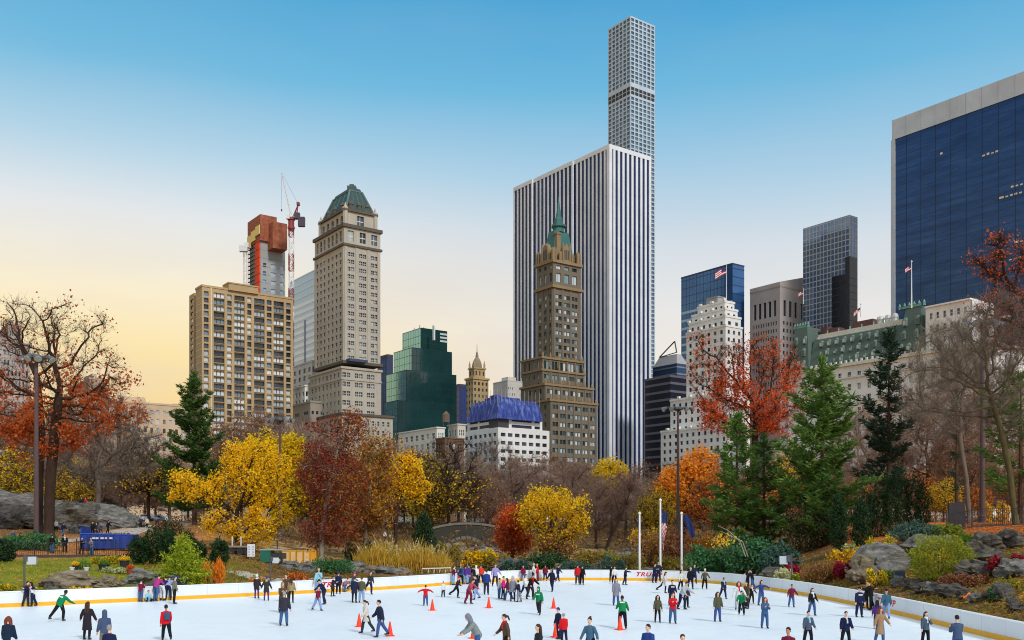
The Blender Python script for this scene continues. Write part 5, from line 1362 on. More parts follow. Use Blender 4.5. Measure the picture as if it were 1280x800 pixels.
def shrub(name, seed, base, blobs, mats, size, n, label, cat='shrub', group=None, up=.0, aspect=.62, stems=8, shell=.55, lump=.25, droop=0.0):
 """leafy bush: blobs relative to base, leaves thick in the outer half of each, uneven outline"""
 rng = np.random.default_rng(seed); T = thing(name, base, label, cat, group); B = np.array(base)
 mb = MB()
 for k in range(stems):
  c, r_ = blobs[k % len(blobs)]; d = rotrand(rng, 1)[0] * np.array(r_) * .7; e = B + np.array(c) + d; e[2] = max(e[2], B[2] + .2)
  mb.tube([B + (rng.normal() * .15 + c[0] * .4, rng.normal() * .15 + c[1] * .4, -.25), (B + e) / 2 + rng.normal(size=3) * .1, e], [.05, .035, .012], 4)
 mb.build('stem', BK['brown'], T)
 tot = sum(b[1][0] * b[1][1] + b[1][0] * b[1][2] for b in blobs)
 pts = []
 for (c, r_) in blobs:
  k = int(n * (r_[0] * r_[1] + r_[0] * r_[2]) / tot); d = rotrand(rng, k); rad = rng.uniform(shell ** 3, 1, k) ** (1 / 3)
  ph = rng.uniform(0, 6, 3)
  lm = 1 + lump * (np.sin(d[:, 0] * 5 + ph[0]) * np.cos(d[:, 1] * 6 + ph[1]) + .6 * np.sin(d[:, 2] * 9 + ph[2] + d[:, 0] * 4))
  p = np.array(c) + d * (rad * lm)[:, None] * np.array(r_); p[:, 2] = np.maximum(p[:, 2], .02 + .15 * rng.random(k)); pts.append(p)
 P_ = np.vstack(pts) + B
 if isinstance(mats, str): mats = [(mats, 1.0)]
 q = rng.random(len(P_)); acc = 0
 for i, (m, f) in enumerate(mats):
  sel = (q >= acc) & (q < acc + f); acc += f
  if sel.any(): mesh_quads('foliage' if i == 0 else 'bloom', leaf_quads(rng, P_[sel], size, up, aspect, droop), LF[m], T)['kind'] = 'stuff'
 return T

def px2m(Y): return Y / F
def rel(base, px, py, dy=0.0):
 """crown point of a tree at base seen at photo position"""
 Y = base[1] + dy; return ((px - 640) / F * Y - base[0], dy, Zy(py, Y) - base[2])
def blob(base, px, py, rx, ry, dy=0.0, ratio=.9):
 s = base[1] / F; return (rel(base, px, py, dy), (rx * s, max(rx, ry) * s * ratio, ry * s))

# ---- big oak on the left: rust leaves low, bare dark twigs above
b = onG(61, 112); lowleaf = lambda z0, z1: (lambda P_: 1 - smooth(z0, z1, P_[:, 2]))
broadleaf('oak_tree', 11, b, [(0, 0, 0), (.1, 0, 5), rel(b, 64, 590), rel(b, 68, 545), rel(b, 74, 490)], [blob(b, 70, 470, 95, 70), blob(b, 60, 410, 70, 45), blob(b, 135, 470, 45, 45), blob(b, 10, 450, 50, 60), blob(b, 85, 520, 85, 45), blob(b, 10, 530, 45, 40), blob(b, 150, 535, 35, 20), blob(b, 120, 420, 30, 30)], 'dark', .60,
    [('rust', 6200, .34, lambda P_: (1 - .95 * smooth(13.5, 21.5, P_[:, 2])) * (.06 + (np.sin(P_[:, 0] * 1.1 + P_[:, 2] * 1.3) * np.cos(P_[:, 1] * .9 + P_[:, 0] * .4) > -.05))), ('maroon', 700, .26, lambda P_: smooth(15, 18, P_[:, 2]))], 'big oak with rust leaves below and bare dark twigs above, behind the left lamp pole', n_attr=560, twig=(3000, 1.2, .016), tip=.03, shell=.25)
b = onG(49, 120)
broadleaf('oak_tree', 12, b, [(0, 0, 0), (0, 0, 7), rel(b, 52, 540), rel(b, 46, 470)], [blob(b, 40, 440, 55, 60), blob(b, 20, 500, 45, 45), blob(b, 5, 400, 30, 40)], 'dark', .5, [('rust', 1800, .34, lambda P_: 1 - smooth(11, 15, P_[:, 2]))], 'darker slimmer oak trunk standing just left of the big rust oak', n_attr=300, twig=(1500, 1.2, .016), tip=.03, shell=.3)

# ---- tall pine, left
b = onG(243, 172)
conifer('pine_tree', 21, b, Zy(467, 172) - b[2], lambda h: max(.4, 9.6 * (1 - h) ** .75 * (.75 + .25 * math.sin(h * 40)) if h > .25 else 7), 'pine', 'tall dark green pine with layered boughs left of the tan apartment slab', gap=1.9, nb=8, clump=.95, r=.4, first=.16, needles=17, miss=.12, flat=.2)

# ---- yellow tree
b = onG(298, 104)
broadleaf('yellow_tree', 31, b, [(0, 0, 0), (-.1, 0, 1.3), rel(b, 293, 660)], [blob(b, 318, 590, 46, 45), blob(b, 250, 610, 40, 26), blob(b, 335, 645, 32, 35), blob(b, 300, 572, 30, 26), blob(b, 285, 650, 35, 22), blob(b, 228, 618, 20, 12)], 'dark', .34, [('yellow', 15500, .23, None)], 'bright yellow tree leaning left over the flatbed trailer', n_attr=520, step=.5, kill=.9, twig=(2600, .7, .014), shell=.35)
b = onG(342, 150)
broadleaf('gold_tree', 32, b, [(0, 0, 0), (0, 0, 5), rel(b, 343, 610)], [blob(b, 345, 580, 38, 42), blob(b, 318, 566, 22, 20), blob(b, 362, 620, 26, 34)], 'brown', .35, [('gold', 8500, .42, None), ('yellow', 2500, .36, None)], 'olive gold round tree behind the bright yellow tree and the middle left lamp pole', n_attr=380, twig=(1600, .9, .02))
# ---- red-brown oak
b = onG(402, 99)
broadleaf('red_oak', 41, b, [(0, 0, 0), rel(b, 403, 660), rel(b, 410, 620), rel(b, 420, 570), rel(b, 430, 530)], [blob(b, 408, 560, 34, 34), blob(b, 425, 610, 42, 45), blob(b, 410, 660, 38, 28), blob(b, 440, 540, 30, 26), blob(b, 392, 590, 20, 40)], 'pale', .30, [('maroon', 9500, .24, lambda P_: 1 - smooth(3.5, 5.5, P_[:, 0]) * .8), ('copper', 1500, .27, lambda P_: smooth(0, 4, P_[:, 0]))], 'dark red brown oak with a pale leaning trunk behind the yellow crates', n_attr=520, step=.5, kill=.9, twig=(2600, .8, .014), shell=.3, twigmat=BK['brown'])
b = onG(458, 118)
broadleaf('copper_oak', 42, b, [(0, 0, 0), rel(b, 456, 640), rel(b, 452, 590)], [blob(b, 462, 585, 34, 30), blob(b, 465, 630, 34, 34), blob(b, 440, 655, 30, 25), blob(b, 470, 560, 26, 20)], 'grey', .3, [('copper', 7500, .32, None), ('gold', 1800, .28, lambda P_: smooth(3, 7, P_[:, 2]))], 'copper brown oak right of the dark red oak', n_attr=420, step=.55, kill=1.0, twig=(2200, .9, .016), shell=.3)
# ---- slim yellow tree and yew column
b = onG(494, 122)
broadleaf('yellow_tree', 51, b, [(0, 0, 0), rel(b, 495, 640), rel(b, 502, 610), rel(b, 507, 585)], [blob(b, 508, 590, 24, 24), blob(b, 492, 605, 22, 20), blob(b, 522, 608, 18, 18), blob(b, 508, 572, 14, 10)], 'dark', .24, [('yellow', 3600, .30, None), ('orange', 500, .26, None)], 'slim yellow tree with a thin dark trunk left of the dark yew column', n_attr=300, step=.5, kill=.9, twig=(1500, .7, .014), shell=.3)
b = onG(530, 112)
shrub('yew_tree', 52, b, [((0, 0, 2.4), (1.5, 1.5, 2.5)), ((0, 0, 4.2), (1.05, 1.05, 1.7)), ((.1, 0, 1.2), (1.6, 1.5, 1.3)), ((0, 0, 5.3), (.55, .55, .9))], 'yew', .34, 4200, 'dark green yew column behind the reeds', 'yew tree', up=.9, aspect=.3, lump=.12, shell=.5)
# ---- yellow and red trees right of the bridge
b = onG(700, 112)
broadleaf('yellow_tree', 61, b, [(0, 0, 0), (-.2, 0, 1.6), rel(b, 690, 665)], [blob(b, 690, 635, 44, 24), blob(b, 715, 655, 26, 20), blob(b, 665, 645, 26, 18), blob(b, 695, 680, 30, 22)], 'brown', .28, [('yellow', 6500, .24, lambda P_: smooth(2.0, 4.2, P_[:, 2])), ('gold', 2600, .24, None), ('russet', 2200, .26, lambda P_: 1 - smooth(2, 4, P_[:, 2]))], 'spreading yellow tree in the middle, behind the dark low bushes', n_attr=420, step=.45, kill=.8, twig=(2200, .7, .013), shell=.3)
b = onG(640, 116)
broadleaf('red_tree', 62, b, [(0, 0, 0), (.1, 0, 1.4), rel(b, 641, 668)], [blob(b, 640, 655, 20, 26), blob(b, 632, 678, 18, 14), blob(b, 652, 680, 18, 15)], 'brown', .2, [('red', 2600, .28, None), ('rust', 2400, .28, None)], 'low red orange tree between the bridge and the spreading yellow tree', n_attr=240, step=.45, kill=.8, twig=(1200, .6, .013), shell=.3)
b = onG(765, 205)
broadleaf('gold_tree', 63, b, [(0, 0, 0), (0, 0, 5), rel(b, 764, 615)], [blob(b, 764, 598, 22, 24), blob(b, 755, 620, 18, 16), blob(b, 775, 615, 14, 16)], 'brown', .35, [('gold', 4200, .5, None), ('yellow', 1600, .44, lambda P_: smooth(4, 10, P_[:, 2]))], 'round yellow green tree in front of the foot of the white ribbed slab', n_attr=260, twig=(1200, 1.0, .02))
b = onG(856, 156)
broadleaf('orange_tree', 64, b, [(0, 0, 0), (0, 0, 4), rel(b, 858, 620)], [blob(b, 862, 600, 36, 24), blob(b, 880, 580, 22, 18), blob(b, 840, 618, 24, 16), blob(b, 865, 632, 30, 16)], 'dark', .35, [('orange', 6500, .42, None), ('yellow', 900, .38, None)], 'glowing orange tree behind the middle right lamp pole', n_attr=340, twig=(1500, .9, .02))
# ---- tall red tree
b = onG(946, 128)
broadleaf('red_maple', 71, b, [(0, 0, 0), rel(b, 944, 610), rel(b, 943, 560), rel(b, 945, 520)], [blob(b, 940, 460, 55, 45), blob(b, 890, 465, 36, 38), blob(b, 982, 460, 30, 38), blob(b, 940, 515, 70, 35), blob(b, 905, 510, 40, 32), blob(b, 880, 430, 24, 20)], 'dark', .42, [('red', 9500, .28, lambda P_: (.2 + (np.sin(P_[:, 0] * .8 + 1) * np.cos(P_[:, 2] * .7) > -.2)) * (1 - .75 * smooth(21, 25, P_[:, 2]))), ('rust', 2000, .28, None)], 'tall red leaved tree with dark fanning branches before the white terraced building', n_attr=800, twig=(4200, 1.1, .018), shell=.25)
# ---- pines on the right
def pprof(w, e=.75, wob=.2): return lambda h: max(.25, w * (1 - h) ** e * (1 - wob + wob * math.sin(h * 55)))
b = onG(921, 108); conifer('pine_tree', 81, b, Zy(521, 108) - b[2], pprof(5.4, .7), 'pinelight', 'slim pine with drooping tiers left of the tallest bright pine', gap=1.5, nb=7, clump=.8, r=.25, first=.2, needles=14, flat=.22)
b = onG(955, 112); conifer('pine_tree', 85, b, Zy(545, 112) - b[2], pprof(5.0), 'pine', 'dark pine wedged behind the two bright pines under the red tree', gap=1.4, nb=7, clump=.75, r=.25, first=.08, needles=14, flat=.25)
b = onG(1028, 102); conifer('pine_tree', 82, b, Zy(450, 102) - b[2], pprof(7.0, .62), 'pinelight', 'tallest bright green pine in front of the hotel', gap=1.7, nb=8, clump=.85, r=.32, first=.05, needles=16, flat=.22)
b = onG(1111, 110); conifer('spruce_tree', 83, b, Zy(414, 110) - b[2], pprof(4.6, .5, .3), 'spruce', 'tall dark thin spruce in front of the hotel roof pavilion', gap=1.5, nb=6, clump=.85, r=.3, first=.2, needles=14, miss=.22)
b = onG(1196, 118); conifer('pine_tree', 84, b, Zy(492, 118) - b[2], pprof(4.0, .5, .35), 'spruce', 'sparse dark pine with flat boughs left of the right lamp pole', gap=2.0, nb=4, clump=.75, r=.25, first=.3, needles=12, miss=.3)
b = onG(1276, 88); conifer('pine_tree', 86, b, Zy(470, 88) - b[2], lambda h: 3.4 if h < .8 else 3.4 * (1 - h) * 5, 'pinelight', 'green pine with long soft boughs at the right edge', gap=1.9, nb=4, clump=.7, r=.25, first=.2, needles=12, miss=.3)
# ---- big bare tree and red oak at the right edge
b = onG(1270, 86)
broadleaf('bare_tree', 91, b, [(0, 0, 0), rel(b, 1262, 590), rel(b, 1252, 540), rel(b, 1240, 500)], [blob(b, 1215, 440, 60, 55), blob(b, 1160, 470, 45, 40), blob(b, 1250, 420, 50, 60), blob(b, 1180, 520, 45, 30), blob(b, 1270, 500, 40, 60)], 'moss', .27, [], 'big bare tree with mossy trunk and arching limbs at the right edge', n_attr=700, step=.6, twig=(6000, 1.3, .012), tip=.022, shell=.2, twigmat=BK['grey'], kill=1.0)
b = onG(1212, 104)
broadleaf('bare_tree', 93, b, [(0, 0, 0), rel(b, 1208, 600), rel(b, 1200, 550)], [blob(b, 1185, 450, 50, 55), blob(b, 1225, 430, 40, 50), blob(b, 1160, 500, 36, 40), blob(b, 1245, 480, 36, 50)], 'grey', .26, [], 'grey bare tree with dense fine twigs just left of the right lamp pole', n_attr=620, step=.6, twig=(7500, 1.3, .013), tip=.022, shell=.2, twigmat=BK['pale'], kill=1.0)
b = onG(1315, 100)
broadleaf('red_oak', 92, b, [(0, 0, 0), rel(b, 1310, 560), rel(b, 1300, 470), rel(b, 1290, 400)], [blob(b, 1265, 330, 45, 40), blob(b, 1235, 320, 28, 22), blob(b, 1275, 400, 50, 45), blob(b, 1240, 390, 30, 30)], 'dark', .5, [('red', 1300, .26, lambda P_: smooth(14, 19, P_[:, 2])), ('rust', 1300, .26, lambda P_: smooth(12, 18, P_[:, 2]))], 'tall sparse red oak reaching in over the dark glass wall', n_attr=520, twig=(3600, 1.1, .016), shell=.25)

# ---- far trees: a few kinds, each tree its own object
def far_kind(name, seed, H, W, bk, leaves, tw=1500, label=None, mat_=None):
 base = (0, -300 - seed, 0)
 return broadleaf(name, seed, base, [(0, 0, 0), (.1, 0, H * .22), (0, .1, H * .4)], [((0, 0, H * .62), (W * .5, W * .5, H * .38)), ((W * .15, 0, H * .5), (W * .4, W * .45, H * .22)), ((-W * .2, 0, H * .45), (W * .32, W * .4, H * .2))], bk, .3, leaves, label or 'tree', n_attr=420, step=.8, kill=1.2, twig=(tw, 1.5, .026), tip=.04, shell=.2, twigmat=mat_)
kinds = {
 'mauve': far_kind('bare_tree', 101, 18, 14, 'grey', [], 5200, mat_=LF['bare']),
 'mauve2': far_kind('bare_tree', 102, 17, 15, 'brown', [], 5200, mat_=BK['purple']),
 'grey': far_kind('bare_tree', 103, 20, 14, 'grey', [], 4200, mat_=BK['grey']),
 'rusty': far_kind('autumn_tree', 104, 17, 13, 'brown', [('russet', 2600, .42, None)], 2600, mat_=BK['purple']),
 'goldy': far_kind('autumn_tree', 105, 16, 12, 'brown', [('gold', 2200, .42, None), ('yellow', 900, .4, None)], 2200),
 'sparse': far_kind('autumn_tree', 106, 17, 13, 'dark', [('yellow', 900, .38, lambda P_: 1 - smooth(7, 12, P_[:, 2]))], 3000),
 'amber': far_kind('autumn_tree', 107, 15, 12, 'brown', [('orange', 1500, .4, None), ('rust', 1100, .4, None)], 2200),
}
# kind, photo column, depth, photo row of its top, label
far = [
 ('goldy', 8, 150, 560, 'yellow tree low at the left edge, behind the rock outcrop'),
 ('grey', 122, 150, 470, 'grey branching tree with a pale trunk right of the big oak, on the rock'),
 ('mauve', 150, 190, 530, 'bare mauve tree before the broad low pale building'),
 ('goldy', 92, 185, 575, 'yellow green tree under the right limb of the big oak'),
 ('sparse', 186, 185, 535, 'thin tree with yellow leaves touching the left side of the tall pine'),
 ('mauve2', 20, 195, 500, 'bare tree behind the yellow tree at the left edge'),
 ('mauve', 212, 230, 560, 'small bare tree behind the foot of the tall pine'),
 ('rusty', 318, 245, 510, 'dull russet tree in front of the foot of the tan apartment slab'),
 ('mauve2', 352, 240, 515, 'bare tree under the right corner of the tan apartment slab'),
 ('rusty', 285, 255, 525, 'russet tree between the tall pine and the tan apartment slab'),
 ('mauve', 392, 230, 520, 'bare tree under the left corner of the grey stone tower'),
 ('sparse', 560, 170, 545, 'tall thin tree with scattered yellow leaves left of the blue sheeted block'),
 ('goldy', 536, 190, 570, 'yellow tree behind the slim yellow tree and the yew column'),
 ('mauve', 585, 200, 560, 'bare mauve tree left of the white block with blue sheeting'),
 ('grey', 612, 215, 545, 'taller grey bare tree in front of the white block'),
 ('mauve2', 640, 190, 572, 'bare tree behind the red orange tree by the bridge'),
 ('mauve', 665, 215, 562, 'bare mauve tree under the brown spired tower'),
 ('rusty', 690, 230, 566, 'reddish bare tree right under the brown spired tower'),
 ('mauve2', 715, 195, 572, 'bare tree behind the spreading yellow tree'),
 ('mauve', 740, 220, 570, 'bare tree just left of the round yellow green tree'),
 ('rusty', 800, 200, 578, 'russet bare tree under the right edge of the white ribbed slab'),
 ('mauve2', 782, 175, 585, 'bare mauve tree right of the round yellow green tree'),
 ('mauve', 815, 160, 592, 'bare tree between the ribbed slab and the orange tree'),
 ('sparse', 828, 190, 575, 'dark stemmed tree with few yellow leaves left of the orange tree'),
 ('mauve2', 522, 220, 560, 'bare tree under the green glass block'),
 ('mauve', 495, 240, 548, 'bare tree under the pale base of the grey stone tower'),
 ('amber', 1075, 150, 600, 'amber tree deep in the wood between the tall pine and the dark spruce'),
 ('mauve', 1090, 165, 500, 'bare tree behind the dark spruce'),
 ('amber', 1150, 150, 590, 'amber tree behind the yew hedge on the right bank'),
 ('mauve2', 1160, 170, 470, 'bare tree between the dark spruce and the sparse pine'),
 ('rusty', 1205, 160, 540, 'russet tree behind the sparse dark pine'),
 ('mauve', 1235, 180, 450, 'bare tree behind the right lamp pole'),
 ('amber', 1222, 140, 605, 'low amber tree behind the right fence'),
 ('rusty', 1272, 150, 560, 'russet tree behind the right edge pine'),
 ('amber', 985, 150, 600, 'amber tree glimpsed between the two bright pines'),
 ('mauve2', 880, 200, 560, 'bare tree behind the orange tree'),
 ('goldy', 1000, 170, 560, 'olive tree behind the tallest bright pine'),
 ('mauve', 255, 190, 600, 'bare tree behind the dark left yews'),
 ('goldy', 420, 170, 600, 'yellow tree glimpsed behind the dark red oak'),
 ('rusty', 470, 200, 560, 'russet tree behind the copper oak'),
 ('mauve2', 118, 235, 545, 'far bare tree between the big oak and the broad pale building'),
 ('goldy', 440, 150, 590, 'gold tree behind the copper oak, left of its trunk'),
 ('goldy', 540, 175, 600, 'low gold tree behind the yew column and the left end of the bridge'),
 ('rusty', 610, 175, 592, 'russet tree right behind the stone bridge'),
 ('sparse', 395, 150, 575, 'dark stemmed tree with yellow leaves behind the crates'),
 ('amber', 905, 150, 585, 'orange tree behind the slim pine'),
 ('goldy', 820, 150, 612, 'olive gold tree behind the rightmost flagpole'),
 ('mauve2', 745, 150, 598, 'bare bushy tree above the leaning dark trunk'),
 ('goldy', 1180, 135, 600, 'yellow tree behind the right screen panel'),
 ('rusty', 1120, 140, 585, 'russet tree behind the bank hedge'),
 ('rusty', 1052, 135, 590, 'russet tree right of the tallest bright pine'),
 ('mauve', 60, 215, 520, 'far bare tree behind the twin oak trunks'),
]
rf = random.Random(5)
KH = {'mauve': 18, 'mauve2': 17, 'grey': 20, 'rusty': 17, 'goldy': 16, 'sparse': 17, 'amber': 15}
for (k, px, Y, ty, lab) in far:
 p = onG(px, Y); H = Zy(ty, Y) - p[2]; s = H / KH[k] * .98
 copy_thing(kinds[k], p, rf.uniform(0, 6.28), (s * rf.uniform(.95, 1.2), s * rf.uniform(.95, 1.2), s), lab, 'tree', 'trees of the far park belt')
for i in range(74):
 px = -20 + 1330 * (i + rf.uniform(-.3, .3)) / 74; Y = rf.uniform(222, 262); k = rf.choice(['mauve', 'mauve2', 'mauve', 'rusty', 'mauve2', 'grey', 'goldy' if px < 560 or px > 820 else 'mauve'])
 p = onG(px, Y); s = rf.uniform(11.5, 17) / KH[k]; copy_thing(kinds[k], p, rf.uniform(0, 6.28), (s * 1.25, s * 1.25, s), 'bare or half bare tree in the far belt along the park wall', 'tree', 'far trees along the park wall')
for k in list(kinds.values()):
 for c in list(k.children):
  bpy.data.objects.remove(c)
 bpy.data.objects.remove(k)
# ------------------------------------------------------------------ rocks
def rock_mat(name, c1, c2, c3):
 t = NT(name); v = t.coord(); mp_ = t.n('ShaderNodeMapping'); mp_.inputs['Scale'].default_value = (1, 1, 3.2); mp_.inputs['Rotation'].default_value = (.3, .2, 0); t.l(v, mp_.inputs['Vector'])
 a = t.noise(mp_.outputs['Vector'], .9, 6, .7); b_ = t.noise(v, 5, 5, .7)
 c = t.ramp(a, [(.3, lin(c1)), (.5, lin(c2)), (.68, lin(c3))]); c = t.mix(t.math('MULTIPLY', b_, .5), c, lin(tuple(x * .6 for x in c1)))
 g = t.n('ShaderNodeNewGeometry'); sz = t.n('ShaderNodeSeparateXYZ'); t.l(g.outputs['Normal'], sz.inputs[0])
 moss = t.math('MULTIPLY', t.math('GREATER_THAN', t.noise(v, 1.3, 4), .58), .35); c = t.mix(moss, c, lin((110, 108, 60)))
 t.l(c, t.b.inputs['Base Color']); t.b.inputs['Roughness'].default_value = .9; t.b.inputs['Specular IOR Level'].default_value = .2; t.bump(a, 1.0, .25)
 return t.m
RM = [rock_mat('grey_schist', (80, 78, 76), (124, 121, 117), (170, 164, 157)), rock_mat('dark_schist', (60, 56, 53), (96, 90, 84), (136, 128, 118)), rock_mat('brown_schist', (96, 84, 70), (140, 124, 104), (178, 162, 140))]
def rock(px, Y, rx, ry, rz, seed, label, m=0, rot=0.0, sink=.35, group=None, sub=4, name='rock', z=None, tilt=0.0, rough=.34):
 p = onG(px, Y); p = (p[0], p[1], p[2] if z is None else z)
 bm = bmesh.new(); bmesh.ops.create_icosphere(bm, subdivisions=sub, radius=1.0); off = Vector((seed * 7.31, seed * 3.17, seed * 1.91))
 for v in bm.verts:
  n = v.co.normalized(); f = mnoise.fractal(n * 1.3 + off, 1.0, 2.0, 5); c = mnoise.cell(n * 1.7 + off); r_ = 1 + rough * f + .47 * rough * (c - .5)
  q = n * r_; q = Vector((q.x * rx, q.y * ry, q.z * rz))
  q.z += tilt * q.x + .10 * rz * math.sin(q.x * 1.3 / max(.3, rx) * 3 + q.z * 4 / rz)      # strata
  q.z = max(q.z, -rz * .8)
  v.co = q
 bmesh.ops.rotate(bm, verts=bm.verts, cent=(0, 0, 0), matrix=Matrix.Rotation(rot, 3, 'Z'))
 for v in bm.verts: v.co.z += rz * (1 - sink) * .55
 me = bpy.data.meshes.new(name); bm.to_mesh(me); bm.free(); me.materials.append(RM[m])
 o = link(name, me, None, p); tag(o, label, 'rock', group); return o
def pxr(w, Y): return w / F * Y / 2
# left bank
rock(90, 71, pxr(88, 71), 1.3, .95, 1, 'long flat grey rock on the left bank behind the wall, above the yellow mums', 2, .05, tilt=-.03)
rock(182, 75, pxr(58, 75), 1.3, .95, 2, 'flat ledge of grey rock left of the bright green cone shrub', 0, -.1)
rock(138, 73, pxr(26, 73), .8, .6, 3, 'small mossy brown rock between the two long flat rocks', 2)
rock(68, 70, .7, .6, .5, 4, 'small dark rock at the left end of the long flat rock', 1)
rock(152, 71, .45, .4, .28, 41, 'small pale stone lying on the bank behind the wall', 0)
# outcrop by the twin oaks
rock(22, 150, pxr(96, 150), 6.5, 4.0, 5, 'broad rounded grey outcrop behind the left lamp pole', 0, .1, .2, tilt=-.02, rough=.2)
rock(97, 146, pxr(68, 146), 5.5, 3.1, 6, 'steep dark grey outcrop with seated visitors on top', 1, .3, .2, rough=.2)
rock(132, 149, pxr(72, 149), 5.5, 2.6, 7, 'sloping grey rock running down to the path', 0, -.2, .25, tilt=-.10, rough=.2)
rock(68, 150, pxr(46, 150), 4.5, 2.9, 8, 'grey rock joining the two outcrops, behind the twin oak trunks', 0, 0, .2, rough=.2)
rock(26, 140, pxr(46, 140), 3.0, 2.2, 9, 'lower dark rock at the foot of the broad outcrop', 1)
rock(4, 135, pxr(44, 135), 2.6, 2.2, 10, 'dark rock at the left edge below the outcrop', 1)
rock(158, 155, pxr(46, 155), 3.0, 1.3, 42, 'low pale rock ledge beside the path', 0, 0, .3)
rock(105, 128, pxr(40, 128), 2.2, .8, 43, 'flat pale rock slab beside the small park lamp', 0)
# middle
rock(768, 112, pxr(60, 112), 2.0, 1.1, 11, 'flat pale grey rock ledge left of the flagpoles', 0, .1)
rock(795, 116, pxr(36, 116), 2.0, 1.7, 12, 'rounded grey rock just behind the leftmost flagpole', 0)
rock(753, 104, pxr(30, 104), 1.2, .9, 13, 'dark rock below the flat pale ledge', 1)
rock(702, 101, 1.1, .8, .65, 14, 'pale boulder among the dark low bushes', 2)
rock(641, 101, 2.3, 1.2, 1.1, 15, 'dark boulder under a mound of blue green juniper', 1)
rock(567, 130, 2.4, 1.4, 1.3, 16, 'pale brown rock under the stone bridge', 2); rock(552, 126, 1.0, .8, .7, 17, 'small pale rock at the left foot of the bridge', 0)
rock(608, 132, 2.6, 1.2, .9, 171, 'flat pale rock ledge under the right half of the bridge', 0)
rock(846, 114, 2.2, 1.4, 1.3, 18, 'pale brown rock in the slope right of the flags', 2)
rock(812, 99, 1.3, .7, .45, 44, 'low pale rock behind the wall between the flagpoles', 0)
rs = random.Random(3)
for i, (px, w, h, lab) in enumerate(((388, 1.2, .75, 'pale round stone by the orange bush'), (398, .9, .55, 'grey stone next to the pale round one'), (432, 1.0, .6, 'grey stone below the low green juniper'), (443, 1.3, .9, 'largest pale stone in the row by the reeds'), (455, .8, .5, 'small stone right of the largest pale stone'), (466, 1.1, .6, 'grey stone at the left end of the reeds'), (480, 1.3, .55, 'long low stone before the reeds'), (497, 1.2, .5, 'pale stone before the middle of the reeds'), (506, .9, .5, 'grey stone left of the white frame'), (362, 1.0, .6, 'dark stone beside the crates'), (378, .8, .5, 'dark stone right of the crates'))):
 Y = 96 - abs(px - 470) * .03 if px > 420 else 92
 rock(px, Y, w, w * .7, h, 50 + i, lab, i % 3 if i % 3 != 1 else 0, rs.uniform(-.4, .4), .35, 'stones along the back of the rink', 3)
# right bank
rock(1102, 73.5, pxr(76, 73.5), 2.0, 1.6, 20, 'big rounded grey rock on the right bank, left of the dark panel', 0, .3, .1, tilt=.12, rough=.2)
rock(1160, 76, pxr(64, 76), 2.4, 1.1, 21, 'flat pale grey rock at the top of the right bank', 0, .1, .2, tilt=.05, rough=.2)
rock(1080, 72, 1.3, 1.0, 1.4, 22, 'mossy lower rock left of the big rounded rock', 2, .2, .2)
rock(1223, 66, pxr(54, 66), 1.4, 1.15, 23, 'dark cracked rock below the leaf covered slope', 1, .2, .2, tilt=-.08)
rock(1237, 70, pxr(50, 70), 1.3, 1.0, 24, 'dark rock high on the right bank', 1, -.1, .2)
rock(1262, 69.5, pxr(36, 70), 1.2, .9, 241, 'dark rock right of the high dark rock, near the edge', 1, .2, .2)
rock(1222, 61.5, pxr(48, 61), 1.1, .8, 25, 'dark brown rock behind the olive willow bush', 1, .1, .2)
rock(1270, 58.5, pxr(44, 58), 1.0, .75, 26, 'pale grey rock under the crimson bush at the right edge', 0, .2, .2)
rock(1249, 53.4, pxr(34, 53), .75, .62, 27, 'round dark boulder with green ivy behind the wall on the right', 1, 0, .2)
for i, (px, Y, w, h, lab) in enumerate(((1125, 66.5, .7, .55, 'dark stone below the dark panel'), (1142, 64, .8, .5, 'dark stone at the left end of the wall stones'), (1156, 62, .8, .42, 'flat grey stone below the olive bush'), (1170, 60.5, .9, .5, 'long dark stone below the olive bush'), (1190, 58.2, 1.0, .55, 'wide dark stone just behind the wall'), (1205, 56.3, .6, .42, 'dark stone beside the orange cloth'), (1222, 54.8, .7, .28, 'flat pale stone right of the orange cloth'), (1266, 50.5, .5, .36, 'tilted pale stone right of the round boulder'), (1276, 49.2, .6, .26, 'flat stone at the right edge behind the wall'), (1052, 79, .8, .4, 'grey stone behind the pair leaning on the wall'), (1017, 81, .6, .3, 'small grey stone by the wall'), (970, 86, 1.6, .8, 'grey stone left of the right floodlight'))):
 rock(px, Y, w, w * .7, h, 80 + i, lab, 1 if i % 3 else 0, rs.uniform(-.5, .5), .3, 'stones along the right wall', 3)

# ------------------------------------------------------------------ shrubs
def sh(name, seed, px, Y, w, h, mats, size, n, label, cat='shrub', lobes=1, **kw):
 """bush by photo column, depth, width and height in photo pixels"""
 while rink_s(*onG(px, Y)[:2]) < .7 + .25 * w * Y / F: Y += .4
 b_ = onG(px, Y); s = Y / F; rx, rz = w * s / 2, h * s; r_ = random.Random(seed); bl = []
 for k in range(lobes):
  f = 0 if lobes == 1 else (k / (lobes - 1) - .5) * 1.3
  rr = rx if lobes == 1 else rx * (.55 - .12 * abs(f)); hh = rz * (1 if lobes == 1 else r_.uniform(.7, 1.0))
  bl.append(((f * rx * .85, r_.uniform(-.3, .3) * rr, hh * .48), (rr, max(rr * .8, .4), hh * .54)))
 return shrub(name, seed, b_, bl, mats, size, n, label, cat, **kw)
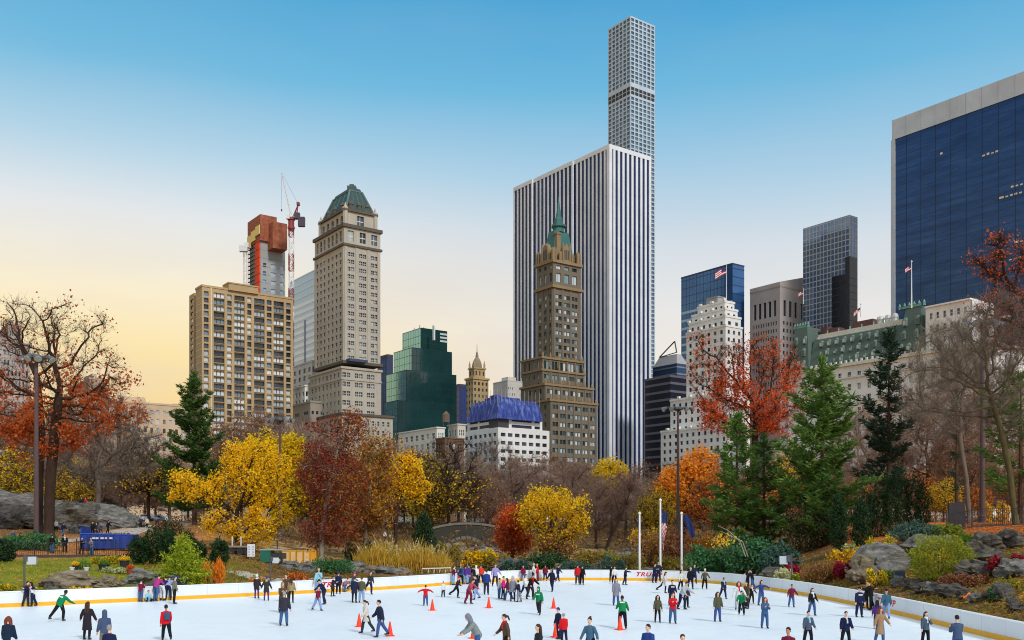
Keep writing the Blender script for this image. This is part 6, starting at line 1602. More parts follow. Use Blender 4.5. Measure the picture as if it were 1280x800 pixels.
# left bank
sh('hedge', 201, 32, 94, 84, 24, 'juniper', .34, 3800, 'low spreading hedge along the iron fence at the left', 'hedge', 4, up=.3, aspect=.3)
sh('round_bush', 202, 2, 84, 34, 29, 'yew', .22, 2200, 'clipped dark round bush at the left edge', up=.3, aspect=.5, lump=.06)
sh('yew_bush', 203, 190, 87, 62, 47, 'yew', .30, 5200, 'large dark yew mound right of the blue dumpster', lobes=3, up=.6, aspect=.3)
sh('yew_bush', 204, 262, 86, 46, 42, 'yew', .30, 3400, 'dark yew mound right of the bright green cone shrub', lobes=2, up=.6, aspect=.3)
sh('yew_bush', 205, 222, 100, 44, 34, ['yew', 'yew'][0], .3, 2200, 'dark bush behind the bright green cone shrub', lobes=2, up=.5, aspect=.3)
b = onG(229, 73.5)
shrub('cone_shrub', 206, b, [((0, 0, .9), (1.85, 1.5, 1.0)), ((-.15, 0, 1.9), (1.45, 1.2, 1.1)), ((0, 0, 2.9), (.95, .9, 1.0)), ((.05, 0, 3.6), (.5, .5, .75)), ((.9, .2, 1.4), (.9, .8, 1.2)), ((-1.0, 0, .8), (.8, .8, .9))], 'lime', .24, 6500, 'bright yellow green cone shaped shrub by the wall', 'shrub', up=.6, aspect=.35, lump=.3, shell=.6)
sh('grass_clump', 207, 264, 76, 34, 32, 'orange', .55, 1500, 'feathery orange grass clump right of the bright cone shrub', 'ornamental grass', 2, up=1.6, aspect=.10)
sh('chrysanthemum', 208, 100, 67.2, 30, 13, [('yellow', .8), ('green', .2)], .12, 1500, 'yellow chrysanthemums in front of the long flat rock', 'flowers', 3)
sh('chrysanthemum', 209, 371, 80.5, 30, 15, [('rust', .6), ('orange', .4)], .13, 1500, 'orange brown chrysanthemum mound by the middle floodlight', 'flowers', 3)
sh('chrysanthemum', 210, 320, 78.5, 18, 9, [('orange', .8), ('green', .2)], .13, 700, 'small orange flower clump near the path bend', 'flowers', 2)
sh('flower_bed', 211, 142, 79, 30, 9, [('cream', .75), ('green', .25)], .13, 1200, 'pale cream flower patch behind the flat rocks', 'flowers', 3)
sh('leafy_plant', 212, 104, 80.5, 20, 13, 'green', .3, 500, 'spiky green plant above the long flat rock', 'plant', up=1.2, aspect=.15)
sh('low_bush', 213, 132, 86, 34, 13, [('willow', .7), ('yellow', .3)], .17, 1500, 'low olive bush in front of the blue dumpster', lobes=3)
sh('low_bush', 214, 6, 68, 26, 12, [('willow', .6), ('yellow', .4)], .15, 900, 'yellow green bush at the left edge behind the wall', lobes=2)
sh('low_bush', 215, 300, 100, 34, 20, 'russet', .22, 1100, 'brown leafless bush left of the flatbed trailer', lobes=3)
sh('low_bush', 216, 210, 125, 40, 22, [('yew', .5), ('russet', .5)], .28, 1500, 'dark tangled bush beside the upper path', lobes=3)
sh('low_bush', 217, 12, 160, 46, 50, 'yew', .5, 1900, 'dark evergreen behind the left outcrop', lobes=2, up=.4, aspect=.3)
# back of the rink
sh('juniper', 220, 416, 92, 58, 20, 'juniper', .26, 2600, 'low spreading green juniper between the crates and the reeds', lobes=4, up=.2, aspect=.3)
sh('low_bush', 221, 452, 104, 40, 40, [('yew', .6), ('russet', .4)], .3, 2000, 'dark bush behind the left end of the reeds', lobes=2)
sh('low_bush', 222, 560, 118, 32, 26, [('ochre', .6), ('green', .4)], .24, 1400, 'ochre bush right of the reeds under the bridge', lobes=2)
sh('forsythia', 223, 600, 107, 44, 27, [('yellow', .7), ('willow', .3)], .26, 2600, 'yellow bush in front of the stone bridge', lobes=3)
sh('low_bush', 224, 622, 106, 30, 26, [('ochre', .5), ('willow', .5)], .24, 1300, 'olive brown bush right of the yellow bush at the bridge', lobes=2)
sh('juniper', 225, 645, 99.5, 34, 19, 'bluejuniper', .26, 1800, 'blue green juniper mound over the dark boulder', lobes=2, up=.2, aspect=.3)
sh('juniper', 226, 722, 100, 46, 17, 'bluejuniper', .26, 1900, 'blue green juniper right of the pale boulder', lobes=3, up=.2, aspect=.3)
sh('yew_bush', 227, 684, 104, 60, 24, [('yew', .7), ('juniper', .3)], .28, 2600, 'dark green low bushes under the spreading yellow tree', lobes=4, up=.3, aspect=.35)
sh('juniper', 228, 767, 101, 30, 22, 'bluejuniper', .26, 1300, 'dark blue juniper left of the leftmost flagpole', lobes=2, up=.2, aspect=.3)
sh('low_bush', 229, 812, 108, 50, 48, [('russet', .6), ('ochre', .4)], .24, 2800, 'russet brown bush behind the three flagpoles', lobes=3)
sh('forsythia', 230, 805, 116, 40, 44, [('yellow', .5), ('ochre', .5)], .26, 1700, 'yellow topped bush behind the leftmost flagpole', lobes=2)
sh('low_bush', 231, 845, 106, 46, 50, [('russet', .7), ('maroon', .3)], .24, 2600, 'reddish brown bush behind the rightmost flagpole', lobes=3)
sh('low_bush', 232, 872, 118, 34, 44, [('orange', .5), ('ochre', .5)], .26, 1500, 'orange bush behind the dark hanging flag', lobes=2)
sh('low_bush', 233, 745, 108, 50, 24, [('ochre', .6), ('green', .4)], .24, 1800, 'ochre and green scrub left of the flagpoles', lobes=3)
sh('low_bush', 234, 780, 103, 56, 24, [('willow', .6), ('russet', .4)], .22, 2000, 'olive scrub along the wall by the leftmost flagpole', lobes=4)
sh('low_bush', 235, 838, 101, 44, 26, [('willow', .5), ('russet', .5)], .22, 1600, 'olive brown scrub between the flagpoles and the green thicket', lobes=3)
# right: green thicket and beyond
sh('thicket', 240, 886, 92, 62, 38, 'juniper', .30, 3400, 'bright green bushy slope right of the flagpoles', lobes=4, up=.2, aspect=.5, droop=.2)
sh('thicket', 241, 940, 92, 76, 54, [('juniper', .8), ('bluejuniper', .2)], .32, 5000, 'tall tangled green thicket below the slim pine', lobes=5, up=.2, aspect=.5)
sh('thicket', 242, 975, 88, 50, 42, 'bluejuniper', .32, 2800, 'blue green thicket left of the right floodlight', lobes=3, up=.2, aspect=.4)
sh('yew_bush', 243, 1012, 98, 60, 60, [('yew', .7), ('russet', .3)], .34, 3600, 'dark bush mass under the tallest bright pine', lobes=3, up=.4, aspect=.3)
sh('yew_bush', 244, 1062, 88, 46, 74, 'yew', .34, 4200, 'tall dark yew at the left of the right bank hedge', lobes=2, up=.8, aspect=.25)
sh('yew_bush', 245, 1100, 92, 56, 80, 'yew', .34, 5000, 'tallest dark yew in the right bank hedge', lobes=3, up=.9, aspect=.25)
sh('yew_bush', 246, 1140, 94, 46, 76, 'yew', .34, 3800, 'feathery dark yew at the right of the bank hedge', lobes=3, up=.9, aspect=.25)
sh('juniper', 247, 1152, 83, 88, 26, 'bluejuniper', .32, 3200, 'flat layered blue juniper at the top of the right bank', lobes=5, up=.1, aspect=.3)
sh('low_bush', 248, 1185, 82, 40, 18, [('willow', .7), ('green', .3)], .2, 1500, 'olive tuft right of the layered blue juniper', lobes=3)
sh('low_bush', 249, 1060, 80, 50, 30, [('ochre', .5), ('yellow', .5)], .22, 2200, 'yellow brown bush below the tall dark yew', lobes=3)
sh('low_bush', 250, 1100, 80.5, 36, 30, [('willow', .6), ('yellow', .4)], .24, 1500, 'yellow green arching bush above the big rounded rock', lobes=2, up=.8, aspect=.3)
sh('lime_bush', 251, 979, 81.5, 24, 17, 'cream', .2, 1200, 'pale lime bush in front of the right floodlight', lobes=1)
sh('red_bush', 252, 991, 83.5, 24, 18, 'crimson', .2, 1000, 'small crimson bush beside the right floodlight', lobes=1)
sh('red_bush', 253, 1057, 76, 30, 24, 'crimson', .22, 1500, 'crimson bush left of the big rounded rock', lobes=2)
sh('red_bush', 254, 1258, 60, 44, 27, [('crimson', .7), ('maroon', .3)], .2, 1700, 'crimson bush above the pale rock at the right edge', lobes=2)
sh('grass_clump', 255, 1030, 77.5, 56, 26, [('russet', .7), ('ochre', .3)], .34, 2200, 'brown grass bank behind the wall, under the crimson bush', 'ornamental grass', 4, up=.9, aspect=.2)
sh('low_bush', 256, 1004, 80, 30, 12, 'lime', .16, 900, 'bright yellow green ground plant by the wall', lobes=2)
sh('hydrangea', 257, 1036, 80, 24, 17, [('cream', .6), ('green', .4)], .2, 800, 'pale green flower heads behind the brown grass', 'flowers', 2)
sh('hydrangea', 258, 1062, 85, 16, 20, [('cream', .5), ('willow', .5)], .2, 600, 'two pale flower heads above the crimson bush', 'flowers', 2)
sh('willow_bush', 259, 1171, 64.5, 82, 58, 'willow', .26, 6200, 'large round olive green willow bush on the right bank', lobes=1, up=.7, aspect=.22, lump=.14)
sh('yellow_bush', 260, 1170, 71, 34, 24, 'yellow', .22, 1300, 'small yellow bush above the olive willow bush', lobes=2, up=.8, aspect=.25)
sh('low_bush', 261, 1096, 68.5, 24, 28, [('yellow', .6), ('green', .4)], .16, 1000, 'yellow trailing plant left of the dark panel', lobes=2)
sh('low_bush', 262, 1205, 59.5, 62, 22, [('russet', .8), ('maroon', .2)], .16, 1800, 'mauve brown twiggy bush behind the wall', lobes=3)
sh('low_bush', 263, 1215, 75, 50, 16, 'green', .18, 1500, 'green ground cover patch on the right bank', lobes=4)
sh('low_bush', 264, 1258, 73, 56, 14, [('russet', .6), ('ochre', .4)], .18, 1300, 'brown scrub patch at the top right of the bank', lobes=3)
sh('low_bush', 265, 1243, 53.2, 14, 17, 'juniper', .14, 500, 'green ivy on the round dark boulder', lobes=1)
sh('low_bush', 266, 1262, 55, 40, 14, [('ochre', .5), ('lime', .5)], .14, 1000, 'yellow green weeds behind the round boulder', lobes=3)
sh('low_bush', 267, 1243, 100, 34, 34, [('yellow', .5), ('ochre', .5)], .24, 1100, 'yellow leaved bush behind the right fence', lobes=2)
sh('low_bush', 268, 1120, 69, 20, 14, 'green', .16, 500, 'green weeds below the dark panel', lobes=2)

# reeds: a tall golden stand with pale plumes
def reeds():
 rng = np.random.default_rng(9); T = thing('reed_bed', onG(503, 100), 'stand of tall golden reeds with pale plumes behind the back wall', 'reeds'); n = 5200
 px = rng.uniform(444, 562, n); Y = rng.uniform(97.5, 104, n); x = (px - 640) / F * Y; z = ground(x, Y); h = rng.uniform(1.0, 3.0, n) * (1 - .5 * np.abs(px - 503) ** 4 / 59 ** 4) * (.82 + .34 * vnoise(x, Y, 1.6, 5))
 base_ = np.stack([x, Y, z], 1); lean = rng.normal(size=(n, 3)) * np.array([.28, .2, 0]); tip = base_ + np.stack([lean[:, 0] * h, lean[:, 1] * h, h], 1)
 a = rng.uniform(0, 3.14, n); w = np.stack([np.cos(a), np.sin(a), a * 0], 1) * rng.uniform(.025, .06, n)[:, None]; midp = base_ * .45 + tip * .55 - lean * .1 * h[:, None]
 V = np.concatenate([np.stack([base_ - w * .6, base_ + w * .6, midp + w, midp - w], 1), np.stack([midp - w, midp + w, tip + w * .15, tip - w * .15], 1)])
 m = M_leaf('reed_blade', [lin((120, 118, 40)), lin((190, 158, 52)), lin((224, 184, 78)), lin((172, 116, 48))], .5, .4)
 mesh_quads('blades', V, m, T)
 k = rng.choice(n, 420); k = k[h[k] > 1.9]; C = np.repeat(tip[k], 9, 0) + rng.normal(size=(len(k) * 9, 3)) * np.array([.06, .06, .16])
 mesh_quads('plumes', leaf_quads(rng, C, .22, 1.4, .35), M_leaf('reed_plume', [lin((196, 176, 130)), lin((226, 212, 176)), lin((208, 190, 146))]), T)['kind'] = 'stuff'
reeds()
def undergrowth():
 """low brown scrub filling the far wood floor, and leaf litter and grass near by"""
 rng = np.random.default_rng(19); n = 36000
 t = rng.uniform(-.60, .60, n); Y = rng.uniform(125, 262, n) ; x = t * Y; s = vnoise(x, Y, 9, 3); keep = (s > -.35) & ~((t < -.30) & (Y < 175)); x, Y = x[keep], Y[keep]
 z = ground(x, Y); h = rng.random(len(x)) ** 1.6 * (1.2 + 2.4 * np.clip(vnoise(x, Y, 6, 8) + .4, 0, 1.4)) ; C = np.stack([x, Y, z + h], 1)
 o = mesh_quads('undergrowth', leaf_quads(rng, C, .75, .9, .28), M_leaf('scrub', [lin((84, 66, 54)), lin((120, 96, 78)), lin((150, 116, 80)), lin((100, 86, 56)), lin((168, 130, 60))], .08), None); o['kind'] = 'stuff'; o['label'] = 'brown scrub on the floor of the far wood'
 n = 14000; px = rng.uniform(1150, 1330, n); Y = rng.uniform(70, 96, n); x = (px - 640) / F * Y; k = (rink_s(x, Y) > 12); x, Y = x[k], Y[k]
 C = np.stack([x, Y, ground(x, Y) + .05 + rng.random(len(x)) * .06], 1); q = leaf_quads(rng, C, .22, 0, .7); q[:, :, 2] = C[:, None, 2] + (q[:, :, 2] - C[:, None, 2]) * .3
 o = mesh_quads('fallen_leaves', q, M_leaf('dry_leaf', [lin((150, 78, 40)), lin((200, 116, 56)), lin((224, 154, 90)), lin((176, 96, 48))]), None); o['kind'] = 'stuff'
 n = 16000; px = rng.uniform(-30, 330, n); Y = rng.uniform(64, 93, n); x = (px - 640) / F * Y; s = rink_s(x, Y); k = (s > .6) & (s < 24) & (vnoise(x, Y, 3, 2) > -.5); x, Y = x[k], Y[k]
 C = np.stack([x, Y, ground(x, Y) + .06], 1); o = mesh_quads('grass', leaf_quads(rng, C, .24, 1.6, .16), M_leaf('grass_blade', [lin((86, 110, 36)), lin((128, 146, 44)), lin((170, 170, 56)), lin((206, 176, 60))], .3), None); o['kind'] = 'stuff'
 n = 9000; px = rng.uniform(-30, 330, n); Y = rng.uniform(90, 150, n); x = (px - 640) / F * Y; C = np.stack([x, Y, ground(x, Y) + .05], 1)
 q = leaf_quads(rng, C, .26, 0, .7); q[:, :, 2] = C[:, None, 2] + (q[:, :, 2] - C[:, None, 2]) * .3
 o = mesh_quads('fallen_leaves', q, M_leaf('oak_litter', [lin((140, 84, 52)), lin((190, 120, 70)), lin((214, 160, 104)), lin((160, 104, 64))]), None); o['kind'] = 'stuff'
undergrowth()
def ground_cover():
 rng = np.random.default_rng(23)
 for name, px0, px1, y0, y1, s0, s1, n, cols, sz in (('ground_cover', 930, 1330, 44, 92, .9, 13, 15000, [(96, 104, 40), (140, 128, 46), (120, 88, 56), (168, 150, 60), (150, 96, 50), (78, 92, 44)], .26), ('ground_cover', 400, 960, 95, 128, .9, 30, 17000, [(92, 98, 40), (128, 116, 48), (112, 86, 56), (164, 140, 60), (140, 100, 60)], .34), ('ground_cover', 180, 460, 80, 112, .9, 34, 9000, [(110, 112, 44), (150, 128, 56), (140, 96, 56), (186, 150, 70)], .26)):
  px = rng.uniform(px0, px1, n); Y = rng.uniform(y0, y1, n); x = (px - 640) / F * Y; s = rink_s(x, Y); k = (s > s0) & (s < s1) & (vnoise(x, Y, 2.6, px0) > -.45); x, Y = x[k], Y[k]
  h = rng.random(len(x)) ** 2 * (.12 + .5 * np.clip(vnoise(x, Y, 1.7, 7) + .2, 0, 1)); C = np.stack([x, Y, ground(x, Y) + .04 + h], 1)
  o = mesh_quads(name, leaf_quads(rng, C, sz, .5, .35), M_leaf('cover_%d' % px0, [lin(c) for c in cols], .9), None); o['kind'] = 'stuff'
ground_cover()

# ------------------------------------------------------------------ paths
def ribbon(name, pts, w, m, dz=.05):
 """a path draped over the ground; pts are (photo column, depth)"""
 P_ = catmull([onG(a, b_)[:2] for a, b_ in pts], 10); N_ = normals(P_); vs = []; fs = []; k = 5
 for (p, q) in zip(P_, N_):
  for j in range(k):
   o = (j / (k - 1) - .5) * w; x, y = p[0] + q[0] * o, p[1] + q[1] * o; vs.append((x, y, gz(x, y) + dz))
 for i in range(len(P_) - 1):
  for j in range(k - 1): fs.append((i * k + j, i * k + j + 1, (i + 1) * k + j + 1, (i + 1) * k + j))
 mb = MB(); mb.add(vs, fs); o = mb.build(name, m); o['kind'] = 'structure'
asph = M_plain('path_asphalt', lin((172, 162, 150)), .95, .15, .5, .3)
ribbon('path', [(60, 104), (110, 112), (150, 128), (178, 145), (205, 165), (240, 180)], 5, asph); ribbon('path', [(255, 84), (290, 84.5), (330, 82), (366, 83.5), (420, 88)], 1.8, asph)

# ------------------------------------------------------------------ stone bridge
def bridge():
 Y = 150; c = onG(584, Y); T = thing('stone_bridge', (c[0], c[1], 0), 'arched grey stone bridge half hidden by bushes in the middle distance', 'bridge')
 st = M_wall('rough_stone', lin((62, 60, 52)), .5, .55, .95); cp = M_wall('coping_stone', lin((122, 118, 106)), .3); mb = MB(); cm = MB()
 x0, x1 = XY(520, Y)[0], XY(648, Y)[0]; n = 40; dep = 4.5
 top = lambda x: Zy(655.5, Y) - .55 + .0 + (-((x - (x0 + x1) / 2) / (x1 - x0) * 2) ** 2 * 1.6) + .55
 ax = XY(582, Y)[0]; aw = 3.4; az = .9
 low = lambda x: max(-.5, az + 3.1 * math.sqrt(max(0, 1 - ((x - ax) / aw) ** 2)) - .6) if abs(x - ax) < aw else -.6
 for i in range(n):
  a = x0 + (x1 - x0) * i / n; b_ = x0 + (x1 - x0) * (i + 1) / n
  vs = [(a, Y, low(a)), (b_, Y, low(b_)), (b_, Y, top(b_)), (a, Y, top(a)), (a, Y + dep, low(a)), (b_, Y + dep, low(b_)), (b_, Y + dep, top(b_)), (a, Y + dep, top(a))]
  mb.add(vs, [(0, 1, 2, 3), (5, 4, 7, 6), (3, 2, 6, 7), (1, 0, 4, 5)])
  for yy in (Y - .12, Y + dep - .4): cm.add([(a, yy, top(a) - .02), (b_, yy, top(b_) - .02), (b_, yy, top(b_) + .32), (a, yy, top(a) + .32), (a, yy + .5, top(a) - .02), (b_, yy + .5, top(b_) - .02), (b_, yy + .5, top(b_) + .32), (a, yy + .5, top(a) + .32)], [(0, 1, 2, 3), (5, 4, 7, 6), (3, 2, 6, 7), (1, 0, 4, 5)])
 mb.build('wall', st, T); cm.build('coping', cp, T)
 vm = MB()
 for k in range(15):
  a = math.pi * k / 14; a2 = a + math.pi / 17
  f = lambda t_, r_: (ax + math.cos(t_) * aw * r_, az - .6 + math.sin(t_) * 3.1 * r_)
  p = [f(a, 1.0), f(a2, 1.0), f(a2, 1.16), f(a, 1.16)]
  vm.hull([(x, Y - .08, z) for x, z in p], [(x, Y + .2, z) for x, z in p])
 vm.build('arch_stones', cp, T)
bridge()

# ------------------------------------------------------------------ lamps, poles, flags
pole_paint = M_plain('pole_brown', lin((84, 66, 68)), .5, .15, 2); lamp_metal = M_plain('lamp_metal', (.11, .12, .13), .35, .1, 3, 0, .4); lamp_lens = M_plain('lamp_lens', (.46, .50, .53), .2, .05)
def flood_mast(px, Y, ytop, heads, label):
 b_ = onG(px, Y); x, y = b_[:2]; zt = Zy(ytop, Y); T = thing('lamp_pole', b_, label, 'lamp pole', 'tall floodlight poles round the rink')
 mb = MB(); mb.tube([(x, y, b_[2] - .3), (x, y, b_[2] + 1.2), (x, y, zt)], [.30, .27, .17], 10); mb.lathe((x, y, b_[2] - .1), [(.5, 0), (.5, .2), (.36, .45), (.36, 1.0), (.3, 1.1)], 10); mb.build('pole', pole_paint, T)
 mb = MB(); mb.lathe((x, y, zt), [(.3, -.2), (.75, 0), (.75, .3), (.3, .45)], 10)
 mb.tube([(x - 1.2, y, zt + .15), (x + 1.2, y, zt + .15)], .07, 6); mb.tube([(x, y - 1.0, zt + .1), (x, y + 1.0, zt + .1)], .07, 6); mb.build('cross_arm', lamp_metal, T)
 for (dx, dy) in heads:
  hb = MB(); c = Vector((x + dx, y + dy, zt + .1)); d = Vector((dx * .5, dy * .3 - .25, -.62)).normalized()
  hb.tube([c - d * .4, c - d * .2, c + d * .1, c + d * .3, c + d * .32], [.12, .22, .34, .40, .41], 12); h = hb.build('floodlight', lamp_metal, T, smooth=False)
  lb = MB(); lb.tube([c + d * .322, c + d * .35], [.37, .35], 12); lb.build('lens', lamp_lens, h)
flood_mast(45.5, 97, 449, [(-1.2, 0), (-.3, -.9), (.5, -.7), (1.3, .2), (0, 1.0)], 'leftmost tall lamp pole in front of the twin oak trunks')
flood_mast(350, 140, 526, [(-1.6, -.2), (-.8, -.8), (.9, -.6), (1.7, 0)], 'tall lamp pole rising out of the yellow trees')
flood_mast(847.5, 143, 512, [(-2.0, -.2), (-1.0, -.8), (1.0, -.7), (2.0, 0)], 'tall lamp pole in front of the orange tree')
flood_mast(1228, 95, 406, [(-1.6, -.2), (-.9, -.8), (.9, -.7), (1.6, 0)], 'tall lamp pole among bare branches at the right')
def small_lamp():
 b_ = onG(96, 125); x, y, z = b_; T = thing('street_lamp', b_, 'small dark park lamp post beside the path at the left', 'street lamp'); h = Zy(637, 125) - z
 mb = MB(); mb.lathe(b_, [(.22, -.1), (.22, .5), (.12, .7), (.07, 1.0), (.055, h), (.14, h + .05)], 8); mb.build('post', lamp_metal, T)
 mb = MB(); mb.lathe((x, y, z + h), [(.12, .05), (.26, .25), (.28, .55), (.12, .75)], 8); mb.build('globe', lamp_lens, T); mb = MB(); mb.lathe((x, y, z + h), [(.3, .56), (.2, .8), (.04, 1.1)], 8); mb.build('cap', lamp_metal, T)
small_lamp()
def floodlight(px, Y, ytop, label, side, big=1.0):
 b_ = onG(px, Y); x, y, z = b_; zt = Zy(ytop, Y); T = thing('floodlight', b_, label, 'floodlight', 'low floodlights behind the rink wall')
 mb = MB(); mb.tube([(x, y, z - .2), (x, y, zt)], .07, 8); mb.lathe((x, y, z - .05), [(.18, 0), (.18, .12), (.08, .2)], 8); mb.build('post', lamp_metal, T)
 mb = MB(); mb.cbox((x + side * .28 * big, y + .1, zt - .75 * big), (.30 * big, .55, .6 * big)); mb.tube([(x, y, zt - .3), (x + side * .25, y, zt - .45)], .05, 6); h = mb.build('housing', lamp_metal, T)
 mb = MB(); cx = x + side * .75 * big; mb.hull([(cx - .40 * big, y - .20, zt - .98 * big), (cx + .40 * big, y - .05, zt - .98 * big), (cx + .40 * big, y - .0, zt - .22 * big), (cx - .40 * big, y - .15, zt - .22 * big)], [(cx - .30 * big, y + .25, zt - .88 * big), (cx + .30 * big, y + .32, zt - .88 * big), (cx + .30 * big, y + .35, zt - .34 * big), (cx - .30 * big, y + .28, zt - .34 * big)]); mb.build('reflector', lamp_lens, T)
floodlight(30.5, 68, 693, 'floodlight on a dark post on the grass bank at the left', 1, .72)
floodlight(338, 79, 695, 'small dark floodlight post by the path in front of the green container', 1, .6)
floodlight(989.5, 80, 692, 'floodlight on a dark post between the crimson and lime bushes', -1, .9)
def pole_flag(px, Y, ytop, label):
 b_ = onG(px, Y); x, y, z = b_; T = thing('flagpole', b_, label, 'flagpole', 'white flagpoles behind the back wall'); zt = Zy(ytop, Y)
 mb = MB(); mb.tube([(x, y, z - .2), (x, y, zt)], [.12, .09], 10); mb.build('pole', M_plain('white_pole_%d' % px, (.78, .78, .8), .35, .05), T); mb = MB(); mb.lathe((x, y, zt), [(.13, 0), (.17, .08), (.13, .2), (.03, .28)], 8); mb.build('finial', M_plain('pole_ball_%d' % px, (.7, .68, .6), .3), T)
pole_flag(799.5, 98.2, 643, 'leftmost bare white flagpole'); pole_flag(825.5, 98.2, 626.5, 'tallest white flagpole carrying the striped flag'); pole_flag(852, 97.8, 643, 'rightmost white flagpole carrying the dark blue flag')
def limp_flag():
 x, y, _ = onG(825.5, 98.2); T = thing('flag', (x + .15, y, Zy(638, 98.2)), 'red and white striped flag hanging limp from the tallest flagpole', 'flag'); zt = Zy(638, 98.2); zb = Zy(686, 98.2); n = 20; mb = MB()
 # a limp flag: the fly hangs down in folds, so the stripes run down the cloth
 for i in range(n):
  for j in range(10):
   def p(a, b_, k):
    f = a / n; g = b_ / 10; w = .62 * (1 - .25 * f) * (.45 + .55 * math.sin(math.pi * min(1, f * 1.3 + .25)))
    return (x + .15 + g * w + .06 * math.sin(f * 9 + g * 3), y - .05 + .13 * math.sin(g * 9 + f * 4) + k * .012, zt + (zb - zt) * (f * (.86 + .14 * g)) - g * .25)
   m = 2 if i < 7 and j < 10 and (i < 6 or j < 6) else ((int(i * .9 + j * .6)) % 2)
   mb.quad(p(i, j, -1), p(i + 1, j, -1), p(i + 1, j + 1, -1), p(i, j + 1, -1), m); mb.quad(p(i, j + 1, 1), p(i + 1, j + 1, 1), p(i + 1, j, 1), p(i, j, 1), m)
 mb.build('cloth', flag_cloth, T)
 x, y, _ = onG(852, 97.8); T = thing('flag', (x + .1, y, Zy(646, 97.8)), 'dark blue flag drooping to the right from the rightmost flagpole', 'flag'); mb = MB(); a, b_ = Vector((x + .12, y, Zy(646, 97.8))), Vector((x + 1.15, y + .1, Zy(674, 97.8))); n = 12
 for i in range(n):
  for j in range(5):
   def p(u, v, k):
    f = u / n; q = a.lerp(b_, f); w = .55 - .2 * f + .2 * math.sin(f * 3.1); return (q.x + v / 5 * w - .1, q.y + .1 * math.sin(v * 1.7 + f * 7) + k * .012, q.z + v / 5 * w * .55 + .1 * math.sin(f * 8))
   mb.quad(p(i, j, -1), p(i + 1, j, -1), p(i + 1, j + 1, -1), p(i, j + 1, -1)); mb.quad(p(i, j + 1, 1), p(i + 1, j + 1, 1), p(i + 1, j, 1), p(i, j, 1))
 mb.build('cloth', M_plain('navy_flag', lin((34, 44, 92)), .8), T)
limp_flag()

# ------------------------------------------------------------------ fences
iron = M_plain('black_iron', (.025, .024, .025), .6, .2)
kerb = M_plain('dark_kerb', (.06, .055, .05), .9, .2)
def fence(pts, h, label, gap=.16, rail=(.15, .95), post=2.4, kb=True):
 P_ = [onG(*q)[:2] for q in pts]; T = thing('iron_fence', onG(*pts[0]), label, 'fence'); bm_, km = MB(), MB()
 for a, b_ in zip(P_[:-1], P_[1:]):
  L = math.dist(a, b_); n = int(L / gap); u = ((b_[0] - a[0]) / L, (b_[1] - a[1]) / L); nn = (-u[1], u[0])
  for i in range(n):
   x, y = a[0] + u[0] * L * i / n, a[1] + u[1] * L * i / n; z = gz(x, y); bm_.cbox((x, y, z + .05), (.026, .026, h - .05))
   if i % max(1, int(post / gap)) == 0:
    pm = MB(); pm.cbox((x, y, z - .2), (.08, .08, h + .4)); pm.lathe((x, y, z + h + .2), [(.05, 0), (.07, .05), (.02, .12)], 6); pm.build('post', iron, T)
  m = max(2, int(L / 1.2))
  for i in range(m):
   x0, y0 = a[0] + u[0] * L * i / m, a[1] + u[1] * L * i / m; x1, y1 = a[0] + u[0] * L * (i + 1) / m, a[1] + u[1] * L * (i + 1) / m; z0, z1 = gz(x0, y0), gz(x1, y1)
   for r_ in rail: bm_.tube([(x0, y0, z0 + h * r_), (x1, y1, z1 + h * r_)], .026, 4)
   if kb: km.hull([(x0 - nn[0] * .15, y0 - nn[1] * .15, z0 - .3), (x1 - nn[0] * .15, y1 - nn[1] * .15, z1 - .3), (x1 + nn[0] * .15, y1 + nn[1] * .15, z1 - .3), (x0 + nn[0] * .15, y0 + nn[1] * .15, z0 - .3)], [(x0 - nn[0] * .15, y0 - nn[1] * .15, z0 + .2), (x1 - nn[0] * .15, y1 - nn[1] * .15, z1 + .2), (x1 + nn[0] * .15, y1 + nn[1] * .15, z1 + .2), (x0 + nn[0] * .15, y0 + nn[1] * .15, z0 + .2)])
 bm_.build('bars', iron, T)
 if kb: km.build('kerb', kerb, T)
fence([(-30, 88), (60, 90), (110, 91.5), (170, 93)], 1.45, 'black iron railing on a dark kerb above the left grass bank')
fence([(1183, 86), (1215, 85), (1300, 83)], 1.7, 'tall black iron railing on a dark kerb above the right leaf covered slope')
fence([(552, 105), (602, 103)], 1.1, 'low dark fence behind the group of skaters at the back wall', .3, (.2, .95), 3, False)
def fence_net():
 T = thing('screen_panel', onG(1196, 88), 'dark mesh screen hung on the right railing', 'screen'); a, b_ = onG(1186, 87.6), onG(1206, 87.2); mb = MB()
 mb.hull([(a[0], a[1], a[2] + .1), (b_[0], b_[1], b_[2] + .1), (b_[0], b_[1] + .05, b_[2] + .1), (a[0], a[1] + .05, a[2] + .1)], [(a[0], a[1], a[2] + 2.4), (b_[0], b_[1], b_[2] + 2.4), (b_[0], b_[1] + .05, b_[2] + 2.4), (a[0], a[1] + .05, a[2] + 2.4)]); mb.build('mesh', M_plain('dark_mesh', (.05, .04, .045), .9, .3, 2), T)
 
 for p in (a, b_): mb = MB(); mb.cbox((p[0], p[1] + .1, p[2] - .2), (.09, .09, 2.8)); mb.build('post', iron, T)
fence_net()

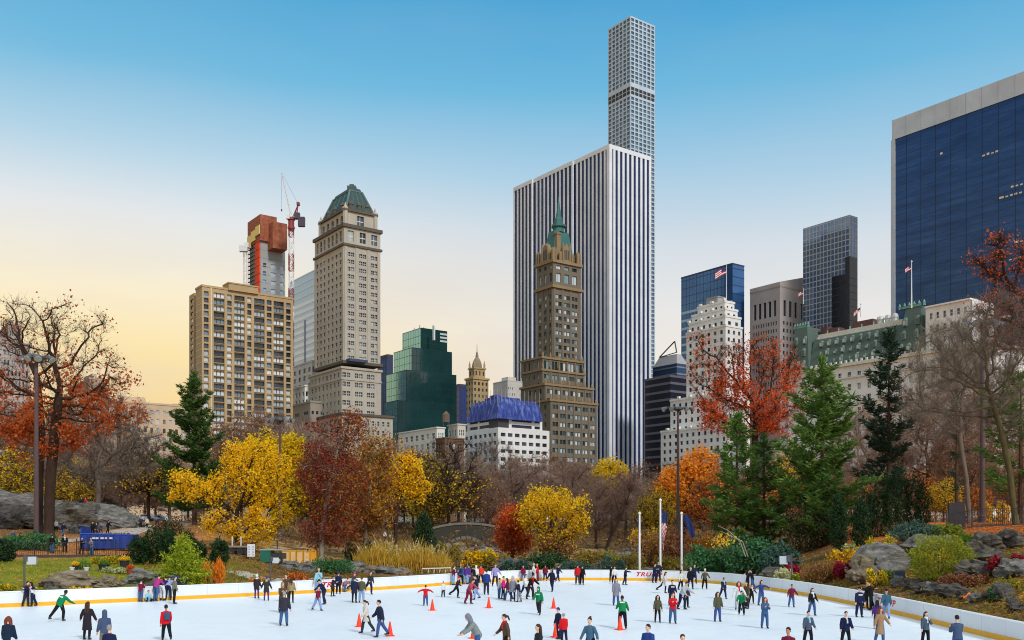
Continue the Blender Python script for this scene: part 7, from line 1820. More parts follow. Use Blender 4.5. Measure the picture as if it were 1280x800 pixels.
# ------------------------------------------------------------------ things on the banks
def dumpster():
 Y = 98; p = onG(129, Y); x0, x1 = XY(100, Y)[0], XY(158, Y)[0]; z = p[2]; T = thing('dumpster', p, 'long open blue roll-off dumpster on the path at the left', 'dumpster'); blue = M_plain('dumpster_blue', lin((34, 62, 142)), .55, .25, 1.5, .2)
 mb = MB(); h = 1.5; t = .12; d = 2.2
 mb.hull([(x0 + .1, Y, z + .25), (x1, Y + .8, z + .25), (x1, Y + .8 + t, z + .25), (x0 + .1, Y + t, z + .25)], [(x0, Y, z + .25 + h), (x1 + .05, Y + .8, z + .15 + h), (x1 + .05, Y + .8 + t, z + .15 + h), (x0, Y + t, z + .25 + h)])
 mb.hull([(x0 + .1, Y + d, z + .25), (x1, Y + d + .8, z + .25), (x1, Y + d + .8 + t, z + .25), (x0 + .1, Y + d + t, z + .25)], [(x0, Y + d, z + .25 + h), (x1 + .05, Y + d + .8, z + .15 + h), (x1 + .05, Y + d + .8 + t, z + .15 + h), (x0, Y + d + t, z + .25 + h)])
 mb.hull([(x0, Y + t, z + .25), (x0 + t, Y + t, z + .25), (x0 + t, Y + d, z + .25), (x0, Y + d, z + .25)], [(x0, Y + t, z + .9 + h), (x0 + t, Y + t, z + .9 + h), (x0 + t, Y + d, z + .9 + h), (x0, Y + d, z + .9 + h)])
 mb.hull([(x1 - t, Y + .8 + t, z + .25), (x1, Y + .8 + t, z + .25), (x1, Y + d + .8, z + .25), (x1 - t, Y + d + .8, z + .25)], [(x1 - t, Y + .8 + t, z + .15 + h), (x1, Y + .8 + t, z + .15 + h), (x1, Y + d + .8, z + .15 + h), (x1 - t, Y + d + .8, z + .15 + h)])
 mb.hull([(x0 + .1, Y + .05, z + .2), (x1, Y + .85, z + .2), (x1, Y + d + .8, z + .2), (x0 + .1, Y + d, z + .2)], [(x0 + .1, Y + .05, z + .3), (x1, Y + .85, z + .3), (x1, Y + d + .8, z + .3), (x0 + .1, Y + d, z + .3)]); mb.build('body', blue, T)
 for i in range(7):
  mb = MB(); f = i / 6; x = x0 + .1 + (x1 - x0 - .2) * f; y = Y + .8 * f - .1; mb.cbox((x, y, z + .25), (.12, .14, h - .12 * f)); mb.build('rib', blue, T)
 mb = MB(); mb.tube([(x0, Y - .02, z + .25 + h), (x1, Y + .78, z + .15 + h)], .07, 6); mb.build('top_rail', M_plain('dumpster_rail', lin((52, 84, 168)), .5), T)
 for dx in (.8, 4.0):
  mb = MB(); mb.tube([(x0 + dx, Y - .05 + dx * .16, z + .14), (x0 + dx, Y + .15 + dx * .16, z + .14)], .18, 12); mb.build('wheel', iron, T)
 mb = MB()
 for i, w in enumerate((.35, .2, .3, .18, .28)): mb.box((x0 + 1.2 + i * .42, Y + .06 + i * .06), (w, .04), (0, -.1), z + 1.2, z + 1.38)
 mb.build('white_marking', M_plain('marking_white', (.6, .62, .68), .6), T)
 rng = np.random.default_rng(2); C = np.stack([rng.uniform(x0 + .3, x1 - .3, 500), rng.uniform(Y + 1.0, Y + d, 500), rng.uniform(z + 1.2, z + 1.75, 500)], 1)
 J = thing('branch_pile', (x0 + 2, Y + 1, z + 1), 'cut branches heaped inside the blue dumpster', 'branches'); mesh_quads('cuttings', leaf_quads(rng, C, .4, .2, .3), LF['russet'], J)
dumpster()
def crates():
 Y = 98.5; wood = M_plain('pale_plywood', lin((226, 190, 140)), .7, .15, 2); yel = M_plain('yellow_frame', lin((228, 160, 40)), .6, .12)
 for i, (a, b_) in enumerate(((352.5, 362.5), (363, 370.2), (370.8, 379), (379.6, 387.4), (388, 395))):
  p = onG((a + b_) / 2, Y); x0, x1 = XY(a, Y)[0], XY(b_, Y)[0]; z = p[2]; zt = Zy(688.5, Y); lab = ['leftmost yellow sided crate, beside the green container', 'second wooden crate from the green container', 'middle pale wooden crate of the row', 'fourth wooden crate, next to the last one', 'rightmost plain yellow crate of the row'][i]
  T = thing('crate', p, lab, 'crate', 'crates stacked in a row behind the rink'); mb = MB(); mb.box((x0 + .04, Y), (x1 - x0 - .08, 0), (0, .9), z + .1, zt, 0); mb.build('panel', yel if i == 4 else wood, T)
  mb = MB()
  for x in (x0, x1 - .08): mb.box((x, Y - .06), (.08, 0), (0, 1.0), z, zt + .05)
  for zz in (z + .02, zt - .02): mb.box((x0 + .082, Y - .05), (x1 - x0 - .164, 0), (0, .05), zz, zz + .09)
  mb.build('frame', yel, T)
crates()
def container():
 Y = 96; p = onG(336, Y); z = p[2]; T = thing('machine_box', p, 'green and black park work machine beside the crates', 'machine'); g = M_plain('machine_green', lin((34, 104, 84)), .5, .15); k = M_plain('machine_black', (.04, .04, .045), .5)
 x0, xm, x1 = XY(325, Y)[0], XY(338, Y)[0], XY(354, Y)[0]; zt = Zy(688, Y)
 mb = MB(); mb.box((x0, Y), (xm - x0, 0), (0, 1.8), z + .1, zt); mb.build('bin', g, T); mb = MB(); mb.box((xm + .02, Y + .1), (x1 - xm - .1, 0), (0, 1.6), z + .4, zt - .3); mb.build('engine_hood', k, T)
 mb = MB(); mb.box((x0 - .05, Y - .05), (x1 - x0, 0), (0, 1.9), zt + .005, zt + .12); mb.build('lid', M_plain('machine_grey', (.35, .38, .4), .5), T)
 for x in (xm + .35, x1 - .4):
  mb = MB(); mb.tube([(x, Y - .1, z + .3), (x, Y + .15, z + .3)], .32, 14); w = mb.build('wheel', iron, T); mb = MB(); mb.tube([(x, Y - .12, z + .3), (x, Y - .1, z + .3)], .15, 10); mb.build('hub', lamp_lens, w)
 mb = MB(); mb.tube([(xm + .5, Y + .8, zt + .12), (xm + .5, Y + .8, zt + .9)], .07, 6); mb.build('exhaust', k, T)
 # flatbed trailer to the left, and a white notice board
 Y = 99; p = onG(294, Y); z = p[2]; T = thing('flatbed_trailer', p, 'low dark flatbed trailer under the bright yellow tree', 'trailer'); x0, x1 = XY(279, Y)[0], XY(311, Y)[0]
 mb = MB(); mb.box((x0, Y), (x1 - x0, 0), (0, 2), z + .75, z + .92); mb.build('bed', M_plain('trailer_bed', lin((150, 130, 112)), .8, .2), T)
 mb = MB(); mb.box((x0 + .6, Y + .2), (x1 - x0 - 1, 0), (0, 1.6), z + .4, z + .748); mb.build('chassis', k, T)
 for x in (x0 + .8, x1 - .9, x1 - .25):
  for yy in (Y + .05, Y + 1.6):
   mb = MB(); mb.tube([(x, yy, z + .33), (x, yy + .25, z + .33)], .36, 14); mb.build('wheel', iron, T)
 for x in (x0 + .9, x0 + 1.8):
  mb = MB(); mb.cbox((x, Y + .1, z + .93), (.09, .09, .95)); mb.build('stake', M_plain('stake_white', (.7, .7, .7), .6), T)
 T = thing('notice_board', onG(314, 97), 'white notice board with dark marks beside the flatbed trailer', 'sign'); x, y, z = onG(314, 97); mb = MB(); mb.cbox((x, y, z + .35), (.75, .08, 1.25)); mb.build('board', M_plain('notice_white', (.75, .77, .8), .6), T); mb = MB(); [mb.cbox((x + s_ * .3, y + .08, z - .2), (.07, .07, 1.8)) for s_ in (-1, 1)]; mb.build('leg', k, T)
 mb = MB(); [mb.cbox((x + a * .2, y - .05, z + .5 + b_ * .26), (.13, .02, .12)) for a in (-1, 1) for b_ in range(4)]; mb.build('marking', M_plain('notice_mark', (.35, .38, .45), .7), T)
 # a green cabin roof behind
container()
def panels():
 for (px, Y, w, h, label, col, lean) in ((226, 72.6, 14, 21, 'dark grey upright panel behind the wall at the left', (62, 66, 74), .0), (1124, 67.3, 13, 19, 'dark blue grey panel set among the rocks on the right bank', (70, 78, 98), .0)):
  p = onG(px, Y); x, y, z = p; s = Y / F; T = thing('sound_panel', p, label, 'panel'); mb = MB(); mb.cbox((x, y, z - .1), (w * s, .3, h * s)); mb.build('panel', M_plain('panel_%d' % px, lin(col), .55, .1), T)
  mb = MB(); mb.cbox((x, y - .17, z + h * s * .06), (w * s * .86, .03, h * s * .78)); mb.build('grille', M_plain('grille_%d' % px, tuple(c * .7 for c in lin(col)), .8, .1, 8), T)
 p = onG(215.5, 72.8); x, y, z = p; T = thing('loudspeaker', p, 'small dark blue loudspeaker box left of the grey panel', 'loudspeaker'); mb = MB(); mb.cbox((x, y, z + .45), (.5, .4, .62)); mb.build('cabinet', M_plain('speaker_navy', (.04, .06, .11), .5), T); mb = MB(); mb.tube([(x, y - .2, z + .75), (x, y - .23, z + .75)], .19, 14); mb.build('cone', iron, T); mb = MB(); mb.cbox((x, y, z - .3), (.1, .1, .745)); mb.build('stand', iron, T); mb = MB(); mb.cbox((x, y - .02, z + 1.072), (.54, .46, .05)); mb.build('lid', M_plain('speaker_lid', (.2, .3, .45), .5), T)
panels()
def rail_frame():
 Y = 96.6; p = onG(545, Y); x0, x1 = XY(527.5, Y)[0], XY(563.5, Y)[0]; z = p[2]; T = thing('goal_frame', p, 'white tube frame standing behind the back wall by the reeds', 'frame'); zt = Zy(711, Y); m = M_plain('frame_white', (.66, .66, .62), .5)
 mb = MB(); mb.tube([(x0, Y, z - .1), (x0, Y, zt), (x1, Y, zt + .08), (x1, Y, z - .1)], .07, 8); mb.build('tube', m, T)
 for f in (.2, .4, .6, .8): mb = MB(); mb.tube([(x0 + (x1 - x0) * f, Y + .02, z - .1), (x0 + (x1 - x0) * f + .08, Y + .02, zt - .02)], .05, 6); mb.build('upright', m, T)
rail_frame()
def pots():
 for (px, Y, w, label, col, fl) in ((94.5, 79.8, .26, 'dark pot of yellow flowers above the long flat rock', (40, 40, 44), 'yellow'), (155.5, 84, .42, 'tall dark planter of yellow flowers at the end of the railing', (44, 42, 46), 'yellow'), (163, 79.2, .28, 'small red flower pot left of the dark yew', (150, 66, 46), 'red'), (130, 80.2, .46, 'wide low dark bowl planter on the bank', (48, 44, 44), 'green'), (108, 79.6, .22, 'white bucket above the long flat rock', (206, 206, 210), None), (90, 79.4, .2, 'small white pot left of the yellow flowers', (206, 206, 210), None)):
  p = onG(px, Y); T = thing('flower_pot', p, label, 'flower pot'); mb = MB(); h = w * 1.7 if w < .45 else w * 1.3; mb.lathe((p[0], p[1], p[2] - .08), [(w * .7, 0), (w, h), (w * 1.08, h), (w * 1.08, h + .06), (w * .9, h + .06), (w * .85, h - .05)], 14); mb.build('pot', M_plain('pot_%d' % px, lin(col), .7, .12), T)
  if fl:
   rng = np.random.default_rng(int(px)); C = np.array(p) + np.array([0, 0, h + .12]) + rotrand(rng, 260) * rng.uniform(.3, 1, (260, 1)) * np.array([w * 1.25, w * 1.25, w * .8]); mesh_quads('flowers', leaf_quads(rng, C, .12), LF[fl], T)
pots()
def odds():
 p = onG(1216, 55.6); T = thing('orange_cloth', p, 'crumpled orange cloth lying among dark stones behind the wall', 'cloth'); rng = np.random.default_rng(5); n = 14; mb = MB()
 P = lambda i, j: (p[0] + (i / n - .5) * 1.0 + .05 * math.sin(j * 2.1), p[1] + (j / n - .5) * .7, p[2] + .10 + .16 * math.sin(i * .9 + j * .5) * math.cos(j * .8) + .12 * (1 - abs(i / n - .5) * 2))
 for i in range(n):
  for j in range(n): mb.quad(P(i, j), P(i + 1, j), P(i + 1, j + 1), P(i, j + 1))
 mb.build('fold', M_plain('orange_fabric', lin((246, 128, 34)), .7), T)
 T = thing('fallen_log', onG(1165, 79), 'pale sawn log lying at the top of the right bank', 'log'); a, b_ = onG(1157, 79), onG(1180, 78); mb = MB(); mb.tube([(a[0], a[1], a[2] + .2), ((a[0] + b_[0]) / 2, (a[1] + b_[1]) / 2, (a[2] + b_[2]) / 2 + .24), (b_[0], b_[1], b_[2] + .2)], [.16, .15, .12], 10); mb.build('log', BK['pale'], T)
 T = thing('arched_branch', onG(905, 90), 'bent pale bare stems arching over the green thicket', 'branch'); mb = MB()
 for k in (0, .5): 
  a = onG(932 + k * 6, 89.5); mb.tube([(a[0], a[1], a[2] + 2.0), (a[0] - .5, a[1], a[2] + 3.4), (a[0] - 1.6, a[1] - .2, a[2] + 4.4 - k), (a[0] - 2.6, a[1] - .2, a[2] + 4.9 - k)], [.05, .045, .035, .02], 6)
 mb.build('stem', BK['pale'], T); rng = np.random.default_rng(3); q = onG(898, 89.5); C = np.array([q[0] + .3, q[1], q[2] + 4.6]) + rng.normal(size=(160, 3)) * np.array([.7, .3, .35]); mesh_quads('foliage', leaf_quads(rng, C, .2), LF['yellow'], T)
 # leaning dark trunk beyond the flat pale rock
 b_ = onG(752, 118); T = thing('leaning_tree', b_, 'dark bare trunk leaning right above the flat pale rock', 'tree'); mb = MB(); P = [np.array(rel(b_, a, c)) + np.array(b_) for a, c in ((752, 682), (764, 668), (775, 648), (783, 630), (788, 612))]; P[0] = np.array(b_) - (0, 0, .3); mb.tube(P, [.24, .2, .16, .1, .05], 8); mb.tube([P[2], P[2] + (-.4, .3, 1.8), P[2] + (-.9, .2, 3.4)], [.1, .07, .03], 6); mb.build('trunk', BK['dark'], T)
 rng = np.random.default_rng(77); i = rng.integers(1, 5, 500); bs = np.array(P)[i] + rng.normal(size=(500, 3)) * .15; Q, _ = twig_tubes(rng, bs, rotrand(rng, 500) + np.array([0, 0, .5]), rng.uniform(.6, 2.6, 500), np.full(500, .016)); mesh_quads('crown', Q, BK['brown'], T)
odds()
def cars():
 for (px, Y, col, label) in ((157, 182, (.7, .7, .72), 'white car parked on the drive beyond the left path'), (184, 186, (.62, .66, .72), 'pale silver car on the drive left of the tall pine'), (197, 190, (.3, .42, .62), 'blue car on the drive at the foot of the tall pine'), (627, 182, (.7, .68, .66), 'pale car glimpsed beyond the bridge'), (84, 176, (.72, .72, .74), 'white van roof showing above the left outcrop')):
  p = onG(px, Y); x, y, z = p; T = thing('parked_car', p, label, 'car', 'cars on the park drive'); mb = MB(); pr = [(-2.1, .35), (-2.15, .75), (-1.3, .95), (-.8, 1.42), (.7, 1.45), (1.3, .98), (2.1, .85), (2.15, .35)]
  if px == 84: pr = [(-2.3, .35), (-2.35, 1.2), (-1.8, 2.1), (2.2, 2.15), (2.3, .35)]
  mb.hull([(x + a, y - .85, z + b_) for a, b_ in pr], [(x + a * .97, y + .85, z + b_) for a, b_ in pr]); mb.build('body', M_plain('car_paint_%d' % px, col, .3, .04), T)
  mb = MB(); mb.hull([(x + a, y - .87, z + b_) for a, b_ in ((-1.15, 1.0), (-.75, 1.36), (.65, 1.38), (1.1, 1.0))], [(x + a, y - .84, z + b_) for a, b_ in ((-1.15, 1.0), (-.75, 1.36), (.65, 1.38), (1.1, 1.0))]); mb.build('side_window', M_plain('car_glass_%d' % px, (.03, .04, .05), .1), T)
  for s_ in (-1.35, 1.35):
   mb = MB(); mb.tube([(x + s_, y - .9, z + .33), (x + s_, y - .68, z + .33)], .33, 14); mb.build('wheel', iron, T)
cars()
def boundary_wall():
 T = thing('park_wall', (0, 268, 4.5), 'low dark stone wall along the far side of the park', 'wall'); mb = MB(); mb.box((-190, 268), (380, 0), (0, .8), 3.5, 6.4); mb.build('wall', M_wall('brownstone', lin((96, 84, 72)), .3, .6), T); mb = MB(); mb.box((-190, 267.9), (380, 0), (0, 1.0), 6.41, 6.65); mb.build('coping', M_wall('wall_coping', lin((128, 116, 100)), .2), T)
boundary_wall()

# ------------------------------------------------------------------ traffic cones
def cones():
 lab = ['behind the woman in the cream sweater', 'beside the man in blue jeans and padded jacket', 'right of the child in red with outstretched arms', 'on the open ice below the skater in the blue jacket', 'in front of the person in the grey hoodie', 'alone on the ice right of the green hooded skater', 'left of the woman in the red jacket', 'at the feet of the skater bending in a green jacket']
 cm = M_plain('cone_orange', lin((240, 62, 28)), .45, .08, 3); proto = None
 for i, (px, py) in enumerate(((449, 784), (487.5, 795.5), (540.5, 763.5), (611, 760.5), (592, 798.5), (692, 761), (694.5, 797), (775, 788))):
  x, y = ICE(px, py - .5); label = 'orange traffic cone ' + lab[i]
  if proto is None:
   proto = thing('traffic_cone', (x, y, 0), label, 'traffic cone', 'orange cones on the ice')
   mb = MB(); mb.lathe((x, y, .035), [(.155, 0), (.15, .02), (.035, .66), (.03, .68)], 16); mb.build('cone', cm, proto, smooth=False)
   mb = MB(); mb.cbox((x, y, .002), (.42, .42, .032)); mb.build('base', cm, proto)
  else: copy_thing(proto, (x, y, 0), .3 * i, 1.0, label)
cones()
# ------------------------------------------------------------------ people
cloth_m = M_tint('woven_cloth', .85, .2, .22, 7); skin_m = M_tint('skin', .55, .35, .05, 20); hair_m = M_tint('hair_strands', .6, .3, .3, 30); boot_m = M_tint('skate_boot', .5, .4, .15, 14)
steel_m = M_plain('skate_steel', (.5, .52, .55), .25, .05, 1, 0, .9); eye_m = M_plain('eye_dark', (.02, .015, .012), .4); white_cloth = M_plain('white_cloth', (.72, .73, .72), .85, .1, 9)
# lean, lateral lean, legs (fwd, out, knee) x2, arms (fwd, out, elbow) x2, head pitch
POSES = {
 'stand': (4, 0, ((3, 5, 4), (-3, 5, 4)), ((4, 12, 14), (4, 12, 14)), 4),
 'wide': (6, 0, ((6, 9, 10), (-4, 8, 8)), ((12, 13, 30), (2, 15, 16)), 6),
 'walk': (8, 0, ((20, 4, 12), (-20, 4, 16)), ((-18, 12, 18), (22, 12, 24)), 8),
 'stride': (14, 0, ((14, 3, 22), (-36, 10, 22)), ((-24, 22, 20), (26, 18, 34)), 10),
 'lunge': (22, 14, ((22, 2, 30), (-26, 22, 12)), ((30, 24, 24), (-30, 26, 18)), 12),
 'out': (5, 0, ((4, 5, 8), (-4, 5, 10)), ((2, 78, 8), (2, 74, 10)), 4),
 'half': (6, 0, ((6, 6, 8), (-6, 7, 10)), ((10, 32, 18), (4, 25, 14)), 6),
 'point': (6, 0, ((8, 5, 10), (-10, 6, 12)), ((72, 14, 10), (4, 16, 20)), 4),
 'clasp': (5, 0, ((4, 5, 6), (-4, 5, 6)), ((28, 8, 92), (26, 8, 95)), 10),
 'phone': (4, 0, ((4, 5, 5), (-4, 5, 6)), ((40, 6, 125), (6, 14, 16)), 12),
 'wave': (4, 0, ((3, 6, 5), (-3, 6, 6)), ((40, 130, 30), (10, 16, 30)), 0),
 'hug': (10, 0, ((4, 5, 5), (-10, 5, 12)), ((62, 10, 40), (58, 10, 48)), 16),
 'bend': (52, 0, ((26, 6, 30), (14, 6, 24)), ((58, 14, 18), (62, 12, 16)), 30),
 'stoop': (30, 0, ((16, 6, 24), (-6, 7, 18)), ((36, 14, 14), (22, 18, 20)), 24),
 'sit': (10, 0, ((84, 10, 34), (80, 14, 60)), ((14, 18, 20), (22, 16, 40)), 12),
}
POSE_M = {}
def rings_mesh(parts):
 mb = MB()
 for p in parts:
  if p[0] == 'tube': mb.tube(p[1], p[2], p[3] if len(p) > 3 else 12)
  else:                                   # stacked ellipses: (centre, xaxis, yaxis, rx, ry)
   n = 16; R_ = p[1]; vs = []
   for (c, ax, ay, rx, ry) in R_:
    for k in range(n):
     a = 2 * math.pi * k / n; vs.append(c + ax * math.cos(a) * rx + ay * math.sin(a) * ry)
   fs = [(i * n + k, i * n + (k + 1) % n, (i + 1) * n + (k + 1) % n, (i + 1) * n + k) for i in range(len(R_) - 1) for k in range(n)]
   fs += [tuple(reversed(range(n))), tuple(range((len(R_) - 1) * n, len(R_) * n))]; mb.add(vs, fs)
 return mb
def fuse(name, parts, mat_, vox, extra=None):
 """one continuous skin over overlapping limbs"""
 mb = rings_mesh(parts); me = bpy.data.meshes.new(name); me.from_pydata(mb.v, [], mb.f); me.update()
 bm = bmesh.new(); bm.from_mesh(me); bmesh.ops.recalc_face_normals(bm, faces=bm.faces[:]); bm.to_mesh(me); bm.free()
 ob = bpy.data.objects.new('tmp', me); COL.objects.link(ob); md = ob.modifiers.new('r', 'REMESH'); md.mode = 'VOXEL'; md.voxel_size = vox
 sm = ob.modifiers.new('s', 'SMOOTH'); sm.iterations = 3; sm.factor = .5
 m2 = bpy.data.meshes.new_from_object(ob.evaluated_get(bpy.context.evaluated_depsgraph_get())); bpy.data.objects.remove(ob); bpy.data.meshes.remove(me)
 m2.name = name; m2.materials.clear(); m2.materials.append(mat_)
 if extra:
  m2.materials.append(eye_m); bm = bmesh.new(); bm.from_mesh(m2)
  for c, r_ in extra:
   g = bmesh.ops.create_icosphere(bm, subdivisions=1, radius=r_, matrix=Matrix.Translation(c))
   for v in g['verts']:
    for f in v.link_faces: f.material_index = 1
  bm.to_mesh(m2); bm.free()
 m2.polygons.foreach_set('use_smooth', [True] * len(m2.polygons)); m2.update(); return m2
def pose_kit(key):
 if key in POSE_M: return POSE_M[key]
 mir = key.endswith('M'); ln, lat, legs, arms, hp = POSES[key.rstrip('M')]
 if mir: legs, arms, lat = legs[::-1], arms[::-1], -lat
 V = Vector; D = lambda f, o, s: V((math.sin(R(o)) * s, -math.sin(R(f)) * math.cos(R(o)), -math.cos(R(f)) * math.cos(R(o))))
 up = V((math.sin(R(lat)), -math.sin(R(ln)), math.cos(R(ln)))).normalized(); X = V((1, 0, 0)); X = (X - up * X.dot(up)).normalized(); fw = X.cross(up); fw = fw if fw.y < 0 else -fw
 pel = V((0, 0, .90)); J = {}
 feet = []
 for s, (f, o, k) in zip((1, -1), legs):
  hip = pel + V((.09 * s, 0, -.02)); kn = hip + D(f, o, s) * .42; an = kn + D(f - k, o * .6, s) * .41; feet.append((hip, kn, an, V((.05 * s, -1, 0)).normalized()))
 low = min(a[2].z for a in feet) - .115
 sh = V((0, 0, -low)); pel = pel + sh; feet = [tuple(p + sh if i < 3 else p for i, p in enumerate(t)) for t in feet]
 if key == 'sit': d = V((0, 0, .14 - pel.z)); pel = pel + d; feet = [(h + d, V((k.x, k.y, .34 if i else .22)), V((a.x, a.y - .05, .10)), V((.1, -.5, .86))) for i, (h, k, a, t) in enumerate((tuple(p + d if i < 3 else p for i, p in enumerate(t)) for t in feet))]
 chest = pel + up * .30; neck = pel + up * .50; hd = (up + V((0, -math.sin(R(hp)) * .35, .15))).normalized(); head = neck + hd * .20
 arm = []
 for s, (f, o, e) in zip((1, -1), arms):
  S = neck - up * .068 + X * .168 * s; E = S + D(f + ln * .4, o, s) * .29; W = E + D(f + e + ln * .4, o * (.7 if o < 100 else 1.1) - (e * .28 if e > 60 else 0), s) * .25; arm.append((S, E, W, (W - E).normalized()))
 # the body: torso, limbs, neck, head with nose, ears and jaw, hands with five fingers
 P = [('ring', [(pel - up * .12, X, fw, .13, .10), (pel, X, fw, .165, .115), (pel + up * .16, X, fw, .135, .10), (chest, X, fw, .155, .112), (neck - up * .07, X, fw, .148, .085), (neck + up * .01, X, fw, .07, .06)])]
 for (h, k, a, t) in feet: P += [('tube', [h, k, a, a - V((0, 0, .05))], [.085, .058, .042, .042]), ('tube', [a - V((0, 0, .05)) + t * -.03, a - V((0, 0, .06)) + t * .15], [.04, .03])]
 for i, (S, E, W, d) in enumerate(arm):
  P.append(('tube', [neck - up * .05, S, E, W], [.07, .055, .042, .030]))
  side = d.cross(V((0, 0, 1)) if abs(d.z) < .9 else V((0, 1, 0))).normalized(); cu = side.cross(d)
  P.append(('tube', [W, W + d * .045, W + d * .085], [.028, .036, .034]))
  for q, L in zip((-1.5, -.5, .5, 1.5), (.062, .076, .07, .055)):
   b_ = W + d * .075 + side * q * .018; P.append(('tube', [b_, b_ + d * L * .55 + cu * .006, b_ + d * L + cu * .022], [.0115, .0105, .0085], 6))
  b_ = W + d * .03 + side * -.03; P.append(('tube', [b_, b_ + d * .03 - side * .022, b_ + d * .06 - side * .026 + cu * .012], [.013, .0115, .0095], 6))
 face = (fw - hd * fw.dot(hd)).normalized(); hc = head + hd * .015
 P.append(('tube', [neck - up * .03, neck + hd * .10], [.055, .052]))
 P.append(('ring', [(hc - hd * .115 + face * .025, X, face, .03, .035), (hc - hd * .085 + face * .012, X, face, .055, .07), (hc - hd * .03, X, face, .072, .09), (hc + hd * .03, X, face, .076, .096), (hc + hd * .085, X, face, .058, .075), (hc + hd * .115, X, face, .022, .03)]))
 P.append(('tube', [hc + hd * .015 + face * .085, hc - hd * .03 + face * .118], [.011, .016], 8))
 for s in (1, -1): P.append(('tube', [hc - hd * .03 + X * .074 * s, hc + hd * .02 + X * .082 * s - face * .015], [.012, .016], 6))
 eyes = [(hc + hd * .018 + X * .031 * s + face * .088, .0105) for s in (1, -1)] + [(hc - hd * .062 + face * .084 + X * .012 * s, .009) for s in (-1, 1)]
 K = dict(pel=pel, up=up, X=X, fw=fw, chest=chest, neck=neck, head=hc, hd=hd, face=face, arm=arm, feet=feet, cache={}, body=fuse('person', P, skin_m, .0125, eyes))
 POSE_M[key] = K; return K
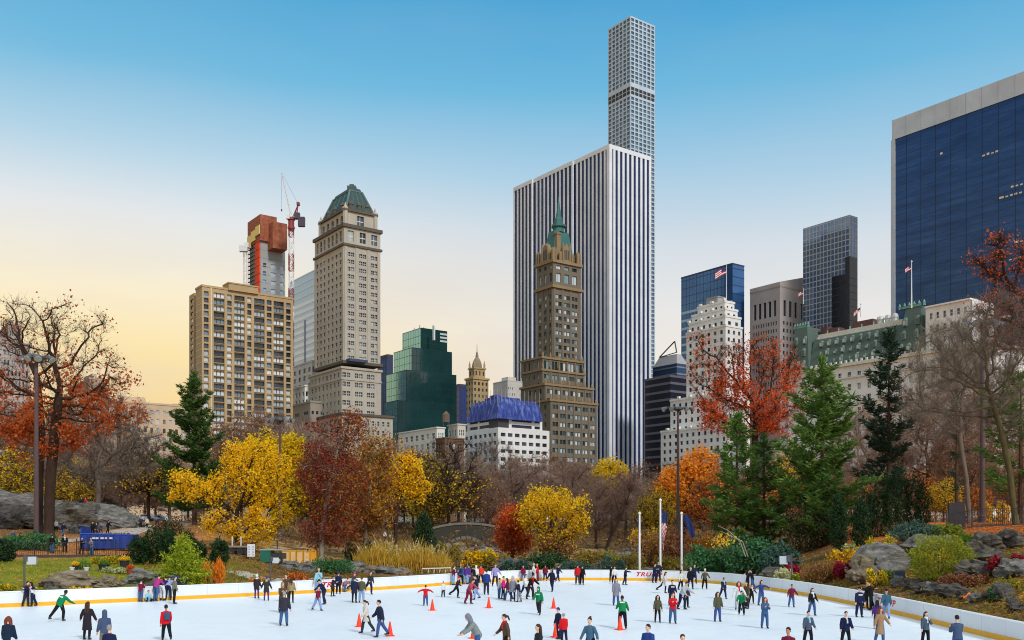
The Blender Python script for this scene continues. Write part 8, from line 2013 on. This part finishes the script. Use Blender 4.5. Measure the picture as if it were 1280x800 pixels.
def garment(K, kind):
 if kind in K['cache']: return K['cache'][kind]
 up, X, fw, pel, neck, chest = K['up'], K['X'], K['fw'], K['pel'], K['neck'], K['chest']; dn = Vector((0, 0, -1))
 if kind.startswith('jacket'):
  L = {'jacket': .13, 'jacket_long': .30, 'jacket_coat': .50, 'jacket_fit': .10, 'jacket_puff': .16}[kind]; g = .022 if kind == 'jacket_fit' else (.055 if kind == 'jacket_puff' else .036)
  h1 = pel - up * .06; hem = pel + (dn * .8 - up * .2).normalized() * L
  f = 1.25 if L > .25 else 1.0
  P = [('ring', [(hem, X, fw, .155 * f + g, .12 * f + g), (h1, X, fw, .158 + g, .118 + g), (pel + up * .14, X, fw, .142 + g, .11 + g), (chest, X, fw, .158 + g, .116 + g), (neck - up * .07, X, fw, .15 + g * .6, .09 + g), (neck + up * .035, X, fw, .062 + g * .5, .06 + g * .5)])]
  for (S, E, W, d) in K['arm']: P.append(('tube', [neck - up * .03, S, E, W - d * .012], [.055 + g * .4, .058 + g, .046 + g * .8, .038 + g * .5]))
  m = fuse('jacket', P, cloth_m, .019)
 elif kind == 'trousers' or kind == 'leggings':
  g = .026 if kind == 'trousers' else .010
  P = [('ring', [(pel - up * .13, X, fw, .125 + g, .10 + g), (pel - up * .02, X, fw, .162 + g * .8, .115 + g * .8), (pel + up * .09, X, fw, .142 + g * .6, .105 + g * .6)])]
  for (h, k, a, t) in K['feet']: P.append(('tube', [h + Vector((0, 0, .03)), h.lerp(k, .5), k, k.lerp(a, .5), a - (a - k).normalized() * .03], [.092 + g * .6, .078 + g, .06 + g, .054 + g, .045 + g * 1.1]))
  m = fuse('trousers', P, cloth_m, .019)
 elif kind.startswith('skate'):
  h, k, a, t = K['feet'][int(kind[-1])]; mb = MB(); t2 = Vector((t.x, t.y, t.z)); dn2 = Vector((0, 0, -1)) if abs(t.z) < .5 else Vector((0, -1, 0)); w = Vector((t.y, -t.x, 0)).normalized() * .5 if abs(t.z) < .9 else Vector((.5, 0, 0))
  P = [('tube', [a + (k - a).normalized() * .13, a, a + dn2 * .05], [.058, .054, .05]), ('tube', [a + dn2 * .055 - t2 * .055, a + dn2 * .06 + t2 * .08, a + dn2 * .066 + t2 * .19], [.042, .043, .03])]
  m = fuse('skate', P, boot_m, .018); bm = bmesh.new(); bm.from_mesh(m); m.materials.append(steel_m)
  o = a + dn2 * .088; q = [o - t2 * .09, o + t2 * .21]; vs = []
  for z in (0, .028):
   for p in q:
    for s in (-1, 1): vs.append(bm.verts.new(p + dn2 * z + w * s * .012))
  for f in ((0, 1, 3, 2), (4, 6, 7, 5), (0, 4, 5, 1), (2, 3, 7, 6), (0, 2, 6, 4), (1, 5, 7, 3)): bm.faces.new([vs[i] for i in f]).material_index = 1
  bm.normal_update(); bm.to_mesh(m); bm.free()
 else:
  hc, hd, fa = K['head'], K['hd'], K['face']; b_ = hc - fa * .018
  if kind == 'scarf': P = [('ring', [(neck - up * .035, X, fw, .115, .105), (neck + up * .03, X, fw, .105, .10), (neck + up * .075, X, fw, .085, .085)]), ('tube', [neck + fw * .09, neck + fw * .13 - up * .12 + X * .03, chest + fw * .15 - up * .05 + X * .03], [.04, .045, .05])]
  elif kind == 'pack': P = [('ring', [(pel + up * .08 - fw * .2, X, fw, .13, .07), (chest - fw * .22, X, fw, .15, .10), (neck - up * .04 - fw * .19, X, fw, .11, .07)])]
  else:
   cap = [(b_ - hd * .05 - fa * .028, X, fa, .070, .07), (b_ + hd * .0 - fa * .014, X, fa, .086, .094), (b_ + hd * .05 - fa * .004, X, fa, .088, .104), (b_ + hd * .10, X, fa, .072, .088), (b_ + hd * .135, X, fa, .035, .045)]
   P = [('ring', cap)]
   if kind == 'long': P += [('tube', [b_ + hd * .05 - fa * .05 + X * .03 * s, b_ - hd * .06 - fa * .05 + X * .055 * s, neck - up * .08 - fw * .075 + X * .06 * s, chest - fw * .135 + X * .05 * s], [.07, .065, .06, .03]) for s in (-1, 1)]
   if kind == 'curly': P += [('tube', [b_ + hd * .05 + X * .04 * s, b_ - hd * .05 - fa * .02 + X * .09 * s, neck - up * .06 + X * .12 * s], [.08, .075, .05]) for s in (-1, 1)]
   if kind == 'tail': P += [('tube', [b_ + hd * .03 - fa * .07, b_ + hd * .02 - fa * .15, b_ - hd * .13 - fa * .19, b_ - hd * .2 - fa * .18], [.035, .04, .038, .012])]
   if kind == 'bun': P += [('tube', [b_ + hd * .10 - fa * .06, b_ + hd * .15 - fa * .10], [.045, .05])]
   if kind in ('hat', 'pom'): P = [('ring', [(b_ + hd * .005 - fa * .002, X, fa, .092, .108), (b_ + hd * .045, X, fa, .096, .112), (b_ + hd * .10, X, fa, .082, .096), (b_ + hd * .15, X, fa, .04, .05)]), ('tube', [b_ - hd * .05 - fa * .05, b_ + hd * .02 - fa * .03], [.06, .075])]
   if kind == 'pom': P.append(('tube', [b_ + hd * .14, b_ + hd * .19], [.04, .045]))
   if kind == 'cap': P += [('ring', [(b_ + hd * .045, X, fa, .09, .106), (b_ + hd * .10, X, fa, .08, .096), (b_ + hd * .145, X, fa, .04, .05)]), ('tube', [b_ + hd * .06 + fa * .07, b_ + hd * .05 + fa * .17], [.05, .03])]
   if kind == 'hood': P = [('ring', [(neck - up * .03, X, fw, .11, .10), (b_ - hd * .06 - fa * .02, X, fa, .105, .105), (b_ + hd * .03 - fa * .01, X, fa, .108, .118), (b_ + hd * .11 - fa * .01, X, fa, .085, .10), (b_ + hd * .155 - fa * .02, X, fa, .03, .04)])]
  nm = {'hat': 'hat', 'pom': 'hat', 'cap': 'cap', 'hood': 'hood', 'scarf': 'scarf', 'pack': 'backpack'}.get(kind, 'hair')
  m = fuse(nm, P, hair_m if nm == 'hair' else cloth_m, .017)
 K['cache'][kind] = m; return m
CL = dict(bk=(22, 22, 26), ch=(50, 52, 58), nv=(28, 36, 66), bl=(40, 66, 130), sl=(72, 88, 110), te=(62, 104, 124), dn=(62, 92, 142), lj=(132, 164, 204), wh=(226, 226, 226), cr=(214, 206, 194), gy=(130, 134, 140), lg=(182, 186, 192), gn=(14, 128, 74), mr=(122, 28, 56), rd=(206, 26, 34), or_=(226, 66, 36), pk=(214, 40, 120), ro=(176, 70, 90), pu=(86, 52, 130), lv=(150, 150, 200), kh=(122, 118, 96), ol=(84, 88, 62), tn=(160, 132, 96), br=(88, 66, 54), dk=(46, 40, 44), db=(74, 96, 124), li=(196, 170, 210), ye=(222, 176, 40), bh=(66, 42, 30), bo=(196, 160, 110), gh=(160, 158, 154), au=(120, 62, 36), mg=(170, 54, 134), lb=(150, 200, 220), gr=(150, 200, 150))
SK = {'l': (226, 176, 150), 'm': (184, 128, 98), 'd': (104, 68, 50)}
rp = random.Random(8)
def person(loc, H, pose, rot, top, bot, hair, style, coat, label, skin='l', ex='', cat='person', group=None, shoes='bk'):
 K = pose_kit(pose); s = H / 1.72; col = lambda c: (*lin(tuple(min(255, v + rp.uniform(-6, 6)) for v in CL[c])), 1)
 b = bpy.data.objects.new('person', K['body']); COL.objects.link(b); b.location = loc; b.rotation_euler = (0, 0, R(rot)); b.scale = (s, s, s); b.color = (*lin(SK[skin]), 1); tag(b, label, cat, group)
 def part(me, c, name=None):
  o = bpy.data.objects.new(name or me.name.split('.')[0], me); COL.objects.link(o); o.parent = b; o.color = col(c); return o
 part(garment(K, 'jacket' + ({'s': '', 'f': '_fit', 'l': '_long', 'c': '_coat', 'p': '_puff'}[coat])), top); part(garment(K, 'leggings' if bot.endswith('-') else 'trousers'), bot.rstrip('-')); part(garment(K, style), hair)
 for i in (0, 1): part(garment(K, 'skate%d' % i), shoes, 'skate' if loc[2] < .02 else 'shoe')
 for e in ex.split():
  if e[0] == 's': part(garment(K, 'scarf'), e[1:])
  elif e[0] == 'p': part(garment(K, 'pack'), e[1:])
  elif e[0] == 'h': part(garment(K, e[1:].split(':')[0]), e.split(':')[1])
  elif e[0] in 'BF':                    # pale lettering printed across the back or the chest
   f = K['fw'] * (1 if e[0] == 'F' else -1); c = K['chest'] + K['up'] * .05 + f * .152; mb = MB(); q = 0
   for w in (.045, .03, .045, .035, .05):
    o = c + K['X'] * (q - .115); mb.hull([o, o + K['X'] * w, o + K['X'] * w + f * .012, o + f * .012], [o + K['up'] * .075, o + K['X'] * w + K['up'] * .075, o + K['X'] * w + K['up'] * .075 + f * .012, o + K['up'] * .075 + f * .012]); q += w + .008
   me = bpy.data.meshes.new('print'); me.from_pydata(mb.v, [], mb.f); me.materials.append(white_cloth); o = bpy.data.objects.new('print', me); COL.objects.link(o); o.parent = b
 return b
def skater(px, yf, yh, *a, **k):
 if yf is None: yf = (yh - HY * .3148) / (1 - .3148)
 while rink_s(*ICE(px, yf)) > -.32: yf += .15
 x, y = ICE(px, yf); H = (yf - yh) / (yf - HY) * CH
 q = POSES[a[0].rstrip('M')]; f = {'bend': 1.45, 'stoop': 1.13, 'lunge': 1.1, 'sit': 1.95}.get(a[0].rstrip('M'), 1.02)
 return person((x, y, 0), min(1.95, max(1.0, H * f)), *a, **k)
S = skater
# photo column, row of the feet (None = below the frame), row of the head top, pose, facing, top, legs, hair
S(10, None, 774, 'stand', 180, 'nv', 'wh', 'au', 'curly', 's', 'person in navy sweater with auburn hair cut off by the lower left corner')
S(33, 757.5, 728.5, 'hug', 70, 'nv', 'dk', 'bk', 'hair', 's', 'person in navy jacket embracing a companion at the far left of the wall', ex='smr')
S(41, 757, 729, 'hug', -80, 'wh', 'nv', 'bk', 'long', 'f', 'dark haired person in white top being embraced at the left wall')
S(75, 776.5, 741, 'lungeM', 165, 'gn', 'bk', 'bk', 'hair', 's', 'person in green jacket leaning hard into a turn, seen from behind', ex='B', skin='d')
S(109, 800, 755, 'half', 178, 'dk', 'bk-', 'bh', 'long', 'c', 'person in long dark coat with long brown hair gliding away')
S(131, None, 766, 'stand', -140, 'sl', 'kh', 'sl', 'hood', 's', 'person in slate jacket with the hood up, at the lower left')
S(136, None, 785, 'stand', 175, 'nv', 'bk', 'gh', 'hair', 's', 'grey haired balding person in dark jacket at the bottom edge')
S(208, 801, 758, 'walk', -150, 'rd', 'bk', 'bk', 'hair', 's', 'person in bright red vest and black trousers alone on the ice at left', skin='m', ex='psl')
S(176, 752, 726, 'clasp', 170, 'mr', 'dn', 'bk', 'hair', 's', 'person in maroon and white jacket beside a seated child at the wall', ex='swh')
S(185, 751.5, 739, 'sit', 40, 'lb', 'nv', 'bh', 'hair', 's', 'child in pale blue sitting on the ice against the left wall')
S(195, 751, 720.5, 'stoop', 165, 'mg', 'dn', 'bk', 'hair', 's', 'person in magenta top bending over the seated child')
S(202, 750, 727, 'bend', 170, 'nv', 'wh', 'bk', 'hair', 'f', 'person in white trousers and navy top leaning over the wall')
S(210, 749.5, 727, 'bend', 190, 'lv', 'nv', 'bh', 'hair', 's', 'person in lavender jacket leaning over the wall')
S(218, 755, 722, 'stand', 120, 'kh', 'bk', 'bl', 'cap', 's', 'person in khaki jacket and blue cap standing by the wall')
S(321, 748, 720, 'stand', 170, 'dk', 'pu-', 'wh', 'pom', 'l', 'person in dark coat with white fur hat near the middle floodlight', ex='swh')
S(333, 751, 723, 'half', 185, 'ch', 'pu-', 'pu', 'hat', 'l', 'person in charcoal coat with purple hat and yellow scarf', ex='sye')
S(353, 766, 730, 'clasp', 30, 'br', 'ch', 'tn', 'hood', 'l', 'person in brown fur trimmed coat half hidden behind a grey haired man')
S(358, 752.5, 720, 'stand', -10, 'br', 'br', 'bh', 'hair', 'l', 'tall person in brown coat in the group by the middle floodlight')
S(364, 753.5, 724, 'stand', 175, 'tn', 'bk-', 'bh', 'long', 's', 'person in tan jacket and black leggings with long brown hair')
S(355, 782.5, 742, 'wide', 178, 'ch', 'dn', 'gh', 'hair', 'p', 'grey haired man in charcoal jacket and jeans, seen from behind')
S(397, 763.5, 734, 'walk', 60, 'mr', 'lj', 'bk', 'hair', 'f', 'child in maroon shirt and pale jeans')
S(405, 755.5, 727, 'stoop', -50, 'nv', 'nv', 'bk', 'cap', 's', 'person in navy jacket bending beside the child in maroon')
S(398.5, 741, 711, 'phone', 10, 'lb', 'lj', 'gh', 'hair', 's', 'person in pale blue shirt and jeans standing against the wall left of red lettering')
S(416, 745.5, 722, 'clasp', 80, 'dk', 'bk-', 'bh', 'hair', 'l', 'person in black coat facing a friend in a blue hat')
S(423, 742.5, 717, 'stand', 175, 'nv', 'bk', 'bl', 'pom', 's', 'person in navy jacket and blue hat before the left red lettering')
S(431, 738.5, 724.5, 'stoop', 120, 'gy', 'dn', 'bh', 'hair', 's', 'small child in grey leaning on the wall under the left red lettering')
S(441, 738.5, 717, 'stride', 110, 'sl', 'dk', 'pk', 'hat', 's', 'child in bright pink hat at the back wall')
S(443, 753.5, 723, 'stand', 165, 'nv', 'bk-', 'bh', 'hair', 'l', 'person in navy coat and black tights seen from behind')
S(452, 753.5, 723, 'stand', 178, 'ol', 'lj', 'br', 'hair', 's', 'person in olive brown jacket and pale jeans seen from behind')
S(462, 743, 715.5, 'stride', 40, 'ch', 'nv', 'bk', 'hair', 's', 'person in dark jacket striding on one leg near the reeds')
S(458, 791.5, 752, 'walkM', -60, 'cr', 'ch', 'bh', 'tail', 'l', 'person in cream sweater and grey trousers with a dark braid')
S(476, 796.5, 752, 'walk', -70, 'nv', 'dn', 'bk', 'hair', 'p', 'man in navy padded jacket and blue jeans')
S(532, 757.5, 733, 'out', 180, 'rd', 'dn', 'bk', 'hair', 's', 'child in red with both arms stretched out')
S(554, 746.5, 728, 'stand', 40, 'wh', 'bk', 'bk', 'hair', 's', 'small child in white jacket with black straps')
S(571, 747.5, 722, 'stride', 80, 'dk', 'bk', 'rd', 'cap', 'f', 'person in black with a red cap pushing off one leg')
S(586, 755, 726.5, 'stoop', 60, 'ro', 'mr', 'bk', 'hair', 's', 'child in rose red outfit stooping towards a friend in a black hat')
S(595, 749.5, 720, 'walk', -60, 'nv', 'lj', 'bk', 'hat', 's', 'person in black hat, dark jacket and pale jeans')
S(590, 742, 717.5, 'stand', 170, 'br', 'bk-', 'br', 'long', 's', 'person with long brown hair behind the child in rose red')
S(608, 743.5, 714, 'stand', 165, 'bl', 'ch', 'bh', 'hair', 's', 'person in blue jacket and dark flared trousers')
S(567, 731.5, 708.5, 'clasp', 90, 'mr', 'lj', 'br', 'hair', 's', 'person in maroon and white top, leftmost of the group at the back wall', ex='swh')
S(576, 730, 707, 'stand', 190, 'dn', 'bk', 'bo', 'hair', 's', 'person in blue denim jacket in the group at the back wall', ex='pch')
S(582, 729.5, 708, 'stand', 175, 'pu', 'lj', 'bk', 'hair', 's', 'person in purple jacket and pale jeans in the group at the back wall')
S(586.5, 729, 707, 'stand', -120, 'pu', 'lj', 'nv', 'hat', 's', 'person in dark purple with a navy hat beside the purple jacket')
S(591, 728.5, 709, 'stand', 180, 'bk', 'ch', 'bk', 'hair', 's', 'person in black jacket beside the white hoodie')
S(595, 728, 708, 'stand', 180, 'wh', 'bk', 'wh', 'hood', 's', 'person in white hoodie at the back wall')
S(601, 728.5, 707, 'wide', 180, 'or_', 'bk', 'bl', 'cap', 's', 'person in orange red jacket and blue cap at the back wall')
S(619, 733, 706, 'half', 20, 'lv', 'dk', 'bk', 'hair', 's', 'person in pale blue jacket with one arm out, alone by the back wall')
S(624, 748.5, 724, 'stand', 120, 'lg', 'dn', 'bk', 'hair', 's', 'child in pale grey jacket, left end of the hand holding row')
S(629, 749, 722, 'stand', 70, 'pk', 'bk-', 'bh', 'hair', 'f', 'child in bright pink top and black leggings')
S(635, 750.5, 724, 'walk', -100, 'mr', 'dn', 'bk', 'long', 's', 'person with long black hair, maroon top and denim')
S(641, 752, 722, 'stand', 165, 'gy', 'nv-', 'li', 'hood', 'l', 'person in grey coat with a lilac headscarf')
S(648.5, 752.5, 727, 'half', -110, 'nv', 'gy', 'bk', 'hair', 's', 'child in navy top and grey trousers reaching left')
S(654, 726.5, 708, 'stand', 0, 'mr', 'dn', 'bh', 'hair', 's', 'person in maroon vest standing against the back wall')
S(656, 746, 719, 'walk', 60, 'wh', 'nv', 'br', 'hair', 's', 'person in white jacket holding up a falling friend')
S(663, 749.5, 719, 'stoop', 30, 'bk', 'dk', 'bk', 'hair', 's', 'person in black jacket and red scarf slipping backwards', ex='srd')
S(666.5, 726.5, 705.5, 'clasp', 80, 'wh', 'bk', 'gr', 'cap', 's', 'person in white top and pale green cap at the back wall')
S(672, 726.5, 706, 'stand', -100, 'rd', 'mr', 'bo', 'hair', 's', 'person in red from head to foot at the back wall')
S(681.5, 726.3, 707, 'stand', 170, 'mr', 'nv', 'bk', 'hair', 's', 'person in maroon jacket alone at the back wall right of the red figure')
S(690, 739.5, 711.5, 'walk', -30, 'nv', 'nv', 'bk', 'long', 'f', 'dark haired person in navy from shoulders to feet', skin='m')
S(697.5, 726.8, 707, 'walk', 120, 'nv', 'nv', 'bk', 'hair', 's', 'person in dark navy by the back wall behind another in navy')
S(673.5, 768.5, 735, 'walk', -20, 'gn', 'dk', 'gn', 'hood', 's', 'person in green hooded jacket standing upright', ex='F')
S(698.5, 799, 762, 'stand', -60, 'nv', 'nv', 'bl', 'hat', 's', 'child in navy hat beside the red jacket')
S(705, 804, 769, 'stand', -150, 'rd', 'nv', 'gh', 'hair', 'p', 'grey haired person in red jacket beside an orange cone')
S(633, None, 770, 'walk', -70, 'br', 'bk-', 'bh', 'tail', 'c', 'person in brown coat with a ponytail at the bottom edge', ex='srd')
S(597, None, 773, 'stoop', -70, 'gy', 'dn', 'gy', 'hood', 's', 'person in grey hoodie and jeans bending at the bottom edge')
S(674, None, 784, 'stand', -70, 'dk', 'dn', 'bh', 'long', 'f', 'person with very long brown hair at the bottom edge')
S(722, 731, 707, 'stand', 170, 'rd', 'ch', 'bh', 'hair', 's', 'person in red vest and grey trousers before the wall')
S(727.5, 731, 708, 'stand', 150, 'bk', 'bk', 'bh', 'hair', 's', 'person in black right beside the red vest')
S(764, 727.5, 708, 'wave', 150, 'bk', 'bk', 'bk', 'hair', 's', 'person in black raising an arm behind the white top')
S(768, 729.5, 709, 'wide', 10, 'wh', 'bk', 'bk', 'hair', 'f', 'person in white top and black trousers by the back wall')
S(781.5, 731.5, 710, 'point', 80, 'nv', 'nv', 'bk', 'hair', 's', 'person in navy reaching forward left of the middle red lettering')
S(770, 757, 725, 'stand', 10, 'gy', 'dn', 'bh', 'long', 'l', 'person in long grey coat with long brown hair and jeans')
S(778, 786.5, 749, 'stoop', 175, 'gn', 'bk', 'bk', 'hair', 's', 'person in green jacket bending over an orange cone', ex='B', skin='d')
S(738, None, 775, 'half', -30, 'te', 'bk', 'bh', 'bun', 'f', 'person in teal jacket with a bun at the bottom edge')
S(811, None, 784, 'stand', -50, 'bl', 'bk', 'bk', 'hair', 'p', 'man in bright blue jacket at the bottom edge')
S(818, 728.5, 706, 'clasp', 40, 'nv', 'nv', 'bk', 'hair', 's', 'person in navy jacket before the middle red lettering')
S(823, 727, 703.5, 'stand', 10, 'nv', 'nv', 'br', 'hair', 's', 'taller person in navy behind, by the flagpole foot')
S(830, 741.5, 716, 'stride', 60, 'cr', 'bk-', 'bh', 'long', 'l', 'person in cream sweater and black leggings striding')
S(840, 757, 727, 'wide', 5, 'nv', 'ch', 'bk', 'hair', 's', 'person in dark jacket with pale front behind the red jacket', ex='F')
S(851, 737.5, 714, 'half', 40, 'cr', 'bk', 'bh', 'long', 'f', 'person in beige top and black trousers with long brown hair')
S(863, 736.5, 710.5, 'wide', 5, 'bk', 'nv', 'gh', 'hair', 's', 'man in black jacket and dark jeans by the right back wall')
S(868, 729.5, 707, 'half', 10, 'nv', 'nv', 'br', 'hair', 's', 'person in navy behind the man in black, arm held out')
S(881, 736.5, 712.5, 'half', 5, 'ol', 'bk', 'wh', 'hat', 'f', 'person in brown jacket and pale hat with both arms out low')
S(822, 778.5, 746, 'stand', 0, 'ol', 'bk-', 'bk', 'long', 'f', 'person in olive top with long black hair facing the camera', ex='hcurly:bk')
S(841, 779.5, 743, 'clasp', 5, 'rd', 'dn', 'bh', 'hair', 's', 'person in bright red jacket and jeans with clasped hands')
S(852.5, 762, 730, 'stoop', 40, 'lg', 'nv', 'bh', 'hair', 's', 'person in pale grey sweater and navy jeans looking down')
S(858, 759.5, 732, 'stand', 40, 'ch', 'bk', 'bk', 'hair', 's', 'person in dark jacket behind the pale grey sweater')
S(897, 777, 742, 'stand', 10, 'ol', 'dn', 'bh', 'curly', 's', 'person in dark olive sweater with curly brown hair')
S(904, 748.5, 723, 'walk', 20, 'nv', 'nv', 'bk', 'hair', 's', 'man in dark navy jacket and pale blue scarf', ex='slb', skin='m')
S(923.5, 763, 729, 'half', -10, 'wh', 'lg', 'au', 'curly', 's', 'person in white with a red scarf behind the bending green jacket', ex='srd')
S(927, 769, 741, 'stoop', -15, 'gn', 'bk', 'bk', 'hair', 's', 'person in green jacket bending forward at the right')
S(933.5, 761, 729, 'stand', -60, 'br', 'dk', 'bh', 'long', 'l', 'person in brown jacket with long hair beside the bending green jacket')
S(939.5, 754.5, 732, 'half', 10, 'bk', 'bk', 'bk', 'hair', 'f', 'child in black and white jacket holding hands', ex='swh')
S(934.5, 737, 713.5, 'hug', 60, 'dk', 'bk-', 'bh', 'hair', 'l', 'person in dark coat hugging at the right back wall')
S(940.5, 737.5, 713, 'hug', -110, 'bk', 'dn', 'bk', 'hair', 's', 'person in black jacket and jeans in the hugging pair')
S(951.5, 757, 727, 'out', 20, 'bl', 'dn', 'bk', 'long', 'f', 'person in blue jacket with arms spread near the right wall')
S(956, 785.5, 749, 'clasp', 5, 'dn', 'dn', 'au', 'curly', 's', 'person in denim jacket and jeans with wavy auburn hair')
S(989.5, 759, 732, 'half', 5, 'mr', 'dn', 'bk', 'hair', 's', 'person in maroon shirt near the right wall', skin='m')
S(1015, 769.5, 737, 'wide', 10, 'bk', 'dn', 'bk', 'long', 'f', 'person in black vest with white sleeves and jeans', ex='swh')
S(1010, 807, 766, 'wide', 5, 'sl', 'bk', 'bk', 'hair', 's', 'man in grey blue jacket open over a pale shirt', ex='slb')
S(986, None, 788, 'stand', -40, 'mr', 'bk', 'bk', 'hair', 's', 'child in maroon shirt cut off by the bottom edge', skin='m')
S(1057, 808, 766.5, 'wide', 0, 'nv', 'bk', 'bh', 'hair', 'p', 'man in navy parka with a fur hood over a pale sweater', ex='scr')
S(1074, 771.5, 736, 'stand', 5, 'nv', 'nv', 'bk', 'cap', 's', 'person in navy sweatshirt with white print and dark cap', ex='F')
S(1083, 758.5, 729, 'hug', 60, 'bk', 'bk-', 'bo', 'long', 's', 'fair haired person in black with a pink scarf at the wall', ex='sro')
S(1088.5, 759.5, 728, 'hug', -100, 'bk', 'bk', 'bh', 'hair', 's', 'man in black coat leaning back on the right wall')
S(1108, 773.5, 738, 'walk', -20, 'te', 'lj', 'bk', 'cap', 's', 'person in teal sweater, dark cap and pale jeans')
S(1096.5, 786, 752.5, 'stand', 170, 'pu', 'nv', 'bk', 'long', 's', 'dark haired person in violet half hidden by the camel coat')
S(1100, 804, 762, 'half', 10, 'tn', 'dn', 'au', 'curly', 'c', 'person in long camel coat with reddish curly hair')
S(1157, 807, 767, 'phone', 5, 'sl', 'bk', 'bk', 'long', 's', 'person in slate top with a long patterned scarf at right', ex='swh')
S(1197, None, 772.5, 'clasp', 178, 'sl', 'dn', 'bk', 'hair', 's', 'man in slate blue jacket seen from behind at the lower right')
S(853, None, 797, 'stand', 0, 'ch', 'bk', 'bh', 'hair', 's', 'person whose brown hair just shows at the bottom edge')
# strollers in the park: column, depth, height
crag = [o for o in bpy.data.objects if str(o.get('label')).startswith('steep dark grey outcrop')][0]
def walker(px, Y, H, *a, dz=0, **k):
 p = onG(px, Y)
 if dz:
  h = crag.ray_cast(Vector((p[0], p[1], 40)) - crag.location, Vector((0, 0, -1))); p = (p[0], p[1], (h[1].z + crag.location.z) if h[0] else p[2] + 3)
 return person(p, H, *a, shoes='bk', **k)
W_ = walker
W_(16, 112, 1.6, 'sit', 40, 'sl', 'ch', 'bh', 'hair', 's', 'person in grey blue sitting on leaves at the far left')
W_(79, 119, 1.75, 'walk', 170, 'nv', 'dn', 'bk', 'hair', 's', 'person in navy jacket and jeans walking past the twin oak trunks')
W_(70, 128, 1.6, 'stand', 20, 'wh', 'bk', 'bh', 'hair', 's', 'person in white by the foot of the twin oak trunks')
W_(65, 93, 1.72, 'stand', 170, 'bk', 'dn', 'bk', 'hair', 's', 'person in black jacket and jeans behind the left railing')
W_(81, 94, 1.74, 'stand', 20, 'bk', 'bk', 'bh', 'hair', 'l', 'person in long black coat behind the left railing', ex='swh')
W_(102, 93.5, 1.6, 'clasp', 60, 'bk', 'bk', 'bh', 'hair', 's', 'person in black and white in front of the blue dumpster')
W_(114.5, 93.3, 1.72, 'clasp', -20, 'gy', 'dn', 'bh', 'hair', 's', 'person in grey jacket and jeans before the blue dumpster')
W_(25, 95, 1.6, 'stand', 120, 'bk', 'bk', 'bk', 'hair', 's', 'person in black left of the leftmost lamp pole, behind the railing')
W_(116, 120, 1.7, 'stand', 20, 'bk', 'bk', 'bk', 'hair', 's', 'person in black standing left of a companion behind the dumpster')
W_(121, 121, 1.6, 'stand', -30, 'ch', 'ch', 'bh', 'hair', 's', 'person in charcoal standing behind the dumpster')
W_(126, 124, 1.3, 'walk', 60, 'bl', 'nv', 'bh', 'hair', 's', 'child in blue behind the dumpster')
W_(135, 126, 1.75, 'walk', 150, 'bk', 'bk', 'bk', 'hair', 's', 'person in black walking up the path behind the dumpster')
W_(155.5, 104, 1.6, 'stand', 20, 'te', 'ch', 'bh', 'hair', 's', 'person in teal at the right end of the dumpster')
W_(176, 150, 1.72, 'walk', 20, 'ch', 'bk', 'bk', 'hair', 's', 'person in charcoal walking down the upper path')
W_(184, 151, 1.68, 'walk', 10, 'cr', 'bk', 'bh', 'hair', 's', 'person in cream jacket walking down the upper path')
W_(198.5, 158, 1.7, 'walk', -170, 'bl', 'nv', 'bk', 'hair', 's', 'person in blue on the upper path by the tall pine')
W_(208, 165, 1.7, 'walk', 30, 'lb', 'ch', 'bk', 'hair', 's', 'person in pale turquoise further up the path')
W_(171, 176, 1.75, 'stand', 0, 'cr', 'br', 'bh', 'hair', 's', 'person in beige on the grass beyond the outcrop')
W_(148, 180, 1.7, 'stand', 0, 'ch', 'bk', 'bh', 'hair', 's', 'person in dark clothes beyond the outcrop under bare trees')
W_(102, 146, 1.6, 'sit', 10, 'nv', 'bk', 'bh', 'hair', 's', 'person in navy sitting on top of the steep outcrop', dz=5.6)
W_(107.5, 146, 1.6, 'sit', -10, 'rd', 'bk', 'bh', 'hair', 's', 'person in red sitting on top of the steep outcrop', dz=5.5)
W_(561, 152, 1.7, 'stand', 90, 'wh', 'ch', 'bh', 'hair', 's', 'person crossing the stone bridge on its left half', dz=0)
W_(598, 152, 1.7, 'stand', -90, 'cr', 'ch', 'bh', 'hair', 's', 'person crossing the stone bridge on its right half', dz=0)
W_(595, 126, 1.7, 'stand', 20, 'mr', 'bk', 'wh', 'hat', 's', 'person in maroon with a pale hat below the stone bridge')
W_(481, 170, 1.7, 'stand', 10, 'wh', 'ch', 'bh', 'hair', 's', 'person in white glimpsed behind the slim yellow tree')
for o in bpy.data.objects:      # the two on the bridge stand on its deck
 if o.get('label', '').startswith('person crossing'): o.location.z = Zy(656.5, 150) - 1.35
